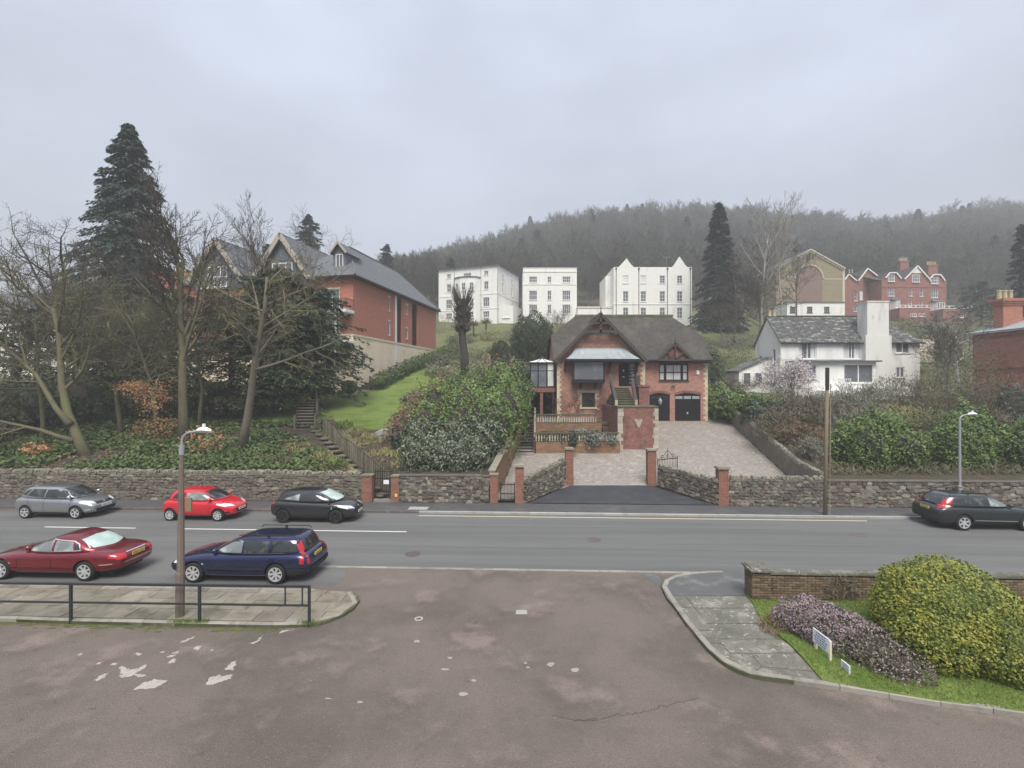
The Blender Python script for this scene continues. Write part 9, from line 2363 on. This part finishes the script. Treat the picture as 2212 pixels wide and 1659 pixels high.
# pedestrian railing
ra, rbp = gnd(-330,1333,ZP), gnd(668,1346,ZP)
def rpt(px):
    k = (px-1106)/FOC; d = (rbp-ra); t = (k*ra.y-ra.x)/(d.x-k*d.y); return ra+d*t
rail = thing('pedestrian_railing', 'dark green metal railing along the near pavement edge', 'railing', tuple((ra+rbp)/2))
for px in (-125,153,431,668):
    p = rpt(px); mb = MB(); mb.box(p.x-0.03,p.x+0.03,p.y-0.03,p.y+0.03,-0.05,1.07); mb.build('post', X['rail_green'], rail)
a = rpt(-330); b = rpt(668)
mb = MB(); mb.bar(a+Vector((0,0,0.98)), b+Vector((0.02,0,0.98)), 0.06, 0.05); mb.build('top_rail', X['rail_green'], rail)
mb = MB(); mb.bar(a+Vector((0,0,0.49)), b+Vector((0,0,0.47)), 0.05, 0.04); mb.build('middle_rail', X['rail_green'], rail)
for px in (616,653):
    p = rpt(px); mb = MB(); mb.bar(p+Vector((0,0,0.49)), p+Vector((0,0,0.96)), 0.03, 0.03, up=(0,1,0)); mb.build('baluster', X['rail_green'], rail)
# weeds at the posts
for px, n, lb in ((395,160,'tuft of weeds at the foot of the lamp post'),(431,160,'grass tuft at the third railing post'),(668,140,'grass tuft at the last railing post')):
    p = rpt(px); rs = np.random.RandomState(px); P = np.array([p.x,p.y-0.02,ZP])+rs.normal(size=(n,3))*np.array([0.16,0.06,0.0])+np.array([0,0,0.03]); A = rs.normal(size=(n,3))*0.5+np.array([0,0,1.0]); L = 0.06+0.10*rs.rand(n)
    V, F = leaf_quads(P, A, rand_dirs(rs,n), L, np.full(n,0.016)); o = np_obj('weed_tuft', V, F, X['grass_blade']); tag(o, lb, 'weeds', 'weeds along the railing')
# notice boards on the verge
def board(name, label, p0, p1, z0, z1, legs):
    root = thing(name, label, 'sign', tuple((p0+p1)/2)); d = (p1-p0); d.z = 0; n = Vector((-d.y,d.x,0)).normalized()
    if n.x > 0: n = -n
    mb = MB(); mb.prism([(*p0[:2],z0),(*p1[:2],z0),(*p1[:2],z1),(*p0[:2],z1)], -n*0.02); mb.build('board', X['sign_white'], root)
    rows_ = 5 if legs else 4
    for i in range(rows_):
        zz = lerp(z1,z0,(i+0.8)/(rows_+0.6)); ln = (0.55,0.62,0.78,0.72,0.60)[i]; hh = (z1-z0)*0.045; a = p0+d*(0.5-ln/2)+n*0.004; b = p0+d*(0.5+ln/2)+n*0.004
        mb = MB()
        k = 0.0
        while k < 0.97:            # broken into word-long dashes
            w = rnd.uniform(0.10,0.22); q0 = a.lerp(b,k); q1 = a.lerp(b,min(1,k+w)); mb.poly([(q0.x,q0.y,zz-hh),(q1.x,q1.y,zz-hh),(q1.x,q1.y,zz+hh),(q0.x,q0.y,zz+hh)]); k += w+0.05
        mb.build('text_line', X['sign_blue'], root, fix=False)
    if legs:
        for k in (0.12,0.97):
            q = p0+d*k-n*0.03; mb = MB(); mb.box(q.x-0.025,q.x+0.025,q.y-0.035,q.y+0.035,ZP-0.05,z1-0.03); mb.build('leg', X['cream_trim'], root)
    return root
A_ = at(1755.5,1392,11.75); B_ = at(1791,1409.5,11.18)
board('notice_board', 'white notice board on two cream posts beside the heather', Vector((A_.x,A_.y,0)), Vector((B_.x,B_.y,0)), 0.29, 0.62, True)
A_ = at(1816.5,1444,10.95); B_ = at(1835,1457,10.68)
board('small_sign', 'small white sign stuck in the grass beside the heather', Vector((A_.x,A_.y,0)), Vector((B_.x,B_.y,0)), 0.10, 0.30, False)
# ------------------------------------------------------------ timber garden steps up the bank
def z5(x, y): return (576+x/6.263, 829.4+y/6.263)          # zoom picture of the steps
bst = thing('bank_steps', 'dark timber steps climbing the bank to the lawn', 'steps', tuple(hit(655,930)))
f0 = hit(660,930); f1 = hit(668,868)
for i in range(11):
    k = i/10; y = lerp(f0.y, f0.y+5.2, k); z = f0.z + k*2.05; xw0 = (640-1106)*y/FOC; xw1 = (676-1106)*y/FOC
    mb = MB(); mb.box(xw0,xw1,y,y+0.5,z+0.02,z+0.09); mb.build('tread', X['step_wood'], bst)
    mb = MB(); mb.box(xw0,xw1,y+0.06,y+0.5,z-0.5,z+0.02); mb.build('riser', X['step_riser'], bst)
for px, dz in ((636,0),(680,0.1),(685,1.0)):
    y = f0.y+ (0.2 if dz < 0.5 else 3.5); x = (px-1106)*y/FOC; z = f0.z+(0 if dz < 0.5 else 1.3); mb = MB(); mb.box(x-0.07,x+0.07,y,y+0.12,z-0.3,z+1.15); mb.build('post', X['step_wood'], bst)
mb = MB(); mb.bar(((683-1106)*(f0.y+0.2)/FOC,f0.y+0.2,f0.z+1.05),((684-1106)*(f0.y+5)/FOC,f0.y+5,f0.z+3.0),0.06,0.08); mb.build('handrail', X['dark_timber'], bst)
# lower flight running down to the iron gate, with a board fence
lst = thing('lower_steps', 'narrow timber steps descending beside a board fence to the iron gate', 'steps', tuple(hit(740,985)))
e0 = Vector((GA1[0],GA1[1],3.0)); e1 = Vector((GA0[0],GA0[1],0.35))
for i in range(14):
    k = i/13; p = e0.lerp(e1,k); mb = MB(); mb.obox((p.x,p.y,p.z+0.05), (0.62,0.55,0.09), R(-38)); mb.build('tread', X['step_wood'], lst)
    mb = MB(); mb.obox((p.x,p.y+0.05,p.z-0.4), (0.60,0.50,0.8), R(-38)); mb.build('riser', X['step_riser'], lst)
fen = thing('board_fence', 'weathered vertical board fence holding back the bank beside the lower steps', 'fence', tuple(e0.lerp(e1,0.5)))
o0 = e0+Vector((0.42,0.36,0)); o1 = e1+Vector((0.30,0.5,0.25))
for i in range(36):
    k = i/35; p = o0.lerp(o1,k); d = (o1-o0).normalized(); top = p.z+1.0+rnd.uniform(-0.06,0.06)
    mb = MB(); mb.obox((p.x,p.y,(top+p.z-0.3)/2), (0.15,0.035,top-p.z+0.3), math.atan2(d.y,d.x)+rnd.uniform(-.04,.04)); mb.build('board', X['fence_wood'], fen)
hr = thing('stair_handrail', 'thin black iron handrail following the lower steps to the gate', 'handrail', tuple(e0))
mb = MB(); hp2 = [o0+Vector((-0.3,-0.2,1.45)), o0.lerp(o1,0.30)+Vector((-0.2,-0.2,1.25)), o0.lerp(o1,0.42)+Vector((-0.2,-0.2,0.95)), o0.lerp(o1,0.55)+Vector((-0.2,-0.2,1.15)), o1+Vector((-0.1,-0.3,1.05))]
mb.tube(hp2, 0.022, 6)
mb.build('rail', X['black_iron'], hr)
for k in (0.05,0.25,0.5,0.75,0.97):
    p = o0.lerp(o1,k)+Vector((-0.22,-0.22,0)); mb = MB(); mb.tube([p-Vector((0,0,0.2)), p+Vector((0,0,1.15))], 0.018, 5); mb.build('post', X['black_iron'], hr)
rk = hit(827,945); mb = MB(); rme = make_stone_mesh(321,0.1)
o = put_o = bpy.data.objects.new('boulder', rme); rme.materials.clear(); rme.materials.append(X['rock']); COL.objects.link(o); o.location = rk+Vector((0,0,0.25)); o.scale = (1.0,0.6,0.6); o.rotation_euler = (0.1,-0.25,0.2); tag(o, 'smooth grey-green boulder on the bank below the lawn', 'rock')
P = []
for i, (px, py, m, lb) in enumerate(((770,940,'dry_grass','yellow-green fern clump at the bottom edge of the lawn'),(795,955,'dry_grass','second fern clump beside the boulder'),(745,925,'shrub_green','green fern clump at the lawn corner'),(690,1000,'dry_grass','dry grass tussock below the timber steps'),(640,985,'dry_grass','pale grass tussock on the brown bank'),(610,1005,'brush_brown','brown tussock above the stone wall'),(725,1010,'shrub_green','green tussock above the stone wall coping'))):
    p = hit(px,py); bush('tussock', lb, 'plant', [(p.x,p.y,p.z+0.15,0.65,0.5,0.38)], 420, 0.42, X[m], 0.12, core=False, shell=(0.2,1.0), upright=0.9)

rs = np.random.RandomState(31); n = 2600; ss = rs.uniform(-36,-8.5,n); tt = 24.18-np.abs(rs.normal(size=n))*0.32; P = np.array([tuple(st(a,b,0.008)) for a, b in zip(ss,tt)]); L = 0.03+0.05*rs.rand(n)
V, F = leaf_quads(P, rand_dirs(rs,n)*np.array([1,1,0.05]), np.array([0,0,1.0])+rs.normal(size=(n,3))*0.12, L, L*0.6); o = np_obj('gutter_leaves', V, F, X['dead_leaf']); tag(o, 'fallen leaves lying in the far gutter under the cars', None, None, 'stuff')
